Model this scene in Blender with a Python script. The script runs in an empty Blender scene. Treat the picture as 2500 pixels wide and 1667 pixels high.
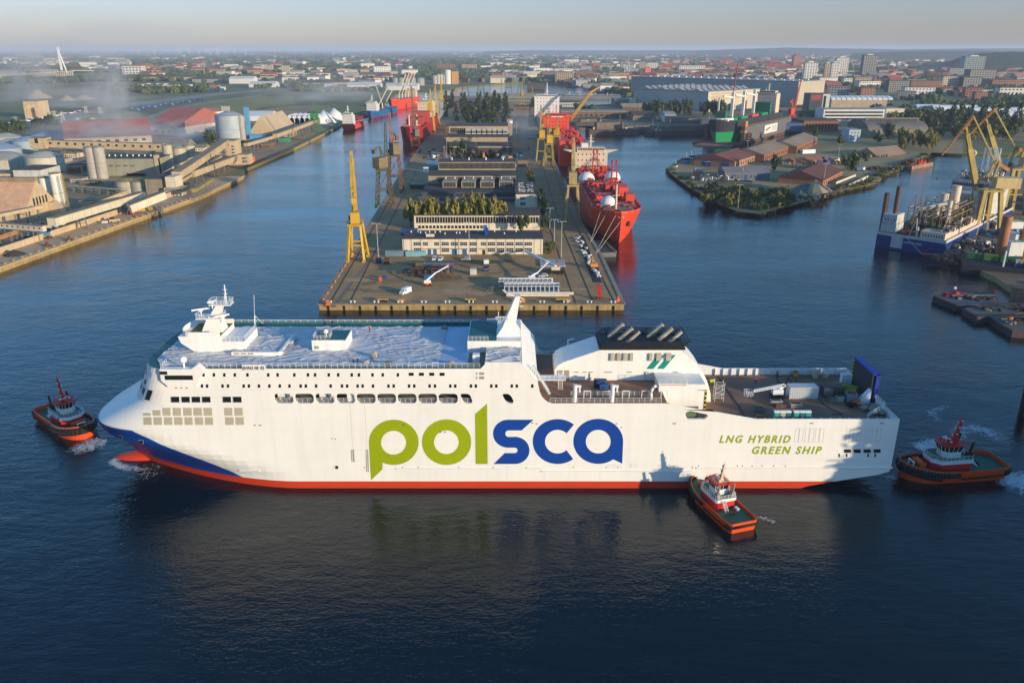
import bpy,math,random
from mathutils import Vector,Matrix,noise
from mathutils.geometry import tessellate_polygon
sc=bpy.context.scene
COL=sc.collection
R=math.radians
random.seed(7)
# ------------------------------------------------------------------ camera
PITCH,FPX,CU,CV,HC=R(20.1),1944.0,1250.0,833.5,100.0
cam_d=bpy.data.cameras.new('camera');cam=bpy.data.objects.new('camera',cam_d);COL.objects.link(cam)
cam.location=(0,0,HC);cam.rotation_euler=(R(90)-PITCH,0,0)
cam_d.sensor_width=36;cam_d.lens=28;cam_d.clip_start=1;cam_d.clip_end=200000
sc.camera=cam
# ------------------------------------------------------------------ sky, sun, exposure
SUN_AZ,SUN_EL=R(129),R(9.5)
w=bpy.data.worlds.new('World');sc.world=w;w.use_nodes=True
nt=w.node_tree;bgn=nt.nodes['Background']
sky=nt.nodes.new('ShaderNodeTexSky');sky.sky_type='NISHITA';sky.sun_disc=False
sky.sun_elevation=SUN_EL;sky.sun_rotation=SUN_AZ
sky.altitude=0;sky.air_density=1.0;sky.dust_density=0.4;sky.ozone_density=1.0
tint=nt.nodes.new('ShaderNodeMix');tint.data_type='RGBA';tint.blend_type='MULTIPLY';tint.inputs['Factor'].default_value=1
# white balance of the photograph, a little greyer in the low hazy air all round the horizon
geo=nt.nodes.new('ShaderNodeTexCoord');sxyz=nt.nodes.new('ShaderNodeSeparateXYZ');nt.links.new(geo.outputs['Generated'],sxyz.inputs[0])
mr=nt.nodes.new('ShaderNodeMapRange');mr.interpolation_type='SMOOTHSTEP';mr.inputs['From Min'].default_value=.02;mr.inputs['From Max'].default_value=.24;nt.links.new(sxyz.outputs['Z'],mr.inputs['Value'])
wb=nt.nodes.new('ShaderNodeMix');wb.data_type='RGBA';wb.inputs['A'].default_value=(.365,.415,.78,1);wb.inputs['B'].default_value=(.38,.77,1.17,1)
nt.links.new(mr.outputs[0],wb.inputs['Factor']);nt.links.new(wb.outputs['Result'],tint.inputs['B'])
nt.links.new(sky.outputs[0],tint.inputs['A']);nt.links.new(tint.outputs['Result'],bgn.inputs[0]);bgn.inputs[1].default_value=0.15
sun_d=bpy.data.lights.new('sun','SUN');sun=bpy.data.objects.new('sun',sun_d);COL.objects.link(sun)
sun_d.energy=3.45;sun_d.angle=R(0.55);sun_d.color=(1.0,0.80,0.54)
sd=Vector((math.sin(SUN_AZ)*math.cos(SUN_EL),math.cos(SUN_AZ)*math.cos(SUN_EL),math.sin(SUN_EL)))
sun.rotation_euler=sd.to_track_quat('Z','Y').to_euler();sun.location=(300,-300,400)
sc.view_settings.view_transform='Standard';sc.view_settings.look='None'
sc.view_settings.exposure=0.75;sc.view_settings.gamma=1;sc.view_settings.use_curve_mapping=False
sc.render.engine='CYCLES'
cy=sc.cycles
cy.use_denoising=True;cy.max_bounces=6;cy.diffuse_bounces=3;cy.glossy_bounces=3;cy.volume_bounces=0
cy.transparent_max_bounces=8;cy.transmission_bounces=2;cy.caustics_reflective=False;cy.caustics_refractive=False
cy.sample_clamp_indirect=4
# ------------------------------------------------------------------ measuring helpers: a photo pixel (2500 x 1667) to a place
def dep(v):return PITCH+math.atan((v-CV)/FPX)
def PZ(u,v,z=0.0):
 y=(HC-z)/math.tan(dep(v))
 return Vector(((u-CU)/FPX*(y*math.cos(PITCH)+(HC-z)*math.sin(PITCH)),y,z))
def PY(u,v,y):
 z=HC-y*math.tan(dep(v))
 return Vector(((u-CU)/FPX*(y*math.cos(PITCH)+(HC-z)*math.sin(PITCH)),y,z))
HAZE=6e-5
GZ=2.5
# ------------------------------------------------------------------ mesh builder
class MB:
 def __init__(s):s.v=[];s.f=[];s.m=[];s.k=0
 def q(s,*pts):
  n=len(s.v);s.v.extend([tuple(p)for p in pts]);s.f.append(tuple(range(n,n+len(pts))));s.m.append(s.k);return s
 def add(s,vs,fs):
  n=len(s.v);s.v.extend([tuple(p)for p in vs]);s.f.extend([tuple(i+n for i in f)for f in fs]);s.m.extend([s.k]*len(fs));return s
 def box(s,x0,y0,z0,x1,y1,z1,rot=0.0,pivot=None):
  vs=[(x0,y0,z0),(x1,y0,z0),(x1,y1,z0),(x0,y1,z0),(x0,y0,z1),(x1,y0,z1),(x1,y1,z1),(x0,y1,z1)]
  if rot:
   px,py=pivot if pivot else((x0+x1)/2,(y0+y1)/2);c,t=math.cos(rot),math.sin(rot)
   vs=[(px+(x-px)*c-(y-py)*t,py+(x-px)*t+(y-py)*c,z)for x,y,z in vs]
  return s.add(vs,[(0,3,2,1),(4,5,6,7),(0,1,5,4),(1,2,6,5),(2,3,7,6),(3,0,4,7)])
 def cbox(s,cx,cy_,z0,lx,ly,h,rot=0.0):
  return s.box(cx-lx/2,cy_-ly/2,z0,cx+lx/2,cy_+ly/2,z0+h,rot)
 def bar(s,a,b,r,n=4,r2=None,cap=True):
  a,b=Vector(a),Vector(b);d=b-a
  if d.length<1e-6:return s
  d.normalize();up=Vector((0,0,1))if abs(d.z)<.95 else Vector((1,0,0))
  e1=d.cross(up).normalized();e2=e1.cross(d);r2=r if r2 is None else r2
  vs=[]
  for p,rr in((a,r),(b,r2)):
   for i in range(n):
    t=2*math.pi*(i+.5)/n;vs.append(p+e1*math.cos(t)*rr+e2*math.sin(t)*rr)
  fs=[(i,(i+1)%n,n+(i+1)%n,n+i)for i in range(n)]
  if cap:fs+=[tuple(range(n-1,-1,-1)),tuple(range(n,2*n))]
  return s.add(vs,fs)
 def flat(s,a,b,w_,h_):
  a,b=Vector(a),Vector(b);d=(b-a).normalized();up=Vector((0,0,1))if abs(d.z)<.98 else Vector((0,1,0))
  e1=d.cross(up).normalized()*w_/2;e2=e1.cross(d).normalized()*h_/2
  vs=[a-e1-e2,a+e1-e2,a+e1+e2,a-e1+e2,b-e1-e2,b+e1-e2,b+e1+e2,b-e1+e2]
  return s.add(vs,[(0,1,2,3),(7,6,5,4),(0,4,5,1),(1,5,6,2),(2,6,7,3),(3,7,4,0)])
 def cyl(s,x,y,z0,z1,r,n=16,r2=None):return s.bar((x,y,z0),(x,y,z1),r,n,r2)
 def tube(s,pts,r,n=6):
  for a,b in zip(pts,pts[1:]):s.bar(a,b,r,n)
  return s
 def prism(s,poly,z0,z1,bottom=True):
  n=len(poly);vs=[(p[0],p[1],z0)for p in poly]+[(p[0],p[1],z1)for p in poly]
  fs=[(i,(i+1)%n,n+(i+1)%n,n+i)for i in range(n)]
  tr=tessellate_polygon([[Vector((p[0],p[1],0))for p in poly]])
  area=sum(poly[i][0]*poly[(i+1)%n][1]-poly[(i+1)%n][0]*poly[i][1]for i in range(n))
  if area<0:fs=[f[::-1]for f in fs]
  for t in tr:
   a,b,c=(poly[i]for i in t)
   if(b[0]-a[0])*(c[1]-a[1])-(b[1]-a[1])*(c[0]-a[0])<0:t=t[::-1]
   fs.append(tuple(i+n for i in t))
   if bottom:fs.append(tuple(t[::-1]))
  return s.add(vs,fs)
 def yprism(s,poly,y0,y1):
  n=len(poly);vs=[(p[0],y0,p[1])for p in poly]+[(p[0],y1,p[1])for p in poly]
  area=sum(poly[i][0]*poly[(i+1)%n][1]-poly[(i+1)%n][0]*poly[i][1]for i in range(n))
  fs=[(i,(i+1)%n,n+(i+1)%n,n+i)for i in range(n)]
  if area<0:fs=[f[::-1]for f in fs]
  for t in tessellate_polygon([[Vector((p[0],p[1],0))for p in poly]]):
   a,b,c=(poly[i]for i in t)
   if(b[0]-a[0])*(c[1]-a[1])-(b[1]-a[1])*(c[0]-a[0])<0:t=t[::-1]
   fs.append(tuple(t));fs.append(tuple(i+n for i in t[::-1]))
  return s.add(vs,fs)
 def xprism(s,poly,x0,x1):
  m=MB().yprism(poly,x0,x1)
  return s.add([(y,x,z)for x,y,z in m.v],[f[::-1]for f in m.f])
 def ball(s,c,r,n=12,k=8,sz=1.0,z0=-1.0):
  c=Vector(c);vs=[];fs=[]
  for j in range(k+1):
   t=math.asin(z0)+(math.pi/2-math.asin(z0))*j/k
   for i in range(n):
    a=2*math.pi*i/n;vs.append(c+Vector((math.cos(a)*math.cos(t)*r,math.sin(a)*math.cos(t)*r,math.sin(t)*r*sz)))
  for j in range(k):
   for i in range(n):fs.append((j*n+i,j*n+(i+1)%n,(j+1)*n+(i+1)%n,(j+1)*n+i))
  return s.add(vs,fs)
 def ico(s,c,r,jit=.25,sq=(1,1,1)):
  g=1.618;c=Vector(c)
  base=[(-1,g,0),(1,g,0),(-1,-g,0),(1,-g,0),(0,-1,g),(0,1,g),(0,-1,-g),(0,1,-g),(g,0,-1),(g,0,1),(-g,0,-1),(-g,0,1)]
  vs=[]
  for b in base:
   q=Vector(b).normalized()*r*(1+random.uniform(-jit,jit));vs.append((c.x+q.x*sq[0],c.y+q.y*sq[1],c.z+q.z*sq[2]))
  return s.add(vs,[(0,11,5),(0,5,1),(0,1,7),(0,7,10),(0,10,11),(1,5,9),(5,11,4),(11,10,2),(10,7,6),(7,1,8),(3,9,4),(3,4,2),(3,2,6),(3,6,8),(3,8,9),(4,9,5),(2,4,11),(6,2,10),(8,6,7),(9,8,1)])
 def gable(s,x0,y0,x1,y1,z0,z1,along='x',over=.4):
  if along=='x':
   ym=(y0+y1)/2;return s.xprism([(y0-over,z0),(y1+over,z0),(ym,z1)],x0-over,x1+over)
  xm=(x0+x1)/2;return s.yprism([(x0-over,z0),(x1+over,z0),(xm,z1)],y0-over,y1+over)
 def move(s,mat):
  s.v=[tuple(mat@Vector(p))for p in s.v];return s
 def build(s,name,mats,parent=None,smooth=False,angle=None,**kw):
  me=bpy.data.meshes.new(name);me.from_pydata(s.v,[],s.f)
  if not isinstance(mats,(list,tuple)):mats=[mats]
  for m in mats:me.materials.append(m)
  if len(mats)>1:me.polygons.foreach_set('material_index',s.m)
  if smooth:
   me.polygons.foreach_set('use_smooth',[True]*len(me.polygons))
   if angle:
    me.set_sharp_from_angle(angle=R(angle))
  me.update()
  return put(name,me,parent,**kw)
def put(name,me,parent=None,**kw):
 o=bpy.data.objects.new(name,me);COL.objects.link(o)
 if parent is not None:o.parent=parent
 for k,v in kw.items():
  if k=='loc':o.location=v
  elif k=='rotz':o.rotation_euler=(0,0,v)
  elif v is not None:o[{'cat':'category'}.get(k,k)]=v
 return o
def thing(name,label,cat,loc=(0,0,0),rotz=0,group=None):
 o=bpy.data.objects.new(name,None);COL.objects.link(o);o.location=loc;o.rotation_euler=(0,0,rotz)
 o['label']=label;o['category']=cat
 if group:o['group']=group
 o.empty_display_size=.1
 return o
KIDS={}
def kids(o):return[c for c in bpy.data.objects if c.parent==o]
def dup(o,loc=None,rotz=None,label=None,ch=None,parent=None,scale=None):
 c=o.copy();COL.objects.link(c)
 if parent is not None:c.parent=parent
 if loc is not None:c.location=loc
 if rotz is not None:c.rotation_euler=(0,0,rotz)
 if scale is not None:c.scale=(scale,scale,scale)if not hasattr(scale,'__len__')else scale
 if label:c['label']=label
 for k in(o.children if ch is None else ch):dup(k,parent=c)
 return c
 # ------------------------------------------------------------------ materials
MATS={}
def mat(name,col,rough=.65,var=.18,scale=.25,metal=0.0,bump=0.0,streak=0.0,col2=None,spec=.4,seed=0.0,fine=True):
 if name in MATS:return MATS[name]
 m=bpy.data.materials.new(name);m.use_nodes=True;t=m.node_tree;N=t.nodes.new;L=t.links.new
 b=t.nodes['Principled BSDF'];b.inputs['Roughness'].default_value=rough;b.inputs['Metallic'].default_value=metal
 b.inputs['Specular IOR Level'].default_value=spec
 tc=N('ShaderNodeTexCoord');mp=N('ShaderNodeMapping');L(tc.outputs['Object'],mp.inputs[0])
 oi=N('ShaderNodeObjectInfo');mp.inputs['Location'].default_value=(seed,seed*1.7,seed*.3)
 n1=N('ShaderNodeTexNoise');n1.inputs['Scale'].default_value=scale;n1.inputs['Detail'].default_value=6;n1.inputs['Roughness'].default_value=.65
 L(mp.outputs[0],n1.inputs['Vector'])
 r1=N('ShaderNodeMapRange');r1.inputs['From Min'].default_value=.3;r1.inputs['From Max'].default_value=.7
 L(n1.outputs['Fac'],r1.inputs['Value'])
 mx=N('ShaderNodeMix');mx.data_type='RGBA'
 lo=tuple(c*(1-var)for c in col)if col2 is None else col2
 hi=tuple(min(1,c*(1+var*.6))for c in col)if col2 is None else col
 mx.inputs['A'].default_value=(*lo,1);mx.inputs['B'].default_value=(*hi,1);L(r1.outputs[0],mx.inputs['Factor'])
 out=mx.outputs['Result']
 if streak:
  m2=N('ShaderNodeMapping');m2.inputs['Scale'].default_value=(1,1,.06);L(tc.outputs['Object'],m2.inputs[0])
  n2=N('ShaderNodeTexNoise');n2.inputs['Scale'].default_value=.9;n2.inputs['Detail'].default_value=5;L(m2.outputs[0],n2.inputs['Vector'])
  r2=N('ShaderNodeMapRange');r2.inputs['From Min'].default_value=.45;r2.inputs['From Max'].default_value=.75;r2.inputs['To Max'].default_value=streak
  L(n2.outputs['Fac'],r2.inputs['Value'])
  k=N('ShaderNodeMix');k.data_type='RGBA';k.inputs['B'].default_value=(col[0]*.35,col[1]*.28,col[2]*.2,1)
  L(r2.outputs[0],k.inputs['Factor']);L(out,k.inputs['A']);out=k.outputs['Result']
 L(out,b.inputs['Base Color'])
 if bump:
  bp=N('ShaderNodeBump');bp.inputs['Strength'].default_value=.6;bp.inputs['Distance'].default_value=bump
  n3=N('ShaderNodeTexNoise');n3.inputs['Scale'].default_value=scale*6;n3.inputs['Detail'].default_value=4
  L(mp.outputs[0],n3.inputs['Vector']);L(n3.outputs['Fac'],bp.inputs['Height']);L(bp.outputs[0],b.inputs['Normal'])
 MATS[name]=m;return m
 # ------------------------------------------------------------------ water
def water_mat():
 m=bpy.data.materials.new('harbour water');m.use_nodes=True;t=m.node_tree;N=t.nodes.new;L=t.links.new
 b=t.nodes['Principled BSDF'];b.inputs['Base Color'].default_value=(.0007,.008,.013,1)
 b.inputs['Roughness'].default_value=.05;b.inputs['IOR'].default_value=1.333;b.inputs['Specular IOR Level'].default_value=.62
 tc=N('ShaderNodeTexCoord')
 def nz(scale,sx,sy,det,rot=0.3,rough=.5):
  mp=N('ShaderNodeMapping');mp.inputs['Scale'].default_value=(sx,sy,1);mp.inputs['Rotation'].default_value=(0,0,rot);L(tc.outputs['Object'],mp.inputs[0])
  n=N('ShaderNodeTexNoise');n.inputs['Scale'].default_value=scale;n.inputs['Detail'].default_value=det;n.inputs['Roughness'].default_value=rough
  L(mp.outputs[0],n.inputs['Vector']);return n.outputs['Fac']
 def mul(a,bb):
  x=N('ShaderNodeMath');x.operation='MULTIPLY';L(a,x.inputs[0])
  if isinstance(bb,(int,float)):x.inputs[1].default_value=bb
  else:L(bb,x.inputs[1])
  return x.outputs[0]
 def addn(a,bb):
  x=N('ShaderNodeMath');x.operation='ADD';L(a,x.inputs[0]);L(bb,x.inputs[1]);return x.outputs[0]
 gust=N('ShaderNodeMapRange');L(nz(.012,.6,1.6,3,.25),gust.inputs['Value'])
 gust.inputs['From Min'].default_value=.35;gust.inputs['From Max'].default_value=.65;gust.inputs['To Min'].default_value=.55;gust.inputs['To Max'].default_value=1.15
 h=addn(addn(mul(nz(.42,.55,1.25,3,.35),.55),mul(nz(1.35,.7,1.3,3,-.2),.33)),mul(nz(.09,.8,1.2,2,.1),.9))
 h=mul(h,gust.outputs[0])
 bp=N('ShaderNodeBump');bp.inputs['Strength'].default_value=1.0;bp.inputs['Distance'].default_value=.31
 L(h,bp.inputs['Height']);L(bp.outputs[0],b.inputs['Normal'])
 return m
WATER=water_mat()
mb=MB().q((-3000,-400,0),(3000,-400,0),(3000,4200,0),(-3000,4200,0));mb.build('water',WATER,kind='structure')
# ------------------------------------------------------------------ haze
hm=bpy.data.materials.new('haze air');hm.use_nodes=True;ht=hm.node_tree
ht.nodes.remove(ht.nodes['Principled BSDF']);pv=ht.nodes.new('ShaderNodeVolumePrincipled')
pv.inputs['Color'].default_value=(.74,.84,1.0,1);pv.inputs['Density'].default_value=HAZE;pv.inputs['Anisotropy'].default_value=0.0
ht.links.new(pv.outputs[0],ht.nodes['Material Output'].inputs['Volume'])
MB().box(-40000,-900,-14,40000,65000,190).build('haze',hm,kind='stuff')
# ================================================================== LAND
def P2(u,v,z=0.0):p=PZ(u,v,z);return(p.x,p.y)
FARG=mat('far countryside',(.24,.22,.075),.95,.5,.004,col2=(.08,.10,.035))
YARD=mat('left bank yard',(.42,.28,.14),.9,.35,.02,col2=(.24,.165,.085),bump=.05)
ISLG=mat('shipyard asphalt',(.49,.29,.125),.9,.35,.06,col2=(.30,.18,.08),bump=.03,streak=.5)
POINTG=mat('dusty point ground',(.44,.30,.15),.95,.3,.02,col2=(.20,.17,.06))
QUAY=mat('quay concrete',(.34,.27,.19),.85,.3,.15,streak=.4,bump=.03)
WALLQ=mat('tidal quay wall',(.46,.33,.13),.9,.35,.3,streak=.55,col2=(.26,.19,.08))
SHORE=[(-334,-400)]+[P2(*q)for q in((0,666),(491,487),(595,438),(597,421),(718,368),(825,314),(857,285),(932,261),(967,234),(988,233),(1069,224),(1160,212),(1230,206),(1300,203),(1420,214),(1520,238),(1525,256),(1367,264),(1362,312),(1500,308),(1545,318),(1600,316),(1640,328),(1700,316),(1830,300),(1960,322),(1955,335),(1900,352),(1760,378),(1690,386),(1660,396),(1629,420),(1672,452),(1717,479),(1760,502),(1799,517),(1830,521),(1855,524),(1886,514),(1930,503),(1978,491),(2003,478),(2070,464),(2136,450),(2151,432),(2214,406),(2276,374),(2350,377),(2500,381),(2800,388))]
MAIN=SHORE+[(42000,830),(42000,66000),(-42000,66000),(-42000,-400)]
MB().prism(MAIN,-3,GZ).build('ground',FARG,kind='structure')
ISL=[P2(*q)for q in((780,757),(1522,757),(1467,635),(1442,593),(1410,542),(1312,298),(1307,250),(1296,236),(1100,238),(1090,274),(1053,328),(1034,354),(986,421),(932,511),(857,635))]
MB().prism(ISL,-3,GZ).build('shipyard_ground',ISLG,kind='structure')
RQ=[P2(*q)for q in((2560,415),(2471,453),(2417,516),(2368,566),(2300,632),(2340,648),(2430,690),(2530,760))]+[(700,240),(700,800)]
RQG=mat('dark right quay',(.26,.17,.095),.9,.4,.03,col2=(.13,.09,.055))
MB().prism(RQ,-3,GZ).build('right_quay_ground',RQG,kind='structure')
def inside(p,poly):
 x,y=p;c=False;n=len(poly)
 for i in range(n):
  x1,y1=poly[i];x2,y2=poly[(i+1)%n]
  if(y1>y)!=(y2>y)and x<(x2-x1)*(y-y1)/(y2-y1)+x1:c=not c
 return c
def coping(pts,w_,name,m,z0=GZ,h=.25,**kw):
 b=MB()
 for a,c in zip(pts,pts[1:]):b.flat((a[0],a[1],z0+h/2),(c[0],c[1],z0+h/2),w_,h)
 return b.build(name,m,kind='structure')
def facing(pts,name,m,z0=-1,z1=GZ+.1,t=.3):
 b=MB()
 for a,c in zip(pts,pts[1:]):b.flat((a[0],a[1],(z0+z1)/2),(c[0],c[1],(z0+z1)/2),t,z1-z0)
 return b.build(name,m,kind='structure')
facing([ISL[1],ISL[0]],'quay_wall',WALLQ);facing(ISL[1:6],'quay_wall',WALLQ);facing([ISL[0]]+ISL[:8:-1],'quay_wall',WALLQ)
coping([ISL[0],ISL[1]],2.0,'quay_coping',QUAY);coping(ISL[1:6],1.6,'quay_coping',QUAY);coping([ISL[0]]+ISL[:8:-1],1.6,'quay_coping',QUAY)
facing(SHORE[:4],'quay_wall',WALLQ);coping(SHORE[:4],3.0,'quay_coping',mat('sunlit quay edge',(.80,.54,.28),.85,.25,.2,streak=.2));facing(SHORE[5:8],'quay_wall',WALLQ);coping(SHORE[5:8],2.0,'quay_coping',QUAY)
facing(RQ[1:8],'quay_wall',WALLQ)
# left bank yard, roads, green field and point ground as thin sheets
def patch(name,px,m,dz=.01,z=GZ):
 pts=[P2(u,v,z)if u is not None else v for u,v in px];b=MB();vs=[(x,y,z+dz)for x,y in pts]
 for t in tessellate_polygon([[Vector((x,y,0))for x,y in pts]]):
  a,c,d=(pts[i]for i in t)
  if(c[0]-a[0])*(d[1]-a[1])-(c[1]-a[1])*(d[0]-a[0])<0:t=t[::-1]
  b.q(*[vs[i]for i in t])
 return b.build(name,m,kind='structure')
apron=[(x-1.5,y)for x,y in SHORE[:4]];apron2=[(x-19,y)for x,y in SHORE[:4]]
b=MB()
for(a,c),(d,e)in zip(zip(apron,apron[1:]),zip(apron2,apron2[1:])):b.q((d[0],d[1],GZ+.03),(a[0],a[1],GZ+.03),(c[0],c[1],GZ+.03),(e[0],e[1],GZ+.03))
b.build('quay_apron',mat('apron concrete',(.62,.42,.23),.9,.25,.08,col2=(.46,.31,.175),bump=.02),kind='structure')
yd=[(x-19,y)for x,y in SHORE[:4]]+[(x-8,y)for x,y in SHORE[4:8]]+[P2(800,262),P2(690,262),P2(520,300),P2(470,330),P2(300,330),P2(60,345),P2(-500,420),(-900,-400)]
patch('yard',[(None,q)for q in yd],YARD,.02)
GRASSG=mat('green field',(.32,.275,.08),.95,.3,.006,col2=(.22,.20,.06))
patch('field',[(355,288),(520,250),(620,235),(715,236),(722,255),(640,262),(575,286),(500,300),(470,318)],GRASSG,.05)
patch('field',[(200,298),(340,268),(345,288),(240,320),(170,330)],GRASSG,.05)
patch('field',[(60,222),(250,208),(260,226),(60,238)],GRASSG,.05)
ROADM=mat('pale road',(.30,.27,.23),.9,.2,.02)
patch('road',[(-20,314),(150,278),(330,250),(520,228),(640,220),(640,223),(525,234),(335,259),(155,288),(-20,327)],ROADM,.07)
patch('road',[(360,284),(420,264),(540,244),(640,232),(640,234),(540,247),(425,268),(372,288)],ROADM,.08)
ptg=[(1632,420),(1672,451),(1717,478),(1760,501),(1799,516),(1855,523),(1886,513),(1978,490),(2003,477),(2136,449),(2151,431),(2214,405),(2276,373),(2350,376),(2350,340),(2200,345),(2000,335),(1958,337),(1900,353),(1760,379),(1690,387),(1660,397)]
patch('point_ground',ptg,POINTG,.02)
patch('road',[(2003,470),(2080,440),(2160,405),(2230,380),(2245,383),(2170,412),(2095,448),(2030,475)],mat('dusty road',(.20,.17,.13),.95,.2,.05),.05)
patch('yard',[(1500,307),(1545,317),(1600,315),(1640,327),(1700,315),(1830,299),(1960,321),(2000,334),(2350,338),(2500,345),(2500,300),(1990,262),(1530,262),(1370,265),(1365,310)],mat('right yard',(.32,.23,.13),.9,.4,.01,col2=(.14,.13,.06)),.015)
# hills on the right horizon
HILL=mat('wooded hills',(.035,.05,.03),.95,.35,.002)
def ridge(name,px,y,depth,m):
 b=MB();top=[];n=60
 for i in range(n+1):
  f=i/n*(len(px)-1);k=min(int(f),len(px)-2);u=px[k][0]+(px[k+1][0]-px[k][0])*(f-k);v=px[k][1]+(px[k+1][1]-px[k][1])*(f-k)
  p=PY(u,v,y);top.append((p.x,max(4,p.z+random.uniform(-2,2))))
 rows=[(y-depth,.0),(y-depth*.5,.55),(y-depth*.2,.9),(y,1.0),(y+depth*.5,.6),(y+depth,0)]
 for j,(yy,f)in enumerate(rows):
  for x,z in top:b.v.append((x*(yy/y),yy+noise.noise(Vector((x*.002,j,1)))*depth*.1,GZ-2+(z-GZ+2)*f))
 w_=n+1
 for j in range(len(rows)-1):
  for i in range(n):b.f.append((j*w_+i,j*w_+i+1,(j+1)*w_+i+1,(j+1)*w_+i));b.m.append(0)
 b.build(name,m,kind='structure',smooth=True)
ridge('hills',[(1700,124),(1850,119),(1920,117),(2050,119),(2200,121),(2380,119),(2560,119),(2750,122)],13500,1500,HILL)
ridge('hills',[(1180,126),(1300,123.5),(1500,124),(1800,123),(2000,124)],17000,1500,HILL)
ridge('hill',[(2250,156),(2310,150),(2350,138),(2390,130),(2450,128),(2520,128),(2620,124),(2800,130)],4300,420,HILL)
ridge('hill',[(2080,131),(2180,127),(2300,124),(2460,126),(2640,124)],8200,600,HILL)
rk=MB();random.seed(3)
for(a,c)in zip(SHORE[30:47],SHORE[31:48]):
 n=int(math.hypot(c[0]-a[0],c[1]-a[1])/1.6)
 for k in range(n):f=random.random();rk.ico((a[0]+(c[0]-a[0])*f+random.uniform(-1.2,.8),a[1]+(c[1]-a[1])*f+random.uniform(-1.4,.8),random.uniform(-.2,2.0)),random.uniform(.5,1.5),.35,(1.2,1,.7))
rk.build('riprap',mat('bank stones',(.20,.17,.11),.95,.4,.5,col2=(.07,.08,.035)),kind='stuff',label='rough stone and earth bank round the point')
for k in range(26):
 u,v=random.uniform(850,1440),random.uniform(640,735);p=PZ(u,v,GZ);l,d=random.uniform(2,9),random.uniform(1.2,4);c=random.choice((.6,.75,1.18))
 MB().q((-l,-d,0),(l,-d,0),(l,d,0),(-l,d,0)).build('asphalt_patch',mat('apron patch %d'%(c*100),(.44*c,.265*c,.115*c),.9,.3,.3,streak=.4),None,loc=(p.x,p.y,GZ+.02+k*.001),rotz=random.choice((0,.02,.3,-.2)),kind='structure')
 # ================================================================== FERRY
FY=185.6
def side(u,v):
 p=PY(u,v,FY-16);return(p.x,p.z)
def fl(u,v,yl):
 p=PY(u,v,FY+yl);return Vector((p.x,yl,p.z))
def fz(u,v,z):
 p=PZ(u,v,z);return Vector((p.x,p.y-FY,z))
def lerp_tab(tab,z):
 if z<=tab[0][0]:return tab[0][1]
 for(a,b),(c,d)in zip(tab,tab[1:]):
  if z<=c:return b+(d-b)*(z-a)/(c-a)
 return tab[-1][1]
STEM=[(-6,-95),(0,-97.2),(3,-98.6),(6,-100.6),(9,-103),(11.5,-104.8),(13.2,-105.3),(14.5,-104.4),(16,-102.5),(18,-99.2),(20,-95.6),(22,-92.0),(22.6,-91.0),(31.3,-86.6)]
ENTR=[(-6,43),(0,45),(3,46),(6,41),(9,34),(11.5,28),(13,26.5),(16,22),(18,19),(20,16),(22,13),(22.6,11.5),(31.3,6.6)]
def hb(x,z):
 q=(x-lerp_tab(STEM,z))/lerp_tab(ENTR,z)
 q=max(0.0,min(1.0,q));k=max(0.0,min(1.0,(z-1)/10))
 k2=max(0.0,min(1.0,(z-13)/2.5))
 return 16.0*((1-k)*(1-(1-q)**1.65)+k*(max(0,1-(1-q)**(2.15+.5*k2)))**(.56-.22*k2))
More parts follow.
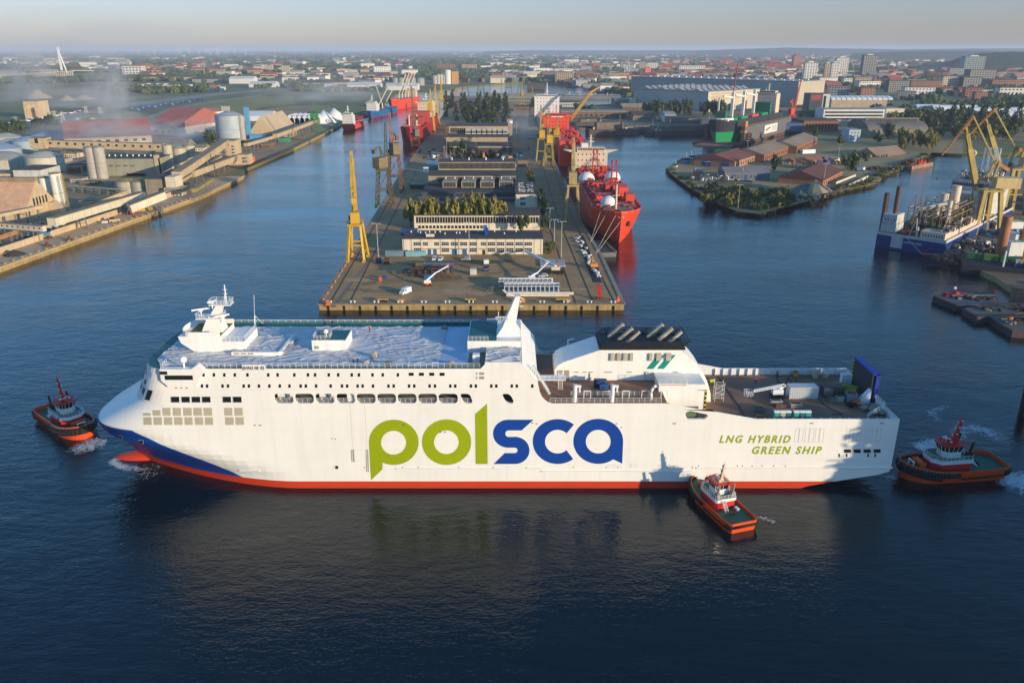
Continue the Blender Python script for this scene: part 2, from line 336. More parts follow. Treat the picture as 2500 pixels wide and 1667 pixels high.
def ferry_paint():
 m=mat('ferry paint',(.80,.785,.74),.42,.05,.06,streak=.07)
 t=m.node_tree;N=t.nodes.new;L=t.links.new;b=t.nodes['Principled BSDF']
 old=b.inputs['Base Color'].links[0].from_socket
 tc=N('ShaderNodeTexCoord');sx=N('ShaderNodeSeparateXYZ');L(tc.outputs['Object'],sx.inputs[0])
 def M_(op,a,c):
  n=N('ShaderNodeMath');n.operation=op
  for i,q in enumerate((a,c)):
   if isinstance(q,(int,float)):n.inputs[i].default_value=q
   else:L(q,n.inputs[i])
  return n.outputs[0]
  # blue bow: below z = 12 forward of x = -89, then a straight slant down to the waterline paint at x = -66
 lim=M_('MINIMUM',M_('ADD',15.2,M_('MULTIPLY',M_('MAXIMUM',M_('SUBTRACT',-98.0,sx.outputs[0]),0.0),.2)),M_('ADD',1.9,M_('MULTIPLY',M_('SUBTRACT',-66.0,sx.outputs[0]),13.4/24.5)))
 blue=M_('LESS_THAN',sx.outputs[2],lim);blue=M_('MULTIPLY',blue,M_('LESS_THAN',sx.outputs[0],-60.0))
 red=M_('LESS_THAN',sx.outputs[2],M_('ADD',1.9,M_('MULTIPLY',M_('MAXIMUM',M_('SUBTRACT',-80.0,sx.outputs[0]),0.0),.03)))
 a=N('ShaderNodeMix');a.data_type='RGBA';a.inputs['B'].default_value=(.004,.05,.30,1);L(blue,a.inputs['Factor']);L(old,a.inputs['A'])
 c=N('ShaderNodeMix');c.data_type='RGBA';c.inputs['B'].default_value=(.55,.045,.015,1);L(red,c.inputs['Factor']);L(a.outputs['Result'],c.inputs['A'])
 # shell plating: thin welds between plates
 cb=N('ShaderNodeCombineXYZ');L(sx.outputs[0],cb.inputs[0]);L(sx.outputs[2],cb.inputs[1])
 br=N('ShaderNodeTexBrick');br.inputs['Scale'].default_value=1;br.inputs['Brick Width'].default_value=9;br.inputs['Row Height'].default_value=2.6;br.inputs['Mortar Size'].default_value=.035;br.inputs['Color1'].default_value=(1,1,1,1);br.inputs['Color2'].default_value=(.985,.985,.985,1);br.inputs['Mortar'].default_value=(.91,.91,.91,1);L(cb.outputs[0],br.inputs['Vector'])
 e=N('ShaderNodeMix');e.data_type='RGBA';e.blend_type='MULTIPLY';e.inputs['Factor'].default_value=1;L(c.outputs['Result'],e.inputs['A']);L(br.outputs['Color'],e.inputs['B'])
 L(e.outputs['Result'],b.inputs['Base Color'])
 bp=N('ShaderNodeBump');bp.inputs['Strength'].default_value=.25;bp.inputs['Distance'].default_value=.05;nn=N('ShaderNodeTexNoise');nn.inputs['Scale'].default_value=.45;L(tc.outputs['Object'],nn.inputs['Vector']);L(nn.outputs['Fac'],bp.inputs['Height']);L(bp.outputs[0],b.inputs['Normal'])
 return m
HULLM=ferry_paint()
WHITE=mat('white ship paint',(.80,.785,.74),.42,.06,.15,streak=.12)
GLASS=mat('dark ship glass',(.012,.014,.016),.12,.1,.5,spec=.6)
BEIGE=mat('beige vent panel',(.42,.38,.28),.6,.08,.4)
GREY=mat('grey louvre',(.30,.28,.25),.6,.12,.6)
TEAL=mat('teal deck',(.02,.13,.13),.6,.2,.4)
DECKB=mat('brown steel deck',(.25,.135,.08),.75,.30,.10,bump=.01)
TARP=mat('white plastic sheeting',(.62,.60,.58),.36,.12,.12,col2=(.44,.44,.47),bump=.05)
SHEETB=mat('blue white plastic sheeting',(.36,.46,.62),.4,.12,.15,bump=.03)
BLACK=mat('black steel',(.012,.012,.013),.5,.3,.5)
STEELW=mat('white rail paint',(.74,.74,.72),.5,.08,.5)
ferry=thing('ferry','huge white passenger ferry with blue bow and giant polsca lettering','ferry',(0,FY,0))
# --- lofted bow, both sides
XB=-52.0
zt,zb_=side(900,961)[1],side(900,984.3)[1];zl,zh=zb_-.3,zt+.3;XG=-59.2
zs=[-6,-3,0,1.2,2.2,3,4.5,6,7.5,9,10.3,11.5,12.3,13,13.8,14.6,15.5,16.5,17.6,18.8,20,21,zl,zh,26,28.5,30,31.3]
NS=30
hull=MB();rows=[]
for z in zs:
 xs=lerp_tab(STEM,z);row=[]
 for i in range(NS+1):
  t=i/NS;x=xs+(XB-xs)*(t**1.9);x=XG if i==NS-3 else x;row.append((x,hb(x,z),z))
 rows.append(row)
for sgn in(-1,1):
 for j in range(len(zs)-1):
  for i in range(NS):
   if sgn<0 and zs[j]==zl and i>=NS-3:continue
   a,b_,c,d=[(p[0],p[1]*sgn,p[2])for p in(rows[j][i],rows[j][i+1],rows[j+1][i+1],rows[j+1][i])]
   hull.q(a,b_,c,d)if sgn<0 else hull.q(d,c,b_,a)
for i in range(NS):
 a,b_=rows[-1][i],rows[-1][i+1]
 hull.q((a[0],-a[1],31.25),(b_[0],-b_[1],31.25),(b_[0],b_[1],31.25),(a[0],a[1],31.25))
 # --- flat side shell with its openings
def rrect(x0,z0,x1,z1,r,sl=0.0,n=4):
 pts=[]
 for cx,cz,a0 in((x1-r,z1-r,0),(x0+r,z1-r,90),(x0+r,z0+r,180),(x1-r,z0+r,270)):
  for k in range(n+1):
   a=R(a0+90*k/n);pts.append((cx+math.cos(a)*r,cz+math.sin(a)*r))
 return[(x+sl*(1-(z-z0)/(z1-z0)),z)for x,z in pts]
openings=[]
for a,b_ in((669,716.5),(719.5,766),(769.5,816.7),(821,867),(870.3,917),(920.5,967),(970.5,1017),(1020.6,1067),(1070.5,1117.6)):
 openings.append(rrect(side(a,973)[0],zb_,side(b_,973)[0],zt,.85))
sl1=side(1156,982)[0]-side(1144,982)[0]
openings.append(rrect(side(1122,973)[0],zb_,side(1147,973)[0],zt,.7,sl=.8))
openings.append(rrect(side(1223.5,973)[0],zb_,side(1245,973)[0],zt,.8,sl=1.15))
xo0,xo1=side(1673,1012)[0],side(1729,1012)[0];zo0,zo1=side(1700,1023)[1],side(1700,1003)[1]
openings.append([(xo0+.6,zo0),(xo1-.8,zo0),(xo1,zo0+.7),(xo1-.3,zo0+1.25),(xo0+1,zo1),(xo0+.2,zo1-.3),(xo0,zo1-.9)])
X0,X1,X2=side(1845,1022)[0],side(1626,983)[0],side(1349,983)[0]
XE=91.2;ZD=18.5;ZU=22.6
prof=[(XB,-6),(56,-6),(64,-2),(72,.6),(80,2.2),(88,3.6),(91.0,4.6),(XE,6),(XE,ZD),(X0,ZD),(X1,ZU),(X2,ZU),(X2-.9,ZU+.25),(X2-1.7,ZU+.8),(X2-2.5,ZU+1.7),(X2-3.0,ZU+2.9),(X2-3.5,ZU+5.2),(2.8,31.6),(2.4,32.4),(-6.2,32.4),(-7.2,31.3),(XB,31.3)]
def plate(poly,sgn=-1):
 vs=[Vector((x,z,0))for x,z in poly];base=len(hull.v);hull.v.extend([(p.x,16.0*sgn,p.y)for p in vs])
 for t in tessellate_polygon([vs]):
  a,b_,c=(vs[i]for i in t);ccw=(b_.x-a.x)*(c.y-a.y)-(b_.y-a.y)*(c.x-a.x)>0
  t=tuple(t)if ccw==(sgn<0)else tuple(t)[::-1]
  hull.f.append(tuple(base+i for i in t));hull.m.append(0)
def cell(x0,z0,x1,z1,hole):
 n=len(hole);ir=max(range(n),key=lambda i:hole[i][0]);il=min(range(n),key=lambda i:hole[i][0])
 up=[hole[(ir+k)%n]for k in range((il-ir)%n+1)];dn=[hole[(il+k)%n]for k in range((ir-il)%n+1)]
 if sum(p[1]for p in up)/len(up)<sum(p[1]for p in dn)/len(dn):up,dn=dn[::-1],up[::-1]
 zr,zl_=hole[ir][1],hole[il][1]
 plate([(x0,zl_),hole[il]]+up[::-1][1:-1]+[hole[ir],(x1,zr),(x1,z1),(x0,z1)])
 plate([(x1,zr),hole[ir]]+dn[::-1][1:-1]+[hole[il],(x0,zl_),(x0,z0),(x1,z0)])
plate(prof,1)
def botz(x):
 for(xa,za),(xb,zb2)in zip(prof[1:8],prof[2:8]):
  if xa<=x<=xb:return za+(zb2-za)*(x-xa)/(xb-xa)
 return-6.0
xg=[XB]+[(max(p[0]for p in o1)+min(p[0]for p in o2))/2 for o1,o2 in zip(openings[:-2],openings[1:-1])]+[max(p[0]for p in openings[-2])+.6]
xg[0]=XG;xm=xg[-1];XA,XC=xo0-1,xo1+1
plate([(XB,-6),(xm,-6),(xm,zl),(XB,zl)])
for a,b_,o in zip(xg,xg[1:],openings[:-1]):cell(a,zl,b_,zh,o)
plate([(XB,zh),(xm,zh)]+[q for q in prof[12:]if q[1]>31.0 and q[0]<xm]+[])if xm>2.8 else plate([(XB,zh),(xm,zh),(xm,32.4),(-6.2,32.4),(-7.2,31.3),(XB,31.3)])
zXA=ZU+(ZD-ZU)*(XA-X1)/(X0-X1);zXC=ZU+(ZD-ZU)*(XC-X1)/(X0-X1)
plate([(xm,-6),(XA,-6),(XA,zXA)]+[(X1,ZU)]+prof[11:18]+([(2.4,32.4),(xm,32.4)]if xm<2.4 else[]))
cell(XA,-6,XC,zXC,openings[-1])if False else None
o=openings[-1];zsp=zo1+.35
plate([(XA,-6),(XC,botz(XC)),(XC,zo0-.3),(XA,zo0-.3)]);cell(XA,zo0-.3,XC,zsp,o)
plate([(XA,zsp),(XC,zsp),(XC,zXC),(XA,zXA)])
plate([(XC,botz(XC))]+[q for q in prof[1:9]if q[0]>XC]+[(XE,ZD),(X0,ZD),(XC,zXC)])
for o in openings:
 n=len(o)
 for i in range(n):
  a,b_=o[i],o[(i+1)%n]
  hull.q((a[0],-16,a[1]),(b_[0],-16,b_[1]),(b_[0],-15.3,b_[1]),(a[0],-15.3,a[1]))
for(xa,za),(xb,zb2)in zip(prof[1:9],prof[2:9]):
 hull.q((xa,-16,za),(xa,16,za),(xb,16,zb2),(xb,-16,zb2))
hull.build('hull',HULLM,ferry,smooth=True,angle=28)
# bulb
bm_=MB().ball((0,0,0),1,20,12);bm_.v=[(x*7.5-97.8,y*2.7,z*3.0-1.5)for x,y,z in bm_.v]
bm_.build('bulb',HULLM,ferry,smooth=True)
# --- superstructure decks and bulkheads
def deck_poly(z,x_end,step=1.0):
 xs=lerp_tab(STEM,z)+.02;pts=[];n=26
 for i in range(n+1):
  x=xs+(XB-xs)*((i/n)**1.9);pts.append((x,-hb(x,z)+.15))
 pts=pts+[(x_end,-15.85),(x_end,15.85)]+[(x,-y)for x,y in reversed(pts)]
 return pts
MB().prism(deck_poly(31.3,2.3),31.0,31.28).build('top_deck',TEAL,ferry)
MB().q((2.8,-15.9,31.6),(X2-3.5,-15.9,ZU+5.2),(X2-3.5,15.9,ZU+5.2),(2.8,15.9,31.6)).q((X2-3.5,-15.9,ZU+5.2),(X2-3.0,-15.9,ZU-.3),(X2-3.0,15.9,ZU-.3),(X2-3.5,15.9,ZU+5.2)).q((2.3,-15.9,32.3),(2.8,-15.9,31.6),(2.8,15.9,31.6),(2.3,15.9,32.3)).q((2.2,15.9,30),(2.2,15.9,32.35),(2.2,-15.9,32.35),(2.2,-15.9,30)).build('aft_bulkhead',WHITE,ferry)
XS=fz(1606,931,ZU).x
MB().box(X2-3.2,-15.7,ZU-.35,XS,15.7,ZU-.05).build('upper_deck',DECKB,ferry)
MB().box(XS-.3,-15.7,16.2,XS,15.7,ZU-.1).build('deck_step',WHITE,ferry)
MB().box(XS,-15.7,16.4,XE-.2,15.7,16.7).build('aft_deck',DECKB,ferry)
# lifeboat gallery behind the openings
gx0,gx1=side(660,970)[0],side(1262,970)[0]
gl=MB().q((gx0,-9.5,zb_-.5),(gx1,-9.5,zb_-.5),(gx1,-9.5,zt+.5),(gx0,-9.5,zt+.5)).q((gx0,-15.3,zb_-.3),(gx1,-15.3,zb_-.3),(gx1,-9.5,zb_-.3),(gx0,-9.5,zb_-.3)).q((gx0,-9.5,zt+.3),(gx1,-9.5,zt+.3),(gx1,-15.3,zt+.3),(gx0,-15.3,zt+.3))
gl.q((gx0,-15.3,zb_-.4),(gx0,-9.5,zb_-.4),(gx0,-9.5,zt+.4),(gx0,-15.3,zt+.4)).q((gx1,-9.5,zb_-.4),(gx1,-15.3,zb_-.4),(gx1,-15.3,zt+.4),(gx1,-9.5,zt+.4))
gl.build('boat_gallery',mat('gallery paint',(.30,.285,.25),.6,.2,.3),ferry)
cab=MB().box(xo0-.8,-14.2,zo0-.5,xo0+3.4,-14.0,zo1+.3).box(xo0-.8,-15.9,zo0-.5,xo1+.6,-14.0,zo0-.3);cab.build('mooring_recess',mat('green grey deck paint',(.10,.16,.09),.7,.2,.4),ferry)
def rail(pts,h=1.1,step=1.5,r=.045,rails=3):
 m=MB()
 for a,b_ in zip(pts,pts[1:]):
  a,b_=Vector(a),Vector(b_);n=max(1,round((b_-a).length/step))
  for i in range(n+1):
   p=a.lerp(b_,i/n);m.bar(p,p+Vector((0,0,h)),r,4)
  for k in range(rails):
   dz=Vector((0,0,h*(k+1)/rails));m.bar(a+dz,b_+dz,r*(1.15 if k==rails-1 else .7),4)
 return m
gm_=rail([(gx0,-15.45,zb_),(side(1156,980)[0]+1,-15.45,zb_)],1.05,1.2,.035,4);gm_.build('gallery_railing',STEELW,ferry)
for k,(u0,u1)in enumerate(((672,691),(694,712),(775,794),(797,812),(846,862))):
 xa,xb=side(u0,973)[0],side(u1,973)[0];zc=(zt+zb_)/2
 if k==4:MB().box(xa,-15.2,zb_+.1,xb,-12.5,zt-.1).build('locker',WHITE,ferry)
 else:
  c=MB().bar((xa,-13.2,zc-.15),(xb,-13.2,zc-.15),.8,12).box(xa+.2,-13.6,zb_-.2,xa+.4,-12.8,zc).box(xb-.4,-13.6,zb_-.2,xb-.2,-12.8,zc)
  c.build('raft_canister',STEELW,ferry,smooth=True,angle=40)
  # --- windows on the side, each a part
def on_hull(u0,v0,u1,v1,lean=0.0):
 o=[]
 for u,v in((u0+lean,v1),(u1+lean,v1),(u1,v0),(u0,v0)):
  y=-16.0
  for _ in range(4):
   p=fl(u,v,y);y=-hb(p.x,p.z)
  o.append(Vector((p.x,y,p.z)))
 return o
def panel(name,q,m,t=.05,frame=None):
 n=(q[1]-q[0]).cross(q[3]-q[0]).normalized()
 if n.y>0:n=-n
 b=MB();c=[p+n*t for p in q]
 b.q(*c)
 for i in range(4):b.q(q[i]-n*.1,q[(i+1)%4]-n*.1,c[(i+1)%4],c[i])
 o=b.build(name,m,ferry)
 if frame:
  f=MB();ce=sum(q,Vector())/4
  for i in range(4):
   a,d=q[i],q[(i+1)%4]
   a2,d2=a+(a-ce).normalized()*.12,d+(d-ce).normalized()*.12
   f.q(a2+n*.09,d2+n*.09,d+n*.09,a+n*.09)
  f.build('frame',frame,o)
 return o
Z1=lambda x:230+.2551*x
Z2=lambda x:800+.2551*x
rowa=[Z1(x)for x in(1047,1147,1247,1347,1468,1667,1757,1917,2047,2115)]+[Z2(x)for x in(12,102,232,300,430,528,673)]
rowb=[Z1(x)for x in(1033,1082,1230,1282,1432,1482,1578,1678,1778,1870,1977,2027,2125)]+[Z2(x)for x in(30,138,188,288,336,435,583,633,780,830,977,1028,1175,1222,1372,1419,1567,1615,1763,1811,1959)]
for u in rowa:panel('window',on_hull(u-2.9,910.7,u+2.9,919),GLASS)
for u in rowb:panel('window',on_hull(u-2.9,938,u+2.9,946),GLASS)
for x in(800,898,997,1096):panel('window',on_hull(Z2(x)-6,909.5,Z2(x)+6,917),GLASS)
for x in(785,833,886):panel('window',on_hull(Z1(x)-2.6,943,Z1(x)+2.6,947.3),GLASS)
for a,b_ in((735,815),(835,915),(933,1015),(1032,1113),(1230,1310),(1328,1410)):panel('window',on_hull(Z1(a),967.8,Z1(b_),981.8,.8),GLASS,frame=STEELW)
for a,b_,t0 in((655,730,1235),(752,830,1235),(852,933,1235),(950,1030,1235),(1047,1128,1235),(1245,1322,1235),(1342,1420,1235),(560,635,1258),(467,540,1285)):
 panel('vent_panel',on_hull(Z1(a),680+.2551*t0,Z1(b_),1014.2,.8),BEIGE)
for a,b_ in((472,550),(568,648),(668,747),(765,845),(865,942),(963,1042),(1060,1137),(1253,1335),(1352,1432)):
 panel('vent_panel',on_hull(Z1(a),1018,Z1(b_),1036.6,.8),BEIGE)
for a,b_ in((1420,1432),(1450,1498)):
 for c,d in((818,842),(858,882)):panel('louvre',on_hull(Z2(a),700+.2551*c,Z2(b_),700+.2551*d),GREY)
 # windows of the raked front
def front_pane(a0,a1,z0,z1):
 q=[]
 for aa,z in((a0,z0),(a1,z0),(a1,z1),(a0,z1)):
  xs=lerp_tab(STEM,z);x=xs+aa;q.append(Vector((x,-hb(x,z),z)))
 b=MB();n=(q[1]-q[0]).cross(q[3]-q[0]).normalized()
 if n.x>0 and n.y>0:n=-n
 if n.y>0:n=-n
 b.q(*[p+n*.08 for p in q]);b.build('window',GLASS,ferry)
for a0,a1 in((.5,1.1),(1.5,2.3),(2.8,3.8),(4.6,6.0)):front_pane(a0,a1,22.9,25.6)
for a0,a1 in((1.0,1.5),(2.5,3.2)):front_pane(a0,a1,26.4,27.6)
# bow openings, fairleads, ports and marks in the shell
for u,v,s_ in((295,1067,4),(345,1078,5),(252.5,1039,2.5),(261,1049,2.5)):
 o=panel('fairlead',on_hull(u-s_,v-s_*.8,u+s_,v+s_*.8),BLACK,.12,frame=STEELW)
slots=[(622,1038,5),(1310,1034,5),(1300,1032,4),(1505,1034,5),(1646,1033.5,9),(1981,1033,9),(2153,1033,9),(985,1036,5),(635,1038,6),(1075,1054.5,5),(1086,1054.5,5),(1517,1043,3),(1182,1011,3),(819,1071,3),(811,1070,3)]
for u,v,s_ in slots:panel('hull_slot',on_hull(u-s_/2,v-.9,u+s_/2,v+.9),BLACK)
for k in range(4):
 x=(1628,1735,1846,1955)[k];panel('mooring_port',on_hull(1700+.2211*x,1096,1700+.2211*(x+78),1104.5),GLASS,frame=STEELW)
for x in(1553,1636,1873,1951):panel('draught_mark',on_hull(1700+.2211*(x+14),1107,1700+.2211*(x+32),1115),BLACK,.02)
for x in(1087,1134,1200,1250,1312,1362,1650,1692,1772,1866,1938,1990):
 u0,u1=1700+.2211*x,1700+.2211*(x+40);f=MB();q=on_hull(u0+2.5,1045,u1+2.5,1079,-4)
 for a,b_ in((0,1),(1,2),(2,3),(3,0)):f.bar(q[a]+Vector((0,-.01,0)),q[b_]+Vector((0,-.01,0)),.03,4)
 f.build('vent_door',mat('grey paint seam',(.5,.48,.44),.6),ferry)
for u in(1800,1812,1836,1860,1888,1917,1690,1705,1630,1508,1480,1400,1204,1120,1021,983,890):panel('drain_port',on_hull(u-1,1135.5 if u>1690 else 1139,u+1,1138 if u>1690 else 1141.4),BLACK)
for u0,u1,v in((967,1224,1144.5),(1286,1325,1142.5),(1322,1690,1151),(1700,2178,1142.5),(585,634,1149.5)):
 a,b_=on_hull(u0,v-1.2,u1,v+1.2)[3],on_hull(u0,v-1.2,u1,v+1.2)[2]
 MB().flat(a,b_,.5,.28).build('rubbing_strake',STEELW,ferry)
tk=MB()
for(ua,va),(ub,vb)in(((854,984),(862,1100)),((890,984),(897,1100))):tk.bar(on_hull(ua,va,ua+1,va+1)[3],on_hull(ub,vb,ub+1,vb+1)[3],.04,4)
tk.build('shell_seam',mat('grey paint seam',(.5,.48,.44),.6),ferry)
for u0,u1,v0,v1 in((857,864,1097,1127),(893,899,1097,1151)):
 o=panel('ladder_track',on_hull(u0,v0,u1,v1,2),GREY);panel('track_bar',on_hull(u0+1.4,v0,u0+2.6,v1,2),STEELW,.14)
panel('pilot_door',on_hull(815.5,1135.5,828.5,1144),STEELW,.08);panel('door_opening',on_hull(819,1136.5,826,1143.5),BLACK,.12)
panel('shell_door',on_hull(1483,1132,1519,1142.5),STEELW,.03);panel('shell_door',on_hull(1540,1131,1558,1142),STEELW,.06)
# --- painted name: letters as raised flat paint
GREEN=mat('lime green lettering',(.28,.36,.0),.45,.06,.1);BLUEP=mat('blue lettering',(.004,.05,.29),.45,.06,.1)
def L8(x,y):return Vector((side(600+.4677*x,980+.4677*y)[0],-16.03,side(600+.4677*x,980+.4677*y)[1]))
def arc(cx,cy_,rx,ry,a0,a1,n=24):return[(cx+rx*math.cos(R(a0+(a1-a0)*i/n)),cy_+ry*math.sin(R(a0+(a1-a0)*i/n)))for i in range(n+1)]
def letter(rings,polys,m,label):
 b=MB()
 for outer,inner in rings:
  for i in range(len(outer)-1):
   b.q(L8(*outer[i]),L8(*outer[i+1]),L8(*inner[i+1]),L8(*inner[i]))
 for pl in polys:
  vs=[L8(*p)for p in pl]
  for t in tessellate_polygon([[Vector((p.x,p.z,0))for p in vs]]):b.q(*[vs[i]for i in t])
 b.build('letter',m,ferry,label=label)
letter([(arc(773,212,130,118,0,360,48),arc(772,214,65.5,62,0,360,48))],[arc(773,212,130,118,180,117,14)+[(714,352),(654,410)]],GREEN,'lime green letter p')
letter([(arc(1048.5,211,128.5,119,0,360,48),arc(1047.5,211.5,64.5,61.5,0,360,48))],[],GREEN,'lime green letter o')
letter([],[[(1197,65),(1260,10),(1263,325),(1200,325)]],GREEN,'lime green letter l')
spoly=[(1503,94)]+arc(1370,167,79,73,270,90,20)+arc(1405,254,14,14,-90,90,8)+[(1352,268),(1294,325)]+arc(1405,254,76,71,90,-90,20)+arc(1372,167,17,17,90,270,8)+[(1440,150)]
letter([],[spoly],BLUEP,'blue letter s')
letter([(arc(1628,208,130,117,51,311,40),arc(1628,208.5,66,61.5,46,315,40))],[],BLUEP,'blue letter c')
letter([(arc(1840,207,130,117.5,0,360,48),arc(1840,208.5,65,61.5,0,360,48))],[arc(1840,207,130,117.5,0,53,14)+[(1965,323)]],BLUEP,'blue letter a')
def text_mesh(txt,bold=0.0,space=1.0):
 c=bpy.data.curves.new('lettering','FONT');c.body=txt;c.offset=bold;c.space_character=space;c.resolution_u=3;c.fill_mode='FRONT'
 o=bpy.data.objects.new('lettering_source',c);COL.objects.link(o);bpy.context.view_layer.update()
 me=bpy.data.meshes.new_from_object(o.evaluated_get(bpy.context.evaluated_depsgraph_get()))
 bpy.data.objects.remove(o);bpy.data.curves.remove(c)
 return me
def lettering(txt,p0,px,pz,m,parent,shear=0.0,bold=0.012,space=1.0,label=None):
 """p0: lower left corner; px, pz: vectors along the baseline and up, of the wanted width and height"""
 me=text_mesh(txt,bold,space);xs=[v.co.x for v in me.vertices];ys=[v.co.y for v in me.vertices]
 if not xs:return
 x0,x1,y0,y1=min(xs),max(xs),min(ys),max(ys);px,pz,p0=Vector(px),Vector(pz),Vector(p0)
 for v in me.vertices:
  a,b_=(v.co.x-x0)/(x1-x0),(v.co.y-y0)/(y1-y0);v.co=p0+px*(a*(1-shear)+shear*b_)+pz*b_
 me.materials.clear();me.materials.append(m);return put('lettering',me,parent,label=label)
def side_text(txt,u0,u1,v0,v1,m,shear,space=1.0,yo=-16.04,label=None):
 a=Vector((side(u0,v1)[0],yo,side(u0,v1)[1]));b_=side(u1,v1)[0];c=side(u0,v0)[1]
 lettering(txt,a,(b_-a.x,0,0),(0,0,c-a.z),m,ferry,shear,.035,space,label)
side_text('LNG HYBRID',1755,1931,1062,1081,GREEN,.025,1.32,label='lime green words LNG HYBRID')
side_text('GREEN SHIP',1833,2006,1089,1108,GREEN,.025,1.32,label='lime green words GREEN SHIP')
pl0,pl1=side(592,902),side(648,892)
MB().box(pl0[0],-16.12,pl0[1]-.1,pl1[0],-16.02,pl1[1]+.25).build('name_board',STEELW,ferry)
side_text('(ROPAX NB 102',593.5,646,893.5,904,mat('black lettering',(.02,.02,.02),.6),0,1.15,-16.17,'black words ROPAX NB 102')
# --- plastic sheeting over the roof
def sheet(name,x0,x1,y0,y1,z,m,amp,seed,nx=70,ny=34,folds=0.0,edge=None):
 b=MB()
 for j in range(ny+1):
  for i in range(nx+1):
   x=x0+(x1-x0)*i/nx;y=y0+(y1-y0)*j/ny
   if edge:x=max(x,edge(y))
   n1=noise.noise(Vector((x*.16+y*.22+seed,y*.5-x*.30,seed)));a1=x*.94+y*.34;b1=y*.94-x*.34;rg=1-abs(noise.noise(Vector((a1*.10,b1*.55,seed+4))))*5.5;r2=1-abs(noise.noise(Vector((x*.33,y*.16,seed+9))))*7
   h=amp*(.5+.5*n1)+folds*(max(0,rg)**2+.5*max(0,r2)**2)
   b.v.append((x,y,z+max(0.02,h)))
 for j in range(ny):
  for i in range(nx):
   a=j*(nx+1)+i;b.f.append((a,a+1,a+nx+2,a+nx+1));b.m.append(0)
 return b.build(name,m,ferry,smooth=True)
sheet('roof_sheeting',-84,-17,-14.6,13.2,31.3,TARP,.12,1.0,250,110,.24,edge=lambda y:-86.2+6.6*(abs(y)/16)**2.4)
sheet('roof_sheeting',-17,-9.8,-13.6,13.4,31.3,SHEETB,.05,5.0,20,30)
# railings along both roof edges
rail([(-71.5,-15.6,31.3),(-7.4,-15.6,31.3)],1.15,1.35).build('roof_railing',STEELW,ferry)
rail([(-80,15.6,31.3),(-9,15.6,31.3)],1.15,2.0,.06).build('roof_railing',STEELW,ferry)
wallb=MB().box(-80,15.4,31.3,-8,15.55,31.9);wallb.build('gutter_plate',TEAL,ferry)
# bridge wing
wg=MB().yprism([(-80.6,28.6),(-79.0,27.0),(-72.9,27.0),(-71.6,29.2),(-70.4,31.2),(-72,32.4),(-73.4,31.5),(-80.6,31.5)],-16.9,-15.2);wg.build('bridge_wing',WHITE,ferry)
MB().box(-79.6,-16.98,28.9,-73.2,-16.8,30.0).build('window',GLASS,ferry);MB().box(-80.66,-16.6,30.2,-78.9,-16.95,31.0).build('window',GLASS,ferry)
wr=rail([(-80.4,-16.5,31.5),(-80.4,-13,31.5)],1.0,1.2);wr.bar((-76.5,-16.6,31.4),(-74.5,-16.6,31.4),.06).bar((-77,-16.9,30.6),(-74,-16.9,30.6),.06);wr.build('wing_railing',STEELW,ferry)
wv=MB()
zq=(28.7,30.1)
prev=None
for i in range(17):
 t=-1+2*i/16;ya=15.2*t;pts=[]
 for z in zq:
  xs=lerp_tab(STEM,z);lo,hi=xs,xs+9
  for _ in range(24):
   md=(lo+hi)/2
   if hb(md,z)<abs(ya):lo=md
   else:hi=md
  pts.append(Vector((lo-.06,ya,z)))
 if prev:wv.q(prev[0],pts[0],pts[1],prev[1])
 prev=pts
wv.build('bridge_glazing',GLASS,ferry)
def dome(x,y,z,r=.75,h=1.1):
 d=MB().cyl(x,y,z,z+h,.22,10).ball((x,y,z+h+r*.7),r,14,10);d.build('satellite_dome',STEELW,ferry,smooth=True,angle=50)
p=fz(450,898,31.4);dome(p.x,p.y,31.4,.85,1.4)
# --- wheelhouse top house and radar mast
ha,hb_=fz(462,860,31.3),fz(600,860,31.3)
HX0,HX1,HY=ha.x,hb_.x,ha.y
hs=MB().yprism([(HX0+1.5,31.3),(HX1,31.3),(HX1,34.1),(HX0+8,34.1),(HX0+7.9,35.3),(HX0-2.2,35.3),(HX0-1.6,33.6)],HY,HY+10.2);hs.build('mast_house',WHITE,ferry)
tub=MB()
tp=[(HX0-2.2+2.6*(1-math.cos(R(a))),HY+5.1+5.1*math.sin(R(a)))for a in range(-90,91,15)]
tp=[(HX0+8,HY)]+tp+[(HX0+8,HY+10.2)]
for(xa,ya),(xb,yb)in zip(tp,tp[1:]):tub.flat((xa,ya,35.85),(xb,yb,35.85),.12,1.2)
tub.build('house_bulwark',WHITE,ferry)
MB().box(HX0-.5,HY+.3,35.3,HX0+7.9,HY+9.9,35.36).build('house_deck',mat('olive deck',(.20,.19,.03),.7,.2,.5),ferry)
rail([(HX0+8,HY+.2,34.1),(HX1-.2,HY+.2,34.1),(HX1-.2,HY+10,34.1)],1.1,1.1).build('house_railing',STEELW,ferry)
mx0=fl(527,820,0).x;MY=HY+5
ms=MB()
def taper(m,a,ax,ay,b,bx,by):
 a,b=Vector(a),Vector(b)
 vs=[a+Vector((sx*ax,sy*ay,0))for sx,sy in((-1,-1),(1,-1),(1,1),(-1,1))]+[b+Vector((sx*bx,sy*by,0))for sx,sy in((-1,-1),(1,-1),(1,1),(-1,1))]
 return m.add(vs,[(0,3,2,1),(4,5,6,7),(0,1,5,4),(1,2,6,5),(2,3,7,6),(3,0,4,7)])
taper(ms,(mx0+.2,MY,35.3),2.6,2.0,(mx0+.6,MY,38.6),1.5,1.5);taper(ms,(mx0+.6,MY,38.6),1.3,1.2,(mx0+2.4,MY,42.0),.75,.8)
ms.build('mast',WHITE,ferry)
plt=MB().cbox(mx0-.3,MY,38.5,6.5,3.4,.25).cbox(mx0+2.6,MY,41.9,5.2,3.0,.25);plt.build('mast_platform',STEELW,ferry)
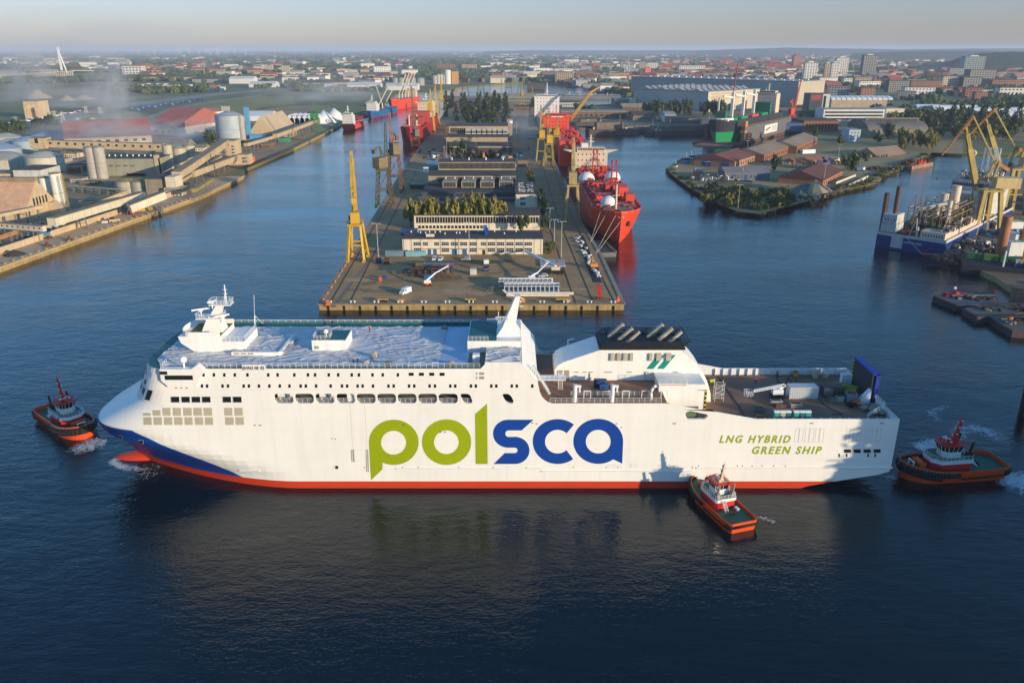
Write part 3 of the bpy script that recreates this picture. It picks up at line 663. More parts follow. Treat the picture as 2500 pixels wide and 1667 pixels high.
for cx,cz,lx,ly in((mx0-.3,38.75,6.5,3.4),(mx0+2.6,42.15,5.2,3.0)):
 q=[(cx-lx/2,MY-ly/2,cz),(cx+lx/2,MY-ly/2,cz),(cx+lx/2,MY+ly/2,cz),(cx-lx/2,MY+ly/2,cz),(cx-lx/2,MY-ly/2,cz)]
 rail(q,1.1,1.0,.05).build('platform_railing',STEELW,ferry)
MB().tube([(mx0+3.9,MY,42.1),(mx0+3.9,MY,46.8)],.14).tube([(mx0+3.4,MY-.5,42.1),(mx0+3.9,MY,45.2)],.06).tube([(mx0+3.3,MY,45.6),(mx0+4.5,MY,45.6)],.07).tube([(mx0+3.4,MY,44.6),(mx0+4.4,MY,44.6)],.07).build('pole_mast',STEELW,ferry)
for x,y,z,a,l in((mx0-2.4,MY-.6,40.9,.5,4.2),(mx0+.7,MY-1,43.0,1.0,2.6),(mx0+2.9,MY-1.6,39.6,.6,3.6)):
 r_=MB().cyl(x,y,z-1.9,z-.2,.16,8).cbox(x,y,z-.25,l,.3,.35,a).cbox(x,y,z-.6,.7,.7,.35);r_.build('radar',STEELW,ferry)
p=fz(613,858,31.3)
an=MB().tube([fl(622,790,2),fl(620,720,2)],.05).tube([fl(622,770,2),fl(642,790,2)],.05).tube([fl(622,790,2),fl(622,770,2)],.14);an.build('whip_antenna',STEELW,ferry)
# --- second roof house
ba,bb=fz(763,857,31.3),fz(846,857,31.3)
MB().box(ba.x,ba.y,31.3,bb.x,ba.y+7.6,34.1).build('roof_house',WHITE,ferry)
MB().box(ba.x+.15,ba.y+.15,34.1,bb.x-.15,ba.y+7.4,34.14).build('house_deck',TEAL,ferry)
for a,b_ in((.8,2.0),(3.4,4.3)):MB().box(ba.x+a,ba.y-.04,31.4,ba.x+b_,ba.y+.1,33.3).build('house_door',STEELW,ferry)
MB().box(ba.x+.5,ba.y-.05,31.9,ba.x+1.6,ba.y+.1,32.6).build('louvre',GREY,ferry)
rail([(ba.x+.3,ba.y+.3,34.1),(ba.x+4.2,ba.y+.3,34.1),(ba.x+4.2,ba.y+4,34.1),(ba.x+.3,ba.y+4,34.1),(ba.x+.3,ba.y+.3,34.1)],1.1,1.0).build('house_railing',STEELW,ferry)
dome(ba.x+3,ba.y+2.4,34.1,.6,1.0)
# long low screens on the roof
sa,sb,sc_=fz(567,868,31.3),fz(684,868,31.3),fz(716,827,31.3)
MB().flat(sa+Vector((0,0,.5)),sb+Vector((0,0,.5)),.8,1.0).flat(sb+Vector((0,0,.5)),sc_+Vector((0,0,.5)),.6,1.1).build('roof_screen',WHITE,ferry)
for k in range(3):MB().box(sa.x+.6+k*1.7,sa.y-.46,31.75,sa.x+1.9+k*1.7,sa.y-.38,32.1).build('louvre',GREY,ferry)
sheet('roof_sheeting',sa.x,sb.x+1.5,sa.y+.3,sc_.y,31.9,TARP,.2,9.0,70,40,.3)
# --- aft roof: tall raked mast casing, house and covered block
ax0=fz(1143,851,31.3).x
MB().box(ax0,-5.5,31.3,2.2,10,34.2).build('casing_house',WHITE,ferry)
MB().box(ax0+.2,-5.3,34.2,ax0+7,9.8,34.25).build('house_deck',TEAL,ferry)
rail([(ax0+.2,-5.3,34.2),(ax0+5,-5.3,34.2)],1.1,1.0).build('house_railing',STEELW,ferry)
py=MB()
bl,br,tl,tr=fl(1209,826,-2.5),fl(1273,836,-2.5),fl(1259,723.5,-.6),fl(1270.5,724,-.6);mr=fl(1257.5,802,-2.2)
yb0,yb1=-2.5,3.5
b0=[(bl.x,yb0,33.8),(br.x,yb0,33.8),(br.x,yb1,33.8),(bl.x,yb1,33.8)];m0=[(bl.x+1.7,-2.1,36.3),(mr.x,-2.1,36.3),(mr.x,2.9,36.3),(bl.x+1.7,2.9,36.3)];t0=[(tl.x,-.6,tl.z),(tr.x,-.6,tl.z),(tr.x,1.4,tl.z),(tl.x,1.4,tl.z)]
for q0,q1 in((b0,m0),(m0,t0)):
 for i in range(4):py.q(q0[i],q0[(i+1)%4],q1[(i+1)%4],q1[i])
py.q(*t0);py.build('mast_casing',WHITE,ferry)
MB().tube([(tl.x-.1,-.3,tl.z-.4),(tl.x-3.2,-.3,tl.z+1.6)],.07).tube([(tl.x-.6,.6,tl.z-1.4),(tl.x-3.2,.6,tl.z+1.3)],.07).tube([(tl.x-2.6,-1.6,39),(tl.x-5,-1.6,39)],.1).tube([(tl.x-4.2,-1.6,37.6),(tl.x-4.2,-1.6,40.4)],.08).tube([(tr.x,0,tl.z-.6),(tr.x+.8,0,tl.z-.8)],.1).tube([(tr.x-.2,0,tl.z-2.6),(tr.x+.7,0,tl.z-2.8)],.1).build('mast_stay',STEELW,ferry)
rail([(tl.x-4.6,-2,38.2),(tl.x-2.0,-2,38.2),(tl.x-2.0,0,38.2)],1.0,.9,.05).build('mast_railing',STEELW,ferry)
MB().box(-6.2,-15.8,31.3,2.2,-6.2,32.8).build('covered_block',WHITE,ferry)
sheet('block_sheeting',-6.1,2.1,-15.6,-6.4,32.7,TARP,.2,14.0,60,50,.35)
sheet('block_sheeting',fl(1188,790,12).x,2.0,10.2,15.2,32.7,TARP,.2,21.0,40,40,.35)
MB().box(fl(1188,790,12).x+.1,10.4,31.3,1.9,15,32.7).build('covered_block',WHITE,ferry)
MB().box(ax0+.4,-14.5,31.3,-7.2,-6.2,31.34).build('well_deck',TEAL,ferry)
MB().box(-9.2,-12.2,31.3,-7.6,-10.6,33.2).build('deck_locker',STEELW,ferry)
stp=MB()
for k in range(12):stp.box(4.6+k*.35,-13.6,30.6-k*.62,5.3+k*.35,-12.2,30.7-k*.62)
stp.flat((4.6,-13.7,31.4),(8.8,-13.7,24.2),.08,.2).flat((4.6,-12.1,31.4),(8.8,-12.1,24.2),.08,.2);stp.build('outside_stair',STEELW,ferry)
rail([(6.4,-11,26.4),(12.6,-11,26.4)],1.1,1.2,.05).box(6.2,-11,26.2,12.8,-8,26.4).build('stair_landing',STEELW,ferry)
lad=MB().tube([(11.2,-8.2,22.6),(11.2,-8.2,27.4)],.06).tube([(12.2,-8.2,22.6),(12.2,-8.2,27.4)],.06)
for k in range(11):lad.bar((11.2,-8.2,22.9+k*.4),(12.2,-8.2,22.9+k*.4),.05)
lad.build('ladder',STEELW,ferry)
# --- funnel casing
fy0,fy1=fz(1400,928,ZU).y,fz(1400,928,ZU).y+10.5
fp=[fl(u,v,fy0)for u,v in((1354,928),(1354,903),(1362,892),(1376,884),(1466,854),(1661,854),(1700,887),(1714,905),(1727,932),(1735,962))]
fpz=[(p_.x,p_.z)for p_ in fp];fpz=[fpz[0]]+fpz[1:]+[(fpz[-1][0]+.2,16.7),(XS+.1,16.7),(XS+.1,ZU)]
MB().yprism(fpz,fy0,fy1).build('funnel_casing',WHITE,ferry)
FX=lambda x:fl(1300+.1956*x,900,fy0).x
def fpan(name,x0,z0,x1,z1,m,t=.06):
 a,b_=fl(1300+.1956*x0,760+.1956*z1,fy0),fl(1300+.1956*x1,760+.1956*z0,fy0)
 return MB().box(a.x,fy0-t,a.z,b_.x,fy0+.05,b_.z).build(name,m,ferry)
def fpoly(name,pts,m,t=.05,label=None):
 vs=[fl(1300+.1956*x,760+.1956*y,fy0-t)for x,y in pts]
 MB().q(*vs).build(name,m,ferry,label=label)
TEALP=mat('teal green paint',(.0,.22,.18),.45,.06,.2)
fpoly('funnel_stripe',[(1420,718),(1510,718),(1655,545),(1565,545)],TEALP,label='left slanted teal stripe');fpoly('funnel_stripe',[(1552,718),(1640,718),(1790,543),(1700,543)],TEALP,label='right slanted teal stripe')
for a,b_ in((970,1015),(1050,1096),(1128,1176),(1210,1256),(1450,1497)):fpan('vent_cowl',a,520,b_,610,BEIGE,.5)
for a,b_ in((1540,1608),(1660,1730)):fpan('vent_cowl',a,518,b_,608,BEIGE,.5)
fpan('casing_door',303,735,378,858,GREY);fpan('casing_door',392,735,460,858,GREY)
fpan('casing_door',1875,770,1948,868,GREY);fpan('pipe_run',712,770,720,862,GREY,.3);fpan('pipe_run',1403,760,1410,858,GREY,.3)
for a,b_ in((525,575),(635,672),(710,752),(905,995),(1190,1240),(1400,1450),(1760,1812)):fpan('cable_tray',a,752,b_,760,GREY,.25)
gx_a,gx_b=fp[4].x,fp[5].x;gz=fp[4].z
MB().box(gx_a-.3,fy0-.15,gz,gx_b+1.2,fy1+.15,gz+.5).build('casing_cap',BLACK,ferry)
gr=MB()
for k in range(4):
 z=gz+.6+k*.5;o_=.25*k
 q=[(gx_a-.2+o_*2.2,fy0-.1-o_*.2,z),(gx_b+.6+o_*2.2,fy0-.1-o_*.2,z),(gx_b+.6+o_*2.2,fy1+.1,z),(gx_a-.2+o_*2.2,fy1+.1,z)]
 for i in range(4):gr.bar(q[i],q[(i+1)%4],.15,4)
for i in range(11):
 x=gx_a+(gx_b-gx_a)*i/10
 for y in(fy0-.1,fy1+.1):gr.bar((x,y,gz+.4),(x+1.6,y,gz+2.2),.13,4)
for i in range(6):gr.bar((gx_a+i*3.6,fy0,gz+1.6),(gx_a+i*3.6,fy1,gz+1.6),.09,4)
gr.build('funnel_cage',BLACK,ferry)
PIPE=mat('scorched exhaust pipe',(.66,.55,.42),.45,.35,.5,metal=.2,col2=(.42,.32,.22))
for x,y,zz,r_ in((980,3.2,2.6,.75),(1095,1.0,1.9,.7),(1190,-.6,1.1,.55),(1485,3.2,2.6,.75),(1600,1.0,1.9,.7),(1720,-.6,1.1,.55)):
 px=FX(x);y=fy0+5+y
 r_*=.8;e=MB().bar((px,y,gz+.3),(px+1.8,y,gz+1.9),r_,14).bar((px+1.8,y,gz+1.9),(px+2.7+zz*.4,y,gz+2.7+zz*.45),r_,14,r_*.92);e.build('exhaust_pipe',PIPE,ferry,smooth=True,angle=40)
 # near lower house with gallery
a,b_=fl(1609,937,-9),fl(1712,937,-9);lz=fl(1609,937,-9).z
MB().box(a.x,-9.2,16.7,b_.x+1.0,fy0-.02,lz).build('stair_house',WHITE,ferry)
MB().box(a.x-.2,-9.5,lz,b_.x-3.5,fy0-.05,lz+.25).build('gallery_floor',WHITE,ferry)
MB().box(a.x+.2,-9.56,lz-.12,b_.x-3.6,-9.46,lz-.0).build('red_edge',mat('red edge paint',(.4,.05,.03),.6),ferry)
rail([(a.x-.1,-9.4,lz+.25),(b_.x-3.6,-9.4,lz+.25)],1.1,1.6,.04).build('gallery_railing',STEELW,ferry)
p=fl(1300+.1956*2065,760+.1956*990,-9.26);q=fl(1300+.1956*2190,760+.1956*975,-9.26)
lettering('NO SMOKING',(p.x,-9.26,p.z),(q.x-p.x,0,0),(0,0,.28),mat('red lettering',(.5,.03,.03),.6),ferry,label='red words NO SMOKING')
hz=MB();hz2=MB()
for k in range(10):
 z=17.0+k*.6;(hz if k%2 else hz2).box(b_.x+1.0,-9.3,z,b_.x+1.5,-8.9,z+.6)
hz.build('hazard_stripe',mat('safety yellow',(.6,.42,.02),.6),ferry);hz2.build('hazard_stripe',BLACK,ferry)
# side deck fittings
rail([(X2-.6,-15.6,ZU-.1),(X1-1,-15.6,ZU-.1)],1.2,1.3,.04).build('deck_railing',STEELW,ferry)
rail([(X2+4.6,-11.6,ZU-.05),(X1-5.5,-11.6,ZU-.05)],1.1,1.3,.04,4).build('deck_railing',STEELW,ferry)
rail([(X2-2,15.6,ZU-.1),(XS,15.6,ZU-.1)],1.2,2.0,.05).build('deck_railing',STEELW,ferry)
for u in(1403,1494):
 q=fl(u,981,-15);MB().cyl(q.x,-15,ZU-.1,ZU+4.3,.5,12).cbox(q.x+.5,-15,ZU+3.6,1.8,.5,.6).cbox(q.x+1.1,-15,ZU+2.4,.35,.35,1.2).build('bunker_crane',STEELW,ferry)
for k in range(5):
 q=fz(1425+k*47,972,ZU);MB().tube([(q.x,q.y,ZU),(q.x,q.y,ZU+1.9),(q.x+1.6,q.y,ZU+1.9),(q.x+1.6,q.y,ZU)],.1).build('pipe_loop',STEELW,ferry)
q=fz(1590,975,ZU);MB().tube([(q.x,q.y,ZU),(q.x-.2,q.y,ZU+1.8),(q.x+.2,q.y,ZU+3),(q.x+.9,q.y,ZU+3.6)],.35,10).build('swan_neck_vent',STEELW,ferry,smooth=True)
q=fz(1386,866,ZU);MB().tube([(q.x,q.y,ZU),(q.x,q.y,ZU+4.2),(q.x+1.6,q.y,ZU+4.6)],.25,8).build('deck_davit',STEELW,ferry)
# bulwark of the aft deck with frames, both sides and stern
bw=MB()
for y,s_ in((15.75,-1),(-15.75,1)):
 if s_>0:bw.yprism([(XC+.6,16.6),(XE-.1,16.6),(XE-.1,ZD),(X0,ZD),(XC+.6,zXC-.1)],y-.1,y+.1)
 else:bw.yprism([(XS,16.6),(XE-.1,16.6),(XE-.1,ZD),(X0,ZD),(X1+1,ZU-.4),(XS,ZU-.4)],y-.1,y+.1)
 n=16
 for i in range(n+1):
  x=X0-2+(XE-X0+1.5)*i/n;bw.box(x-.06,min(y,y+s_*.7),16.7,x+.06,max(y,y+s_*.7),ZD)
bw.box(XE-.35,-15.7,16.6,XE-.2,-3.6,ZD-.3).box(XE-.35,9,16.6,XE-.2,15.7,ZD-.3)
bw.build('bulwark',mat('bulwark white',(.72,.73,.74),.5,.08,.3,streak=.15),ferry)
# raised stern ramp
DBL=mat('ramp blue',(.005,.03,.30),.5,.1,.3);DKG=mat('ramp inner',(.012,.03,.035),.6,.25,.3)
r0,r1=-2.6,8.4
MB().box(89.7,r0,17.0,90.5,r1,24.2).build('ramp_plate',DKG,ferry)
rb=MB().box(90.5,r0-.4,16.8,91.5,r0+.5,24.5).box(90.5,r1-.5,16.8,91.5,r1+.4,23.7).box(89.6,r0-.4,24.2,91.4,r1+.4,24.6)
for k in range(6):rb.box(90.5,r0+1+k*1.7,17,91.2,r0+1.25+k*1.7,24.2)
rb.build('ramp_beam',DBL,ferry)
rs,rs2=MB(),MB()
for k in range(14):(rs if k%2 else rs2).box(89.55,r1-.2,17.2+k*.48,89.7,r1+.35,17.2+(k+1)*.48)
rs.build('hazard_stripe',MATS['safety yellow'],ferry);rs2.build('hazard_stripe',BLACK,ferry)
MB().yprism([(86.4,16.7),(89.6,16.7),(89.6,20.4)],r0-.9,r0+.7).build('ramp_hinge_house',mat('bulwark white',(.7,.7,.7)),ferry);MB().box(87,r1-.4,16.7,89.6,r1+1.2,19.8).build('ramp_hinge_house',MATS['bulwark white'],ferry)
rail([(84,-15,18.5),(90.6,-9.5,18.5),(90.6,-4,18.5)],1.1,1.4,.05).build('stern_railing',STEELW,ferry)
# ================================================================== TUGS
ORANGE=mat('tug orange red',(.74,.085,.015),.45,.15,.4,streak=.2)
REDP=mat('tug red',(.55,.025,.018),.45,.12,.4)
GRND=mat('green steel deck',(.02,.12,.075),.65,.3,.5)
RUB=mat('black rubber',(.012,.011,.011),.8,.3,.8)
CHAIN=mat('pale chain',(.35,.33,.30),.6,.2,1)
TW=mat('tug white',(.72,.74,.75),.45,.08,.4,streak=.15)
TGL=GLASS
def tug(label,x,y,rot,mast_m,roof_m,name_txt,tall=0.0):
 t=thing('tugboat',label,'tugboat',(x,y,0),rot,'tugs guiding the ferry')
 L_=12.6
 def bh(s):
  if s<-.86:return 3.7+.75*math.sqrt(max(0,1-((s+.86)/.14)**2))
  if s<.25:return 4.45+.3*math.cos(s*1.2)
  q=(s-.25)/.75;return 4.74*max(0,1-q**2.3)**.55
 def sheer(s):return 2.0+.25*s*s+(1.15*max(0,s)**1.6)
 ss=[-1+2*i/36 for i in range(37)]
 def ring(k,dz,rake=0.0):
  r=[(s*L_+(rake if s>0 else 0)*max(0,s)**3,-bh(s)*k,sheer(s)+dz)for s in ss]
  return r+[(a,-b,c)for a,b,c in reversed(r)]
 h=MB();R0=[(a*.90,b*.80,-1.6)for a,b,c in ring(1,0)];R1=[(a*.965,b*.93,.15)for a,b,c in ring(1,0)];R2=ring(1,0);R3=ring(1.0,1.0);R4=ring(.955,1.0);R5=ring(.955,-.05)
 R4=[(a*.985,b,c)for a,b,c in R4];R5=[(a*.985,b,c)for a,b,c in R5]
 n=len(R0)
 for A,B in((R0,R1),(R1,R2),(R2,R3),(R3,R4),(R4,R5)):
  for i in range(n):h.q(A[i],A[(i+1)%n],B[(i+1)%n],B[i])
 h.build('hull',ORANGE,t,smooth=True,angle=35)
 d=MB();half=len(ss)
 for i in range(half-1):d.q(R5[i],R5[i+1],R5[n-2-i],R5[n-1-i])
 d.build('deck',GRND,t)
 f=MB()
 pts=[(a*1.012,b*1.03,c-.15)for a,b,c in ring(1,0)if True]
 fr=[p for p in pts if p[0]>1.0]
 # order the bow belt from one side round the stem to the other
 a_=[p for p in pts[:half]if p[0]>.5];b_=[p for p in pts[half:]if p[0]>.5]
 bow=a_+b_[1:]
 f.tube([(p[0],p[1],p[2]+.25)for p in bow],.62,8);f.tube([(p[0]*.985,p[1]*.97,p[2]-.75)for p in bow if p[0]>4.5],.6,8)
 f.build('bow_fender',RUB,t,smooth=True)
 g=MB();sa_=[p for p in pts[:half]if p[0]<=.5];sb_=[p for p in pts[half:]if p[0]<=.5]
 g.tube([(p[0],p[1],p[2]-.6)for p in sa_],.2,6).tube([(p[0],p[1],p[2]-.6)for p in sb_],.2,6)
 st=[p for p in pts if p[0]<-10.6];st.sort(key=lambda p:p[1]);g.tube([(p[0]-.1,p[1],p[2]+.1)for p in st],.4,6)
 g.build('side_fender',RUB,t,smooth=True)
 c=MB()
 for i,p in enumerate(bow):
  if i%1==0 and p[0]>1.5:c.tube([(p[0]*.985,p[1]*.97,p[2]+1.1),(p[0]*1.035,p[1]*1.09,p[2]+.5),(p[0]*1.03,p[1]*1.08,p[2]-.2)],.055,4)
 c.build('fender_chain',CHAIN,t,kind='stuff')
 z0=2.2;hx0,hx1,hw=-3.4,6.0,3.1
 def oct_(x0,x1,w,cx=1.6,cf=1.8):return[(x0,-w+.5),(x0+.5,-w),(x1-cx,-w),(x1,-w+cf),(x1,w-cf),(x1-cx,w),(x0+.5,w),(x0,w-.5)]
 MB().prism(oct_(hx0,hx1,hw),z0-.3,z0+2.1).build('lower_house',ORANGE if roof_m is not REDP else REDP,t)
 MB().prism(oct_(hx0-.2,hx1+.2,hw+.25),z0+2.1,z0+3.0).build('white_house',TW,t)
 MB().prism(oct_(hx0,hx1,hw),z0+3.0,z0+3.04).build('bridge_deck',GRND,t)
 po=oct_(hx0,hx1+.05,hw+.1);rail([(p[0],p[1],z0+3.0)for p in po+po[:1]],1.0,1.0,.04).build('railing',STEELW,t)
 # wheelhouse: white foot, leaning glazing, visor roof
 MB().prism(oct_(-1.2,3.4,2.0,1.0,1.1),z0+3.04,z0+4.5+tall).build('wheelhouse_base',TW,t)
 lo=oct_(-1.2,3.4,2.0,1.0,1.1);hi=oct_(-1.4,3.9,2.3,1.15,1.25);gz0,gz1=z0+4.5+tall,z0+6.0+tall
 gl=MB();fr=MB()
 for i in range(8):
  A,B,C_,D=lo[i],lo[(i+1)%8],hi[(i+1)%8],hi[i]
  gl.q((A[0],A[1],gz0),(B[0],B[1],gz0),(C_[0],C_[1],gz1),(D[0],D[1],gz1))
  fr.bar((A[0]*1.01,A[1]*1.01,gz0),(D[0]*1.01,D[1]*1.01,gz1),.09,4)
  for k in range(1,3 if i in(1,5)else 2):
   tt=k/(3 if i in(1,5)else 2);a1=[A[j]+(B[j]-A[j])*tt for j in(0,1)];d1=[D[j]+(C_[j]-D[j])*tt for j in(0,1)]
   fr.bar((a1[0]*1.01,a1[1]*1.01,gz0),(d1[0]*1.01,d1[1]*1.01,gz1),.06,4)
 gl.build('wheelhouse_glazing',TGL,t);fr.build('window_frame',STEELW,t)
 MB().prism(oct_(-1.7,4.2,2.5,1.2,1.3),gz1,gz1+.28).build('wheelhouse_roof',roof_m,t)
 rp=oct_(-1.2,3.2,1.9,1.0,1.1);rail([(p[0],p[1],gz1+.28)for p in rp+rp[:1]],.8,.9,.04,2).build('roof_railing',mast_m,t)
 m=MB();mz=gz1+.28
 taper(m,(.3,0,mz),.42,.42,(-.9,0,mz+6.0),.20,.20)
 m.flat((.1,-1.3,mz+1.9),(.1,1.3,mz+1.9),.3,.12).flat((-.4,-.8,mz+4.2),(-.4,.8,mz+4.2),.2,.1).bar((-.9,0,mz+6),(-.9,0,mz+7),.05)
 m.cbox(.5,0,mz,1.6,1.6,.9)
 m.build('mast',mast_m,t)
 for k in range(6):
  q=MB().cbox(.3-.2*k-.0,.42 if k%2 else-.42,mz+1.0+k*.85,.28,.28,.3);q.build('mast_lamp',STEELW if mast_m is REDP else BLACK,t)
 MB().ball((1.6,-1.1,mz+.6),.4,10,6).ball((1.7,1.2,mz+.5),.3,10,6).build('satellite_dome',STEELW,t,smooth=True)
 MB().cyl(2.2,0,mz,mz+.9,.1,6).cbox(2.2,0,mz+.9,.25,1.9,.2,.6).build('radar',STEELW,t)
 for y_ in(-2.35,2.35):
  fu=MB().prism([(-3.2,y_-.5),(-1.9,y_-.5),(-1.9,y_+.5),(-3.2,y_+.5)],z0+2.9,z0+4.6).bar((-2.6,y_,z0+4.5),(-3.1,y_,z0+7.1),.3,10);fu.build('funnel',BLACK if mast_m is REDP else GREY,t)
 sd_=MB()
 for k in range(9):sd_.box(-3.6-k*.27,.6,z0+3.0-k*.33,-3.3-k*.27,1.5,z0+3.06-k*.33)
 sd_.flat((-3.4,.55,z0+3.1),(-6,.55,z0+.1),.08,.22).flat((-3.4,1.55,z0+3.1),(-6,1.55,z0+.1),.08,.22);sd_.build('stair',STEELW,t)
 MB().bar((8.0,-1.3,z0+1.4),(8.0,1.3,z0+1.4),.75,14).box(7.2,-1.7,z0,8.8,-1.35,z0+1.9).box(7.2,1.35,z0,8.8,1.7,z0+1.9).build('towing_winch',ORANGE,t)
 MB().bar((9.9,-.9,z0+.3),(9.9,-.9,z0+1.9),.16,8).bar((9.9,.9,z0+.3),(9.9,.9,z0+1.9),.16,8).bar((9.9,-1.1,z0+1.9),(9.9,1.1,z0+1.9),.2,8).build('staple',STEELW,t)
 MB().bar((-6.6,-.5,1.9),(-6.6,-.5,3.0),.2,8).bar((-6.6,.5,1.9),(-6.6,.5,3.0),.2,8).bar((-6.6,-1.2,2.7),(-6.6,1.2,2.7),.16,8).build('aft_bitt',BLACK,t)
 MB().cbox(-5.0,-2.6,1.9,1.6,.8,.9).build('deck_box',TW,t);MB().bar((-4.6,-3.0,2.2),(-4.6,-1.8,2.2),.32,10).build('hose_reel',ORANGE,t)
 MB().box(3.2,-hw-.28,z0+2.2,4.4,-hw-.2,z0+2.9).build('life_ring_panel',ORANGE,t)
 lettering(name_txt,(-.6,-hw-.27,z0+2.35),(2.6,0,0),(0,0,.42),BLACK,t)
 q0=Vector((6.2-1.6+.25,-hw-.25,z0+2.35));
 # tyres along the quarter
 for k in range(5):
  ty=MB();x_=-10.2+k*.6
  ty.ball((x_,-4.95,1.5),.36,8,6);ty.build('tyre',RUB,t)
 return t
t1=tug('orange tug with red mast off the blue bow of the ferry',-125.6,203.5,R(-40),REDP,REDP,'ARION')
t2=tug('orange tug with red mast pushing at the white stern of the ferry',109.6,176.8,R(187),REDP,REDP,'ARES')
t3=tug('orange tug with cream mast, nosing against the long side of the ferry',47.9,160.4,R(108),mat('cream mast paint',(.62,.52,.36),.5),REDP,'HERMES',.2)
t3.scale=(.82,.82,.82);t2.scale=(1.06,1.06,1.06)
# rudder wash and bow waves: lacy foam lying on the water
FOAMM=bpy.data.materials.new('foam');FOAMM.use_nodes=True
def foam_mat():
 t=FOAMM.node_tree;N=t.nodes.new;L=t.links.new;b=t.nodes['Principled BSDF'];b.inputs['Base Color'].default_value=(.75,.78,.78,1);b.inputs['Roughness'].default_value=.8
 tc=N('ShaderNodeTexCoord');at=N('ShaderNodeAttribute');at.attribute_name='foam'
 mp=N('ShaderNodeMapping');mp.inputs['Scale'].default_value=(.9,.9,.9);L(tc.outputs['Object'],mp.inputs[0])
 wv_=N('ShaderNodeTexNoise');wv_.inputs['Scale'].default_value=.5;wv_.inputs['Detail'].default_value=3;L(mp.outputs[0],wv_.inputs['Vector'])
 ad=N('ShaderNodeMix');ad.data_type='VECTOR';ad.inputs['Factor'].default_value=.45;L(mp.outputs[0],ad.inputs['A']);L(wv_.outputs['Color'],ad.inputs['B'])
 n1=N('ShaderNodeTexVoronoi');n1.feature='DISTANCE_TO_EDGE';n1.inputs['Scale'].default_value=1.4;L(ad.outputs['Result'],n1.inputs['Vector'])
 n2=N('ShaderNodeTexNoise');n2.inputs['Scale'].default_value=.55;n2.inputs['Detail'].default_value=7;n2.inputs['Roughness'].default_value=.72;L(mp.outputs[0],n2.inputs['Vector'])
 r1=N('ShaderNodeMapRange');r1.inputs['From Min'].default_value=.10;r1.inputs['From Max'].default_value=.0;L(n1.outputs['Distance'],r1.inputs['Value'])
 s1=N('ShaderNodeMath');s1.operation='MULTIPLY_ADD';L(r1.outputs[0],s1.inputs[0]);s1.inputs[1].default_value=.22;L(n2.outputs['Fac'],s1.inputs[2])
 s2=N('ShaderNodeMath');s2.operation='ADD';L(s1.outputs[0],s2.inputs[0]);L(at.outputs['Fac'],s2.inputs[1])
 r2=N('ShaderNodeMapRange');r2.inputs['From Min'].default_value=.93;r2.inputs['From Max'].default_value=1.28;r2.inputs['To Max'].default_value=.8;L(s2.outputs[0],r2.inputs['Value'])
 L(r2.outputs[0],b.inputs['Alpha'])
foam_mat()
def foam(path,widths,strength,label,nx=40,ny=10):
 """a patch of foam along a path on the water"""
 pts=[Vector((p[0],p[1],0))for p in path];cum=[0]
 for a,b in zip(pts,pts[1:]):cum.append(cum[-1]+(b-a).length)
 vs,at=[],[]
 for i in range(nx+1):
  d=cum[-1]*i/nx;k=max(j for j in range(len(cum)-1)if cum[j]<=d+1e-6);f=(d-cum[k])/(cum[k+1]-cum[k])
  p=pts[k].lerp(pts[k+1],f);tg=(pts[min(k+1,len(pts)-1)]-pts[k]).normalized();nr=Vector((-tg.y,tg.x,0));w_=widths[k]+(widths[k+1]-widths[k])*f;st=strength[k]+(strength[k+1]-strength[k])*f
  for j in range(ny+1):
   s=-1+2*j/ny;q=p+nr*s*w_;vs.append((q.x,q.y,.03));at.append(st*max(0,1-s*s)-(.0 if 0<i<nx else .5))
 fs=[(i*(ny+1)+j,(i+1)*(ny+1)+j,(i+1)*(ny+1)+j+1,i*(ny+1)+j+1)for i in range(nx)for j in range(ny)]
 me=bpy.data.meshes.new('foam');me.from_pydata(vs,[],fs);me.materials.append(FOAMM)
 a=me.attributes.new('foam','FLOAT','POINT');a.data.foreach_set('value',at);me.update()
 return put('foam',me,None,kind='stuff',label=label)
def W0(*uv):return[tuple(PZ(u,v,0))[:2]for u,v in uv]
foam(W0((262,1078),(232,1082),(200,1095),(170,1108)),[4,6,6,4],[.6,.68,.6,.4],'white wash under the bow of the small orange tug')
foam(W0((286,1118),(276,1128),(300,1140),(345,1146),(372,1140)),[1.5,2.0,2.2,2.0,1.0],[.8,.75,.7,.6,.4],'bow wave curling round the bulb')
foam(W0((372,1130),(360,1160),(330,1190)),[5,6,5],[.35,.42,.2],'broken water beside the bulb')
foam(W0((2430,1150),(2470,1168),(2540,1190)),[4.5,8,12],[.7,.76,.7],'propeller wash behind the stern tug')
foam(W0((2232,1092),(2290,1085),(2345,1090)),[4,5.5,4],[.65,.7,.6],'wash along the far side of the stern tug')
foam(W0((2330,1075),(2352,1045),(2400,1048),(2450,1075)),[3,4.5,5.5,4],[.5,.56,.58,.5],'curl of foam beyond the stern tug')
foam(W0((2290,1028),(2276,1005),(2310,990)),[2.5,3,2],[.45,.5,.4],'streak of foam astern of the ferry')
foam(W0((2180,1160),(2160,1172),(2140,1165)),[2.5,3,2.5],[.45,.45,.3],'ripples between stern and tug')
foam(W0((1848,1262),(1875,1268),(1915,1282)),[1.2,1.4,1],[.5,.5,.3],'thin wash behind the small tug')
foam(W0((400,1128),(520,1160),(640,1182),(760,1192)),[.5,.6,.6,.4],[.5,.5,.45,.35],'thin line of foam along the waterline')
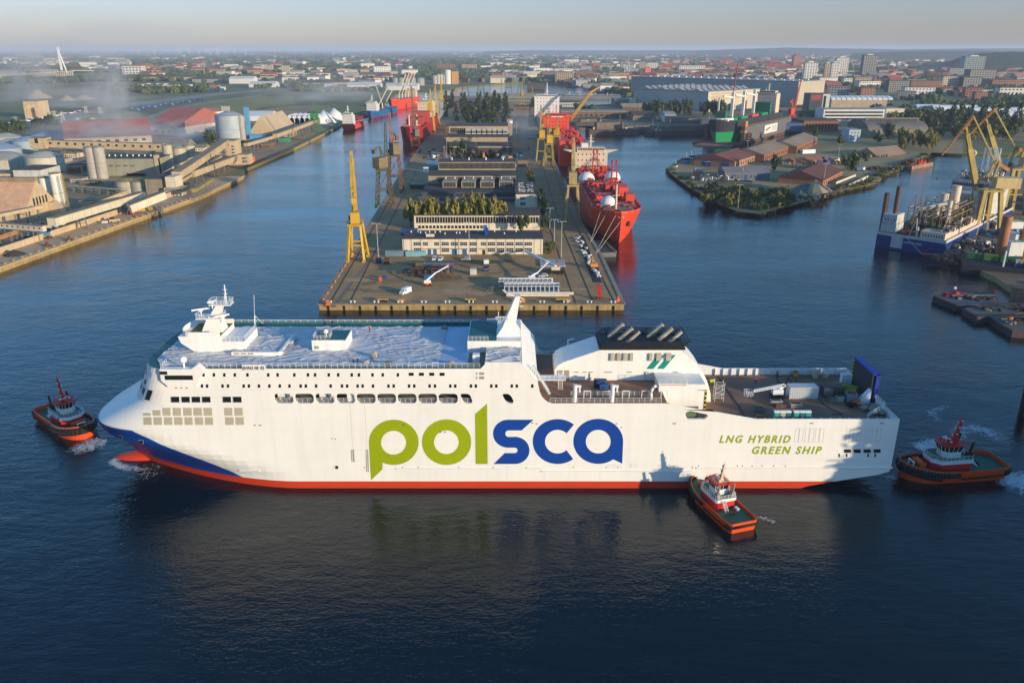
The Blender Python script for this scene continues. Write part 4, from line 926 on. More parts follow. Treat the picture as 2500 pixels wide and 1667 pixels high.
# ================================================================== BUILDERS
FOOT=[]
CONC=mat('weathered concrete',(.33,.28,.21),.85,.25,.12,streak=.35)
GREYW=mat('grey cladding',(.20,.21,.21),.75,.15,.05,streak=.2)
DARKR=mat('dark felt roof',(.070,.062,.055),.9,.35,.08)
BROWNR=mat('brown felt roof',(.085,.068,.055),.9,.3,.08)
CREAM=mat('cream render',(.72,.62,.47),.8,.12,.2,streak=.22)
BRICK=mat('red brick',(.25,.105,.06),.9,.3,.25,streak=.2)
REDROOF=mat('red sheet roof',(.42,.075,.055),.7,.25,.05)
TILE=mat('tiled roof',(.26,.085,.05),.85,.35,.1)
WHITEB=mat('white building',(.62,.61,.58),.7,.12,.1,streak=.2)
WIN=mat('window glass',(.025,.03,.035),.15,.3,.4,spec=.6)
WFR=mat('window frame white',(.6,.58,.54),.6)
BLUED=mat('blue door',(.02,.12,.30),.6,.2,.5)
BLUEC=mat('blue sheet',(.015,.07,.25),.6,.25,.3)
RUST=mat('rusty steel',(.16,.065,.03),.85,.4,.4,col2=(.06,.03,.02))
STEEL=mat('grey steel',(.16,.155,.145),.6,.3,.4)
YEL=mat('crane yellow',(.55,.33,.03),.55,.2,.2,streak=.3)
YELD=mat('faded crane yellow',(.36,.27,.07),.65,.3,.3,streak=.4)
TANM=mat('tan sheet',(.40,.31,.20),.8,.2,.1,streak=.3)
GREENM=mat('green machinery',(.05,.20,.08),.6,.3,.4)
def unique_win(w_,h_,panes,fr=WFR):
 """a window mesh in its own xz plane, facing -y: frame and glass"""
 key=('win',round(w_,2),round(h_,2),panes,fr.name)
 if key not in KIDS:
  b=MB();b.k=0;b.q((0,-.04,0),(w_,-.04,0),(w_,-.04,h_),(0,-.04,h_));b.k=1;t=min(.14,w_*.08)
  b.box(-t,-.1,-t,w_+t,-.02,0).box(-t,-.1,h_,w_+t,-.02,h_+t).box(-t,-.1,0,0,-.02,h_).box(w_,-.1,0,w_+t,-.02,h_)
  for i in range(1,panes):b.box(w_*i/panes-t*.4,-.09,0,w_*i/panes+t*.4,-.03,h_)
  if panes>1:b.box(0,-.08,h_*.55,w_,-.03,h_*.55+t*.7)
  me=bpy.data.meshes.new('window');me.from_pydata(b.v,[],b.f);me.materials.append(WIN);me.materials.append(fr);me.polygons.foreach_set('material_index',b.m);me.update();KIDS[key]=me
 return KIDS[key]
def win_row(parent,x0,x1,z,h_,n,fill=.6,panes=2,y=0.0,face='y',fr=WFR,skip=()):
 p_=(x1-x0)/n;w_=p_*fill;me=unique_win(w_,h_,panes,fr)
 for i in range(n):
  if i in skip:continue
  o=put('window',me,parent);c=x0+p_*i+(p_-w_)/2
  if face=='y':o.location=(c,y,z)
  else:o.location=(y,c,z);o.rotation_euler=(0,0,R(90))
def strip(parent,x0,x1,z,h_,n,fill=.75,y=0.0,face='y',m=None,name='glazing'):
 b=MB();p_=(x1-x0)/n;w_=p_*fill
 for i in range(n):
  c=x0+p_*i+(p_-w_)/2
  if face=='y':b.q((c,y-.06,z),(c+w_,y-.06,z),(c+w_,y-.06,z+h_),(c,y-.06,z+h_))
  else:b.q((y+.06,c,z),(y+.06,c+w_,z),(y+.06,c+w_,z+h_),(y+.06,c,z+h_))
 return b.build(name,m or WIN,parent,kind='stuff')
def bpx(uL,uR,vb,vt,vr,z=GZ):
 """photo extents of a front wall (left, right, base, top) and of the roof's far edge -> x0, x1, y0, depth, height"""
 a,c=PZ(uL,vb,z),PZ(uR,vb,z);y0=a.y;h_=PY(uL,vt,y0).z-z;y1=PZ(uL,vr,z+h_).y
 return a.x,c.x,y0,max(4,y1-y0),h_
def block(label,cat,x0,x1,y0,dp,h_,wall,roof,kind='flat',rise=3.0,rot=0.0,group=None,parapet=.5,z=GZ,name='building',over=.4):
 """a building with its near left corner at (x0, y0); local x along its front, local y away from the camera"""
 w_=x1-x0;t=thing(name,label,cat,(x0,y0,z),rot,group);FOOT.append((x0+w_/2*math.cos(rot),y0+dp/2,max(w_,dp)*.62))
 MB().box(0,0,-.3,w_,dp,h_).build('wall',wall,t)
 if kind=='flat':MB().box(-.25,-.25,h_,w_+.25,dp+.25,h_+parapet).build('roof',roof,t)
 elif kind=='gx':MB().gable(0,0,w_,dp,h_,h_+rise,'x',over).build('roof',roof,t)
 elif kind=='gy':MB().gable(0,0,w_,dp,h_,h_+rise,'y',over).build('roof',roof,t)
 elif kind=='shed':MB().xprism([(-.3,h_),(dp+.3,h_),(dp+.3,h_+rise),(-.3,h_+.3)],-.3,w_+.3).build('roof',roof,t)
 elif kind=='arc':
  pts=[(dp/2-dp/2*1.02*math.cos(R(a)),h_+rise*math.sin(R(a)))for a in range(0,181,15)];MB().xprism(pts,-.2,w_+.2).build('roof',roof,t)
 return t
def silo(label,x,y,z1,r,m,cat='silo',group=None,z=GZ,roof=None,cone=0.0,rings=0,name='silo',n=20):
 t=thing(name,label,cat,(x,y,z),0,group);FOOT.append((x,y,r*1.3));hh=z1-z
 if cone:MB().cyl(0,0,hh*cone,hh,r,n).build('shell',m,t,smooth=True,angle=40);MB().bar((0,0,hh*cone*.4),(0,0,hh*cone),r*.3,n,r).build('cone',m,t,smooth=True,angle=40);leg=MB();[leg.bar((r*.8*math.cos(a),r*.8*math.sin(a),0),(r*.8*math.cos(a),r*.8*math.sin(a),hh*cone),.25)for a in(.8,2.4,3.9,5.5)];leg.build('support_frame',STEEL,t)
 else:MB().cyl(0,0,0,hh,r,n).build('shell',m,t,smooth=True,angle=40)
 MB().bar((0,0,hh),(0,0,hh+r*.25),r*1.02,n,r*.3).build('roof',roof or m,t,smooth=True,angle=30)
 if rings:
  b=MB();q=[(r*1.0*math.cos(2*math.pi*i/16),r*1.0*math.sin(2*math.pi*i/16),hh)for i in range(17)];rail(q,1.1,1.5,.07,2).build('railing',YELD,t)
  b=MB()
  for k in range(1,rings+1):
   zz=hh*k/(rings+1);b.cyl(0,0,zz-.12,zz+.12,r+.06,n)
  b.build('hoop',STEEL,t)
 return t
def gallery(label,a,b_,w_,h_,m,roofm,group=None,legs=3,name='conveyor_gallery',zg=GZ,legm=None,wins=0):
 """a closed conveyor bridge from a to b (world points of its floor centre line)"""
 a,b_=Vector(a),Vector(b_);t=thing(name,label,'conveyor',a,0,group);d=b_-a;o0=Vector((0,0,0))
 MB().flat(o0+Vector((0,0,h_/2)),d+Vector((0,0,h_/2)),w_,h_).build('wall',m,t)
 MB().flat(o0+Vector((0,0,h_+.15)),d+Vector((0,0,h_+.15)),w_+.5,.3).build('roof',roofm,t)
 side_=d.cross(Vector((0,0,1))).normalized()*w_*.45
 for k in range(legs):
  f=(k+.6)/(legs+.2);p=d*f
  if p.z+a.z-zg<1.5:continue
  l=MB();base=zg-a.z
  l.bar(p+side_,Vector((p.x+side_.x*1.5,p.y+side_.y*1.5,base)),.35).bar(p-side_,Vector((p.x-side_.x*1.5,p.y-side_.y*1.5,base)),.35).bar((p.x+side_.x*1.2,p.y+side_.y*1.2,(p.z+base)/2),(p.x-side_.x*1.2,p.y-side_.y*1.2,(p.z+base)/2),.2)
  l.build('trestle',legm or STEEL,t)
 if wins:
  b=MB();nrm=side_.normalized()*(w_/2+.04)
  for k in range(wins):
   p=d*((k+.3)/wins);q=d*((k+.6)/wins)
   for s_ in(1,):b.q(p+nrm*s_+Vector((0,0,h_*.45)),q+nrm*s_+Vector((0,0,h_*.45)),q+nrm*s_+Vector((0,0,h_*.75)),p+nrm*s_+Vector((0,0,h_*.75)))
  b.build('glazing',WIN,t,kind='stuff')
 return t
def lattice(b,a,c,w0,w1,n,r=.16,chord=None):
 a,c=Vector(a),Vector(c);d=(c-a).normalized();up=Vector((0,0,1))if abs(d.z)<.9 else Vector((0,1,0))
 e1=d.cross(up).normalized();e2=e1.cross(d);chord=chord or r*1.5
 def cr(f,k):
  w_=(w0+(w1-w0)*f)/2;s=((-1,-1),(1,-1),(1,1),(-1,1))[k];return a.lerp(c,f)+e1*w_*s[0]+e2*w_*s[1]
 for k in range(4):b.bar(cr(0,k),cr(1,k),chord,4)
 for i in range(n):
  f0,f1=i/n,(i+1)/n
  for k in range(4):
   b.bar(cr(f0,k),cr(f1,(k+1)%4),r,3,cap=False);b.bar(cr(f1,k),cr(f1,(k+1)%4),r,3,cap=False)
 return b
def crane(label,x,y,gauge,base,zp,zh,tip,m,m2=None,group=None,style='box',slew=(0,1),rot=0.0,z=GZ,fly=None,hm=None,cw=True,jb=None):
 """portal crane: gauge across the rails, base along them, portal height zp, house top zh, jib tip offset (x, y, z above ground)"""
 m2=m2 or m;t=thing('portal_crane',label,'crane',(x,y,z),rot,group);FOOT.append((x,y,8))
 tw=gauge*.32
 for sx in(-1,1):
  for sy in(-1,1):
   l=MB()
   if style=='lattice':lattice(l,(sx*gauge/2,sy*base/2,.8),(sx*tw,sy*tw,zp),1.3,1.1,6,.16,.26)
   else:lw=max(1.0,gauge*.14);l.flat((sx*gauge/2,sy*base/2,.8),(sx*tw,sy*tw,zp),lw,lw*1.1)
   l.build('leg',m,t)
   MB().cbox(sx*gauge/2,sy*base/2,0,1.2,4.0,1.0).build('bogie',RUST if style=='lattice' else m,t)
 br=MB()
 for sx in(-1,1):br.flat((sx*gauge*.44,-base*.44,zp*.22),(sx*gauge*.44,base*.44,zp*.22),.6,.7)
 for sy in(-1,1):
  br.flat((-gauge*.40,sy*base*.40,zp*.45),(gauge*.40,sy*base*.40,zp*.45),.6,.8)
  if style!='box':br.bar((-gauge*.40,sy*base*.40,zp*.45),(tw,sy*tw,zp*.95),.15).bar((gauge*.40,sy*base*.40,zp*.45),(-tw,sy*tw,zp*.95),.15)
 br.build('portal_brace',m,t)
 MB().cbox(0,0,zp-.6,gauge*.85,gauge*.85,1.1).build('portal_top',m,t)
 q=[(-gauge*.45,-gauge*.45,zp+.5),(gauge*.45,-gauge*.45,zp+.5),(gauge*.45,gauge*.45,zp+.5),(-gauge*.45,gauge*.45,zp+.5),(-gauge*.45,-gauge*.45,zp+.5)]
 rail(q,1.1,1.6,.07,2).build('railing',m2,t)
 hz_=zp+1.2;ang=math.atan2(tip[1],tip[0]);c_,s_=math.cos(ang),math.sin(ang)
 MB().cyl(0,0,zp+.4,hz_,gauge*.3,12).build('slew_ring',STEEL,t)
 hh=zh-hz_;hk=.6 if fly else .25;MB().cbox(-c_*gauge*hk,-s_*gauge*hk,hz_,gauge*.9,gauge*.55,hh,ang).build('machine_house',hm or m,t)
 MB().cbox(c_*gauge*.42-s_*gauge*.3,s_*gauge*.42+c_*gauge*.3,hz_+.3,1.9,1.7,2.4,ang).build('cab',GLASS,t)
 root=Vector((c_*gauge*.38,s_*gauge*.38,hz_+1.0))if jb is None else Vector(jb);tp=Vector(tip);ml=(tp-root).length
 j=MB()
 if style=='box':
  mid=root.lerp(tp,.62)
  j.flat(root,mid,2.2,2.8);j.flat(mid,root.lerp(tp,.88),1.8,2.0).flat(root.lerp(tp,.88),tp,1.2,1.0)
 else:lattice(j,root,tp,2.2,1.0,max(8,int(ml/3)),.15,.24)
 j.build('jib',m2,t)
 if style=='box':
  w_=MB();sd_=Vector((-s_,c_,0))*1.05
  for k in range(26):w_.bar(root.lerp(tp,.04+k*.035)+sd_,root.lerp(tp,.055+k*.035)+sd_+Vector((0,0,.9)),.05,3)
  w_.build('jib_ladder',YELD,t)
 ax=Vector((-c_*gauge*.2,-s_*gauge*.2,zh+(tip[2]-zh)*.32))
 MB().flat((-c_*gauge*.1,-s_*gauge*.1,zh),ax,1.0,1.2).flat((c_*gauge*.2,s_*gauge*.2,zh),ax,.5,.5).build('a_frame',m2,t)
 if cw:
  MB().flat(ax,ax+Vector((-c_*gauge*.55,-s_*gauge*.55,-1.5)),.5,.6).cbox(ax.x-c_*gauge*.6,ax.y-s_*gauge*.6,ax.z-4.0,2.2,2.2,2.6,ang).build('counterweight',m,t)
 MB().bar(ax,tp,.08,3).bar(ax,root.lerp(tp,.5),.12,4).build('tie_rod',STEEL,t)
 if fly:
  f0,f1=Vector(fly[0]),Vector(fly[1]);fb=MB();lattice(fb,f0,f1,1.3,.5,12,.10,.15);fb.build('fly_jib',fly[2]if len(fly)>2 else m2,t)
  s0,l1,l0=(Vector(q)for q in fly[3:6]);MB().flat(f0,s0,.7,.8).build('back_stay',m2,t);MB().flat(s0,l1,1.6,1.8).build('counterweight_lever',fly[2],t);MB().flat(l0,s0,.9,1.0).bar(l0+Vector((-4,0,0)),s0,.2,4).build('lever_frame',m2,t)
  MB().bar(f1,f1+Vector((0,0,-12)),.05,3).cbox(f1.x,f1.y,f1.z-13.5,.8,.8,1.5).build('hook_block',RUST,t)
 return t
def lamp_post(label,x,y,h_,arms=2,group='tall lamp posts'):
 t=thing('lamp_post',label,'lamp post',(x,y,GZ),0,group)
 MB().bar((0,0,0),(0,0,h_),.22,6,.12).build('pole',mat('galvanised pole',(.42,.41,.38),.6),t)
 hd=MB();hd.bar((-1.8,0,h_),(1.8,0,h_),.1)
 for k in range(arms*2):hd.cbox(-1.8+3.6*k/(arms*2-1),-.3,h_-.1,.6,.7,.35)
 hd.build('floodlight',mat('lamp housing',(.45,.44,.42),.5),t);return t
def container(label,x,y,rot,m,l=6.1,w_=2.44,h_=2.6,z=GZ,group=None,cat='container'):
 t=thing('shipping_container',label,cat,(x,y,z),rot,group)
 b=MB().box(-l/2,-w_/2,0,l/2,w_/2,h_);b.build('shell',m,t)
 r_=MB()
 for k in range(int(l/.6)):r_.box(-l/2+.2+k*.6,-w_/2-.05,.15,-l/2+.45+k*.6,-w_/2,h_-.15)
 r_.box(-l/2-.03,-w_/2-.07,0,-l/2+.12,-w_/2,h_).box(l/2-.12,-w_/2-.07,0,l/2+.03,-w_/2,h_).box(-l/2,-w_/2-.07,h_-.12,l/2,-w_/2,h_+.03);r_.build('corrugation',m,t,kind='stuff')
 d=MB().box(l/2,-w_/2+.1,.1,l/2+.05,-.03,h_-.1).box(l/2,.03,.1,l/2+.05,w_/2-.1,h_-.1);d.build('door',m,t);return t
def car(label,x,y,rot,m,kind='car',z=GZ,group=None):
 t=thing('parked_car' if kind=='car' else 'parked_van',label,kind,(x,y,z),rot,group)
 if kind=='van':L_,H_,W_=5.9,2.65,2.0;prof_=[(-2.95,.35),(-2.95,2.5),(-2.7,2.65),(1.1,2.65),(1.95,1.65),(2.85,1.25),(2.95,.9),(2.95,.35)];glz=[(1.15,2.5),(1.85,1.68)]
 else:L_,H_,W_=4.5,1.6,1.8;prof_=[(-2.25,.3),(-2.25,.95),(-1.75,1.55),(.35,1.6),(1.15,1.0),(2.1,.85),(2.25,.6),(2.25,.3)];glz=[(.45,1.52),(1.1,1.05)]
 MB().yprism(prof_,-W_/2,W_/2).build('body',m,t)
 g=MB();(xa,za),(xb,zb2)=glz;g.q((xa+.05,-W_*.42,za+.03),(xb+.05,-W_*.42,zb2+.03),(xb+.05,W_*.42,zb2+.03),(xa+.05,W_*.42,za+.03))
 if kind=='car':g.q((-1.75,W_*.4,1.5),(-2.22,W_*.4,1.02),(-2.22,-W_*.4,1.02),(-1.75,-W_*.4,1.5))
 g.build('windscreen',GLASS,t)
 s_=MB();zt_=H_-.15;zb3=zt_-.5
 for sy in(-1,1):
  yy=sy*(W_/2+.02)
  if kind=='car':s_.q((-1.7,yy,zb3),(.9,yy,zb3),(.4,yy,zt_),(-1.5,yy,zt_))
  else:s_.q((.3,yy,1.6),(1.7,yy,1.6),(1.05,yy,2.3),(.3,yy,2.3))
 s_.build('side_window',GLASS,t)
 for sx in(-1,1):
  for sy in(-1,1):MB().bar((sx*L_*.31,sy*W_*.42,.34),(sx*L_*.31,sy*W_*.51,.34),.34,10).build('wheel',RUB,t)
 for sy in(-1,1):MB().box(L_/2-.02,sy*W_*.36-.18,.72,L_/2+.04,sy*W_*.36+.18,.9).build('headlight',STEELW,t)
 return t
 # ---- trees
LEAF=[mat('leaf olive',(.19,.165,.03),.8,.4,.6),mat('leaf green',(.075,.105,.028),.8,.4,.6),mat('leaf dark',(.030,.055,.022),.85,.4,.6),mat('leaf yellow green',(.25,.22,.045),.8,.35,.6)]
BARK=mat('bark',(.09,.07,.05),.9,.3,1)
def leaf_mesh(seed,shape,n,size,mats):
 rnd=random.Random(seed);vs,fs,mi=[],[],[]
 cl=[]
 for _ in range(14 if shape!='poplar' else 22):
  while True:
   q=Vector((rnd.uniform(-1,1),rnd.uniform(-1,1),rnd.uniform(-1,1)))
   if q.length<1:break
  if shape=='round':c=Vector((q.x*.72,q.y*.72,.62+q.z*.34));rr=rnd.uniform(.17,.33)
  elif shape=='poplar':zz=rnd.uniform(.08,.97);wd=.17*math.sin(min(1,zz*1.25+.1)*math.pi*.86)+.03;c=Vector((q.x*wd,q.y*wd,zz));rr=rnd.uniform(.05,.10)
  else:c=Vector((q.x*.8,q.y*.8,.35+q.z*.3));rr=rnd.uniform(.2,.38)
  cl.append((c,rr,rnd.random()))
 for k in range(n):
  c,rr,tone=rnd.choice(cl);q=Vector((rnd.gauss(0,1),rnd.gauss(0,1),rnd.gauss(0,1))).normalized()*rr*rnd.uniform(.55,1.05)
  if shape=='poplar':q.z*=2.0
  p=c+q;p.z=max(.03,p.z)
  n_=(q.normalized()+Vector((rnd.uniform(-.7,.7),rnd.uniform(-.7,.7),rnd.uniform(-.2,.9)))).normalized()
  e1=n_.cross(Vector((rnd.uniform(-1,1),rnd.uniform(-1,1),.3))).normalized();e2=n_.cross(e1);s_=size*rnd.uniform(.6,1.3);b0=len(vs)
  vs+=[p-e1*s_-e2*s_*.5,p+e1*s_*.4-e2*s_,p+e1*s_+e2*s_*.5,p-e1*s_*.4+e2*s_];fs.append((b0,b0+1,b0+2,b0+3));mi.append(0 if tone<.55 else 1)
 me=bpy.data.meshes.new('crown');me.from_pydata(vs,[],fs)
 for m in mats:me.materials.append(m)
 me.polygons.foreach_set('material_index',mi);me.update();return me
def trunk_mesh(seed,shape):
 rnd=random.Random(seed);b=MB();b.bar((0,0,0),(.01,0,.45),.028,6,.016)
 for k in range(6 if shape=='round' else 4):
  a=rnd.uniform(0,6.28);h_=rnd.uniform(.2,.45);l=rnd.uniform(.25,.5)*(1 if shape=='round' else .25)
  b.bar((0,0,h_),(math.cos(a)*l,math.sin(a)*l,h_+.3),.012,4,.004)
 me=bpy.data.meshes.new('trunk');me.from_pydata(b.v,[],b.f);me.materials.append(BARK);me.update();return me
TREES={}
for i in range(3):
 TREES[('olive',i)]=(leaf_mesh(10+i,'round',620,.075,[LEAF[0],LEAF[3]]),trunk_mesh(i,'round'))
 TREES[('green',i)]=(leaf_mesh(20+i,'round',560,.08,[LEAF[1],LEAF[2]]),trunk_mesh(i+3,'round'))
 TREES[('poplar',i)]=(leaf_mesh(30+i,'poplar',520,.035,[LEAF[2],LEAF[1]]),trunk_mesh(i+6,'poplar'))
 TREES[('bush',i)]=(leaf_mesh(40+i,'bush',330,.10,[LEAF[1],LEAF[0]]),None)
NT=[0]
def tree(kind,x,y,h_,w_=None,label='',group=None,z=GZ,cat='tree',name=None):
 NT[0]+=1;i=NT[0]%3;cm,tm=TREES[(kind,i)];w_=w_ or h_*.55
 t=thing(name or('poplar_tree' if kind=='poplar' else 'bush' if kind=='bush' else 'tree'),label,cat,(x,y,z),(NT[0]*2.4)%6.28,group)
 sx=h_ if kind=='poplar' else w_/2*1.05
 c=put('crown',cm,t);c.scale=(sx*(1 if kind!='poplar' else w_/h_/.36),sx*(1 if kind!='poplar' else w_/h_/.36),h_)
 if tm is not None:k=put('trunk',tm,t);k.scale=(h_*.8,h_*.8,h_)
 return t
 # ================================================================== SHIPYARD ISLAND
def G(u,v,z=GZ):p=PZ(u,v,z);return p.x,p.y
# --- white two-storey office at the front
x0,x1,y0,dp,h_=bpx(984,1325,621,584,566)
off=block('long cream two storey office with blue doors at the front of the island','building',x0,x1,y0,dp,h_,CREAM,DARKR);Wd=x1-x0
def ux(u):return PZ(u,621,GZ).x-x0
zu,zd=h_*.58,h_*.16
Z4=lambda x:760+.3401*x
for a,b_ in((738,790),(805,840),(886,920),(938,990),(1004,1055),(1070,1122),(1137,1188),(1220,1255),(1268,1320),(1334,1386),(1400,1452),(1466,1518),(1530,1584)):
 win_row(off,ux(Z4(a)),ux(Z4(b_)),zu,1.75,1,.98,4 if b_-a>40 else 3)
for a,b_ in((738,790),(938,990),(1137,1188),(1268,1320),(1334,1386),(1400,1452),(1466,1518),(1530,1584)):win_row(off,ux(Z4(a)),ux(Z4(b_)),zd,2.0,1,.98,4)
for a,b_ in((757,773),(837,861),(877,902),(1011,1047),(1085,1117)):MB().box(ux(Z4(a)),-.12,0,ux(Z4(b_)),.02,2.7).build('door',BLUED,off)
MB().box(ux(Z4(1228)),-.1,0,ux(Z4(1250)),.02,2.4).build('door',mat('dark brown door',(.05,.03,.02)),off)
for a,b_ in((800,930),(1000,1125),(1215,1262)):MB().box(ux(Z4(a)),-1.0,2.95,ux(Z4(b_)),0,3.1).build('canopy',CONC,off)
for a in(668,722,790,930,1060,1190,1262,1328,1394,1460,1524,1600,1648):MB().bar((ux(Z4(a)),-.12,0),(ux(Z4(a)),-.12,h_),.08,4).build('downpipe',STEEL,off)
MB().box(ux(1040),3,h_+.4,ux(1060),4.6,h_+1.8).build('roof_hatch',CREAM,off);MB().box(ux(1183),6,h_+.4,ux(1190),dp-.4,h_+2.3).build('stair_head',BLUEC,off)
for u in(998,1015,1022,1035,1044,1058,1070,1084,1112,1120,1134,1165,1176,1206,1231,1260):MB().cyl(ux(u),dp*random.uniform(.55,.9),h_+.4,h_+1.3,.25,8).ball((ux(u),dp*.7,h_+1.4),.01,4,3).build('roof_vent',STEELW,off)if False else MB().cyl(ux(u),dp*random.uniform(.5,.9),h_+.4,h_+1.4,.32,8).build('roof_vent',STEELW,off)
# --- glazed workshop behind the trees
x0,x1,y0,dp,h_=bpx(1012,1318,562,527,509)
t=block('low workshop hall with a continuous glazed front behind the row of trees','building',x0,x1,y0,dp,h_,CREAM,BROWNR)
strip(t,1,x1-x0-1,h_*.5,h_*.42,46,.82);strip(t,2,(x1-x0)*.55,h_*.12,h_*.2,18,.7)
MB().box((x1-x0)*.55,-.1,0,(x1-x0)*.58,.02,3).build('door',BLUED,t);MB().cyl(x1-x0-22,dp*.5,h_,h_+1.6,.4,8).build('roof_vent',STEELW,t)
# --- stepped hall C
x0,x1,y0,dp,h_=bpx(1030,1260,492,471,462)
t=block('wide stepped assembly hall with boxed skylights in the middle of the island','building',x0,x1,y0,36,h_,mat('dark blue grey cladding',(.055,.065,.085),.7,.2,.1),DARKR)
wC=x1-x0
strip(t,wC*.36,wC*.98,h_*.62,h_*.24,44,.6);strip(t,wC*.36,wC*.98,h_*.3,h_*.2,44,.6,m=mat('pale small panes',(.30,.33,.36),.4))
MB().box(wC*.02,36,0,wC,62,h_+6).build('wall',CONC,t);MB().box(wC*.0,35.8,h_+6,wC+.3,62.3,h_+6.5).build('roof',BROWNR,t)
strip(t,wC*.12,wC*.99,h_+1.6,3.6,60,.8,y=36)
b=MB().box(wC*.1,62,0,wC*1.0,78,h_+12.5);b.build('wall',CONC,t);MB().box(wC*.1-.3,61.7,h_+12.5,wC*1.0+.3,78.3,h_+13).build('roof',DARKR,t);strip(t,wC*.1+.6,wC*.99,h_+7.6,4.2,64,.78,y=62)
for k in range(4):
 xa=wC*(.2+.205*k);MB().box(xa,18,h_+.4,xa+10,36,h_+4.8).build('skylight_box',CONC,t);strip(t,xa+.7,xa+9.3,h_+1.0,3.3,8,.78,y=18)
 for dx in(1.5,8):MB().cyl(xa+dx,30,h_+4.8,h_+6.4,.35,8).build('roof_vent',STEELW,t)
for k in range(4):MB().cyl(wC*(.25+.2*k),70,h_+13,h_+15,.5,8).build('roof_vent',STEELW,t)
x0,x1,y0,dp,h_=bpx(1030,1098,490,477,463);t=block('low lean-to with a blue grey roof at the left of the stepped hall','shed',x0-2,x1,y0-3,8,h_-1,MATS['dark blue grey cladding'],mat('blue grey roof',(.09,.105,.13),.7,.15,.1))
# --- cream block with a speckled roof
x0,x1,y0,dp,h_=bpx(1258,1311,509,475,445)
t=block('cream block with a white flecked brown roof right of the stepped hall','building',x0,x1,y0,dp,h_,CREAM,BROWNR);wb=x1-x0
for zz in(.22,.62):win_row(t,wb*.22,wb*.47,h_*zz,2.0,2,.9,3)
MB().box(wb,2,0,wb+.1,dp-2,h_*.4).build('side_panel',GREYW,t)
fl_=MB()
for _ in range(90):fl_.cbox(random.uniform(wb*.15,wb*.45)if random.random()<.6 else random.uniform(wb*.55,wb*.85),random.uniform(dp*.1,dp*.9),h_+.5,random.uniform(.3,1.4),.5,.15)
fl_.build('roof_debris',STEELW,t,kind='stuff')
# --- hall B with dormers
x0,x1,y0,dp,h_=bpx(1083,1251,374,358.5,351)
t=block('long brown hall with white dormer windows in the upper part of the island','building',x0,x1,y0,40,h_,mat('dull brick',(.17,.11,.075),.9,.3,.3),BROWNR);wB=x1-x0
strip(t,wB*.3,wB*.98,h_*.3,h_*.5,40,.55);MB().box(0,-.3,h_-1,wB,0,h_+.3).build('eave_band',TANM,t)
MB().box(0,40,0,wB*.93,78,h_+5).build('wall',TANM,t);MB().box(-.3,39.8,h_+5,wB*.94,78,h_+5.5).build('roof',BROWNR,t)
MB().box(wB*.0,78,0,wB*.92,118,h_+13).build('wall',TANM,t);MB().box(-.3,77.5,h_+13,wB*.93,118,h_+13.6).build('roof',BROWNR,t)
for k in range(8):
 xa=wB*(.27+.081*k);MB().box(xa,70,h_+5.4,xa+6.5,78,h_+10).build('dormer',WHITEB,t);strip(t,xa+.4,xa+6.1,h_+6.2,3,4,.75,y=70)
strip(t,wB*.02,wB*.26,h_+6,5,8,.8,y=78)
x0,x1,y0,dp,h_=bpx(1088,1136,323,309,300);t=block('small brown office with a pale parapet beside the poplar grove','building',x0,x1,y0,26,h_,MATS['dull brick'],BROWNR);strip(t,2,x1-x0-2,h_*.25,h_*.3,16,.6)
x0,x1,y0,dp,h_=bpx(1238,1251,341,293,290);t=block('tall plain concrete hoist tower beside the brown hall','tower',x0,x1,y0,12,h_,CONC,CONC);MB().box(3,-.2,h_*.82,6.5,0,h_*.95).build('marking',STEELW,t)
x0,x1,y0,dp,h_=bpx(1222,1262,423,402,394);t=block('tan flat roofed workshop right of the dark poplar row','building',x0,x1,y0,dp,h_,TANM,BROWNR);strip(t,3,(x1-x0)*.5,h_*.6,h_*.15,6,.6)
x0,x1,y0,dp,h_=bpx(1264,1288,408,392,388);t=block('small dull pink block beside the tan workshop','building',x0,x1,y0,10,h_,mat('dull pink render',(.25,.16,.13),.85),BROWNR)
x0,x1,y0,dp,h_=bpx(1169,1207,382,373,369);t=block('bright orange storage shed in front of the brown hall','shed',x0,x1,y0,8,h_,mat('orange sheet',(.55,.14,.03),.6,.2,.2),mat('maroon roof',(.14,.03,.025)))
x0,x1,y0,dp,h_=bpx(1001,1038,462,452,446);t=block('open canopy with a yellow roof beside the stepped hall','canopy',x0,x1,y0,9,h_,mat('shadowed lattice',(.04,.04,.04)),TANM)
# back rows of the island
for k,(a,b_,c,d,e,lab)in enumerate(((1145,1240,292,279,274,'grey workshop among the poplars at the far end of the island'),(1100,1190,262,252,248,'long low grey store behind the poplar grove'),(1190,1345,248,236,228,'long pier store with a pale yellow roof at the far end of the island'),(1255,1300,272,262,257,'dark shed beside the third quay crane'))):
 x0,x1,y0,dp,h_=bpx(a,b_,c,d,e);t=block(lab,'building',x0,x1,y0,min(dp,60),h_,MATS['dull brick']if k!=2 else GREYW,TANM if k==2 else BROWNR,'gx' if k==2 else 'flat',rise=5);strip(t,3,x1-x0-3,h_*.3,h_*.3,24,.6)
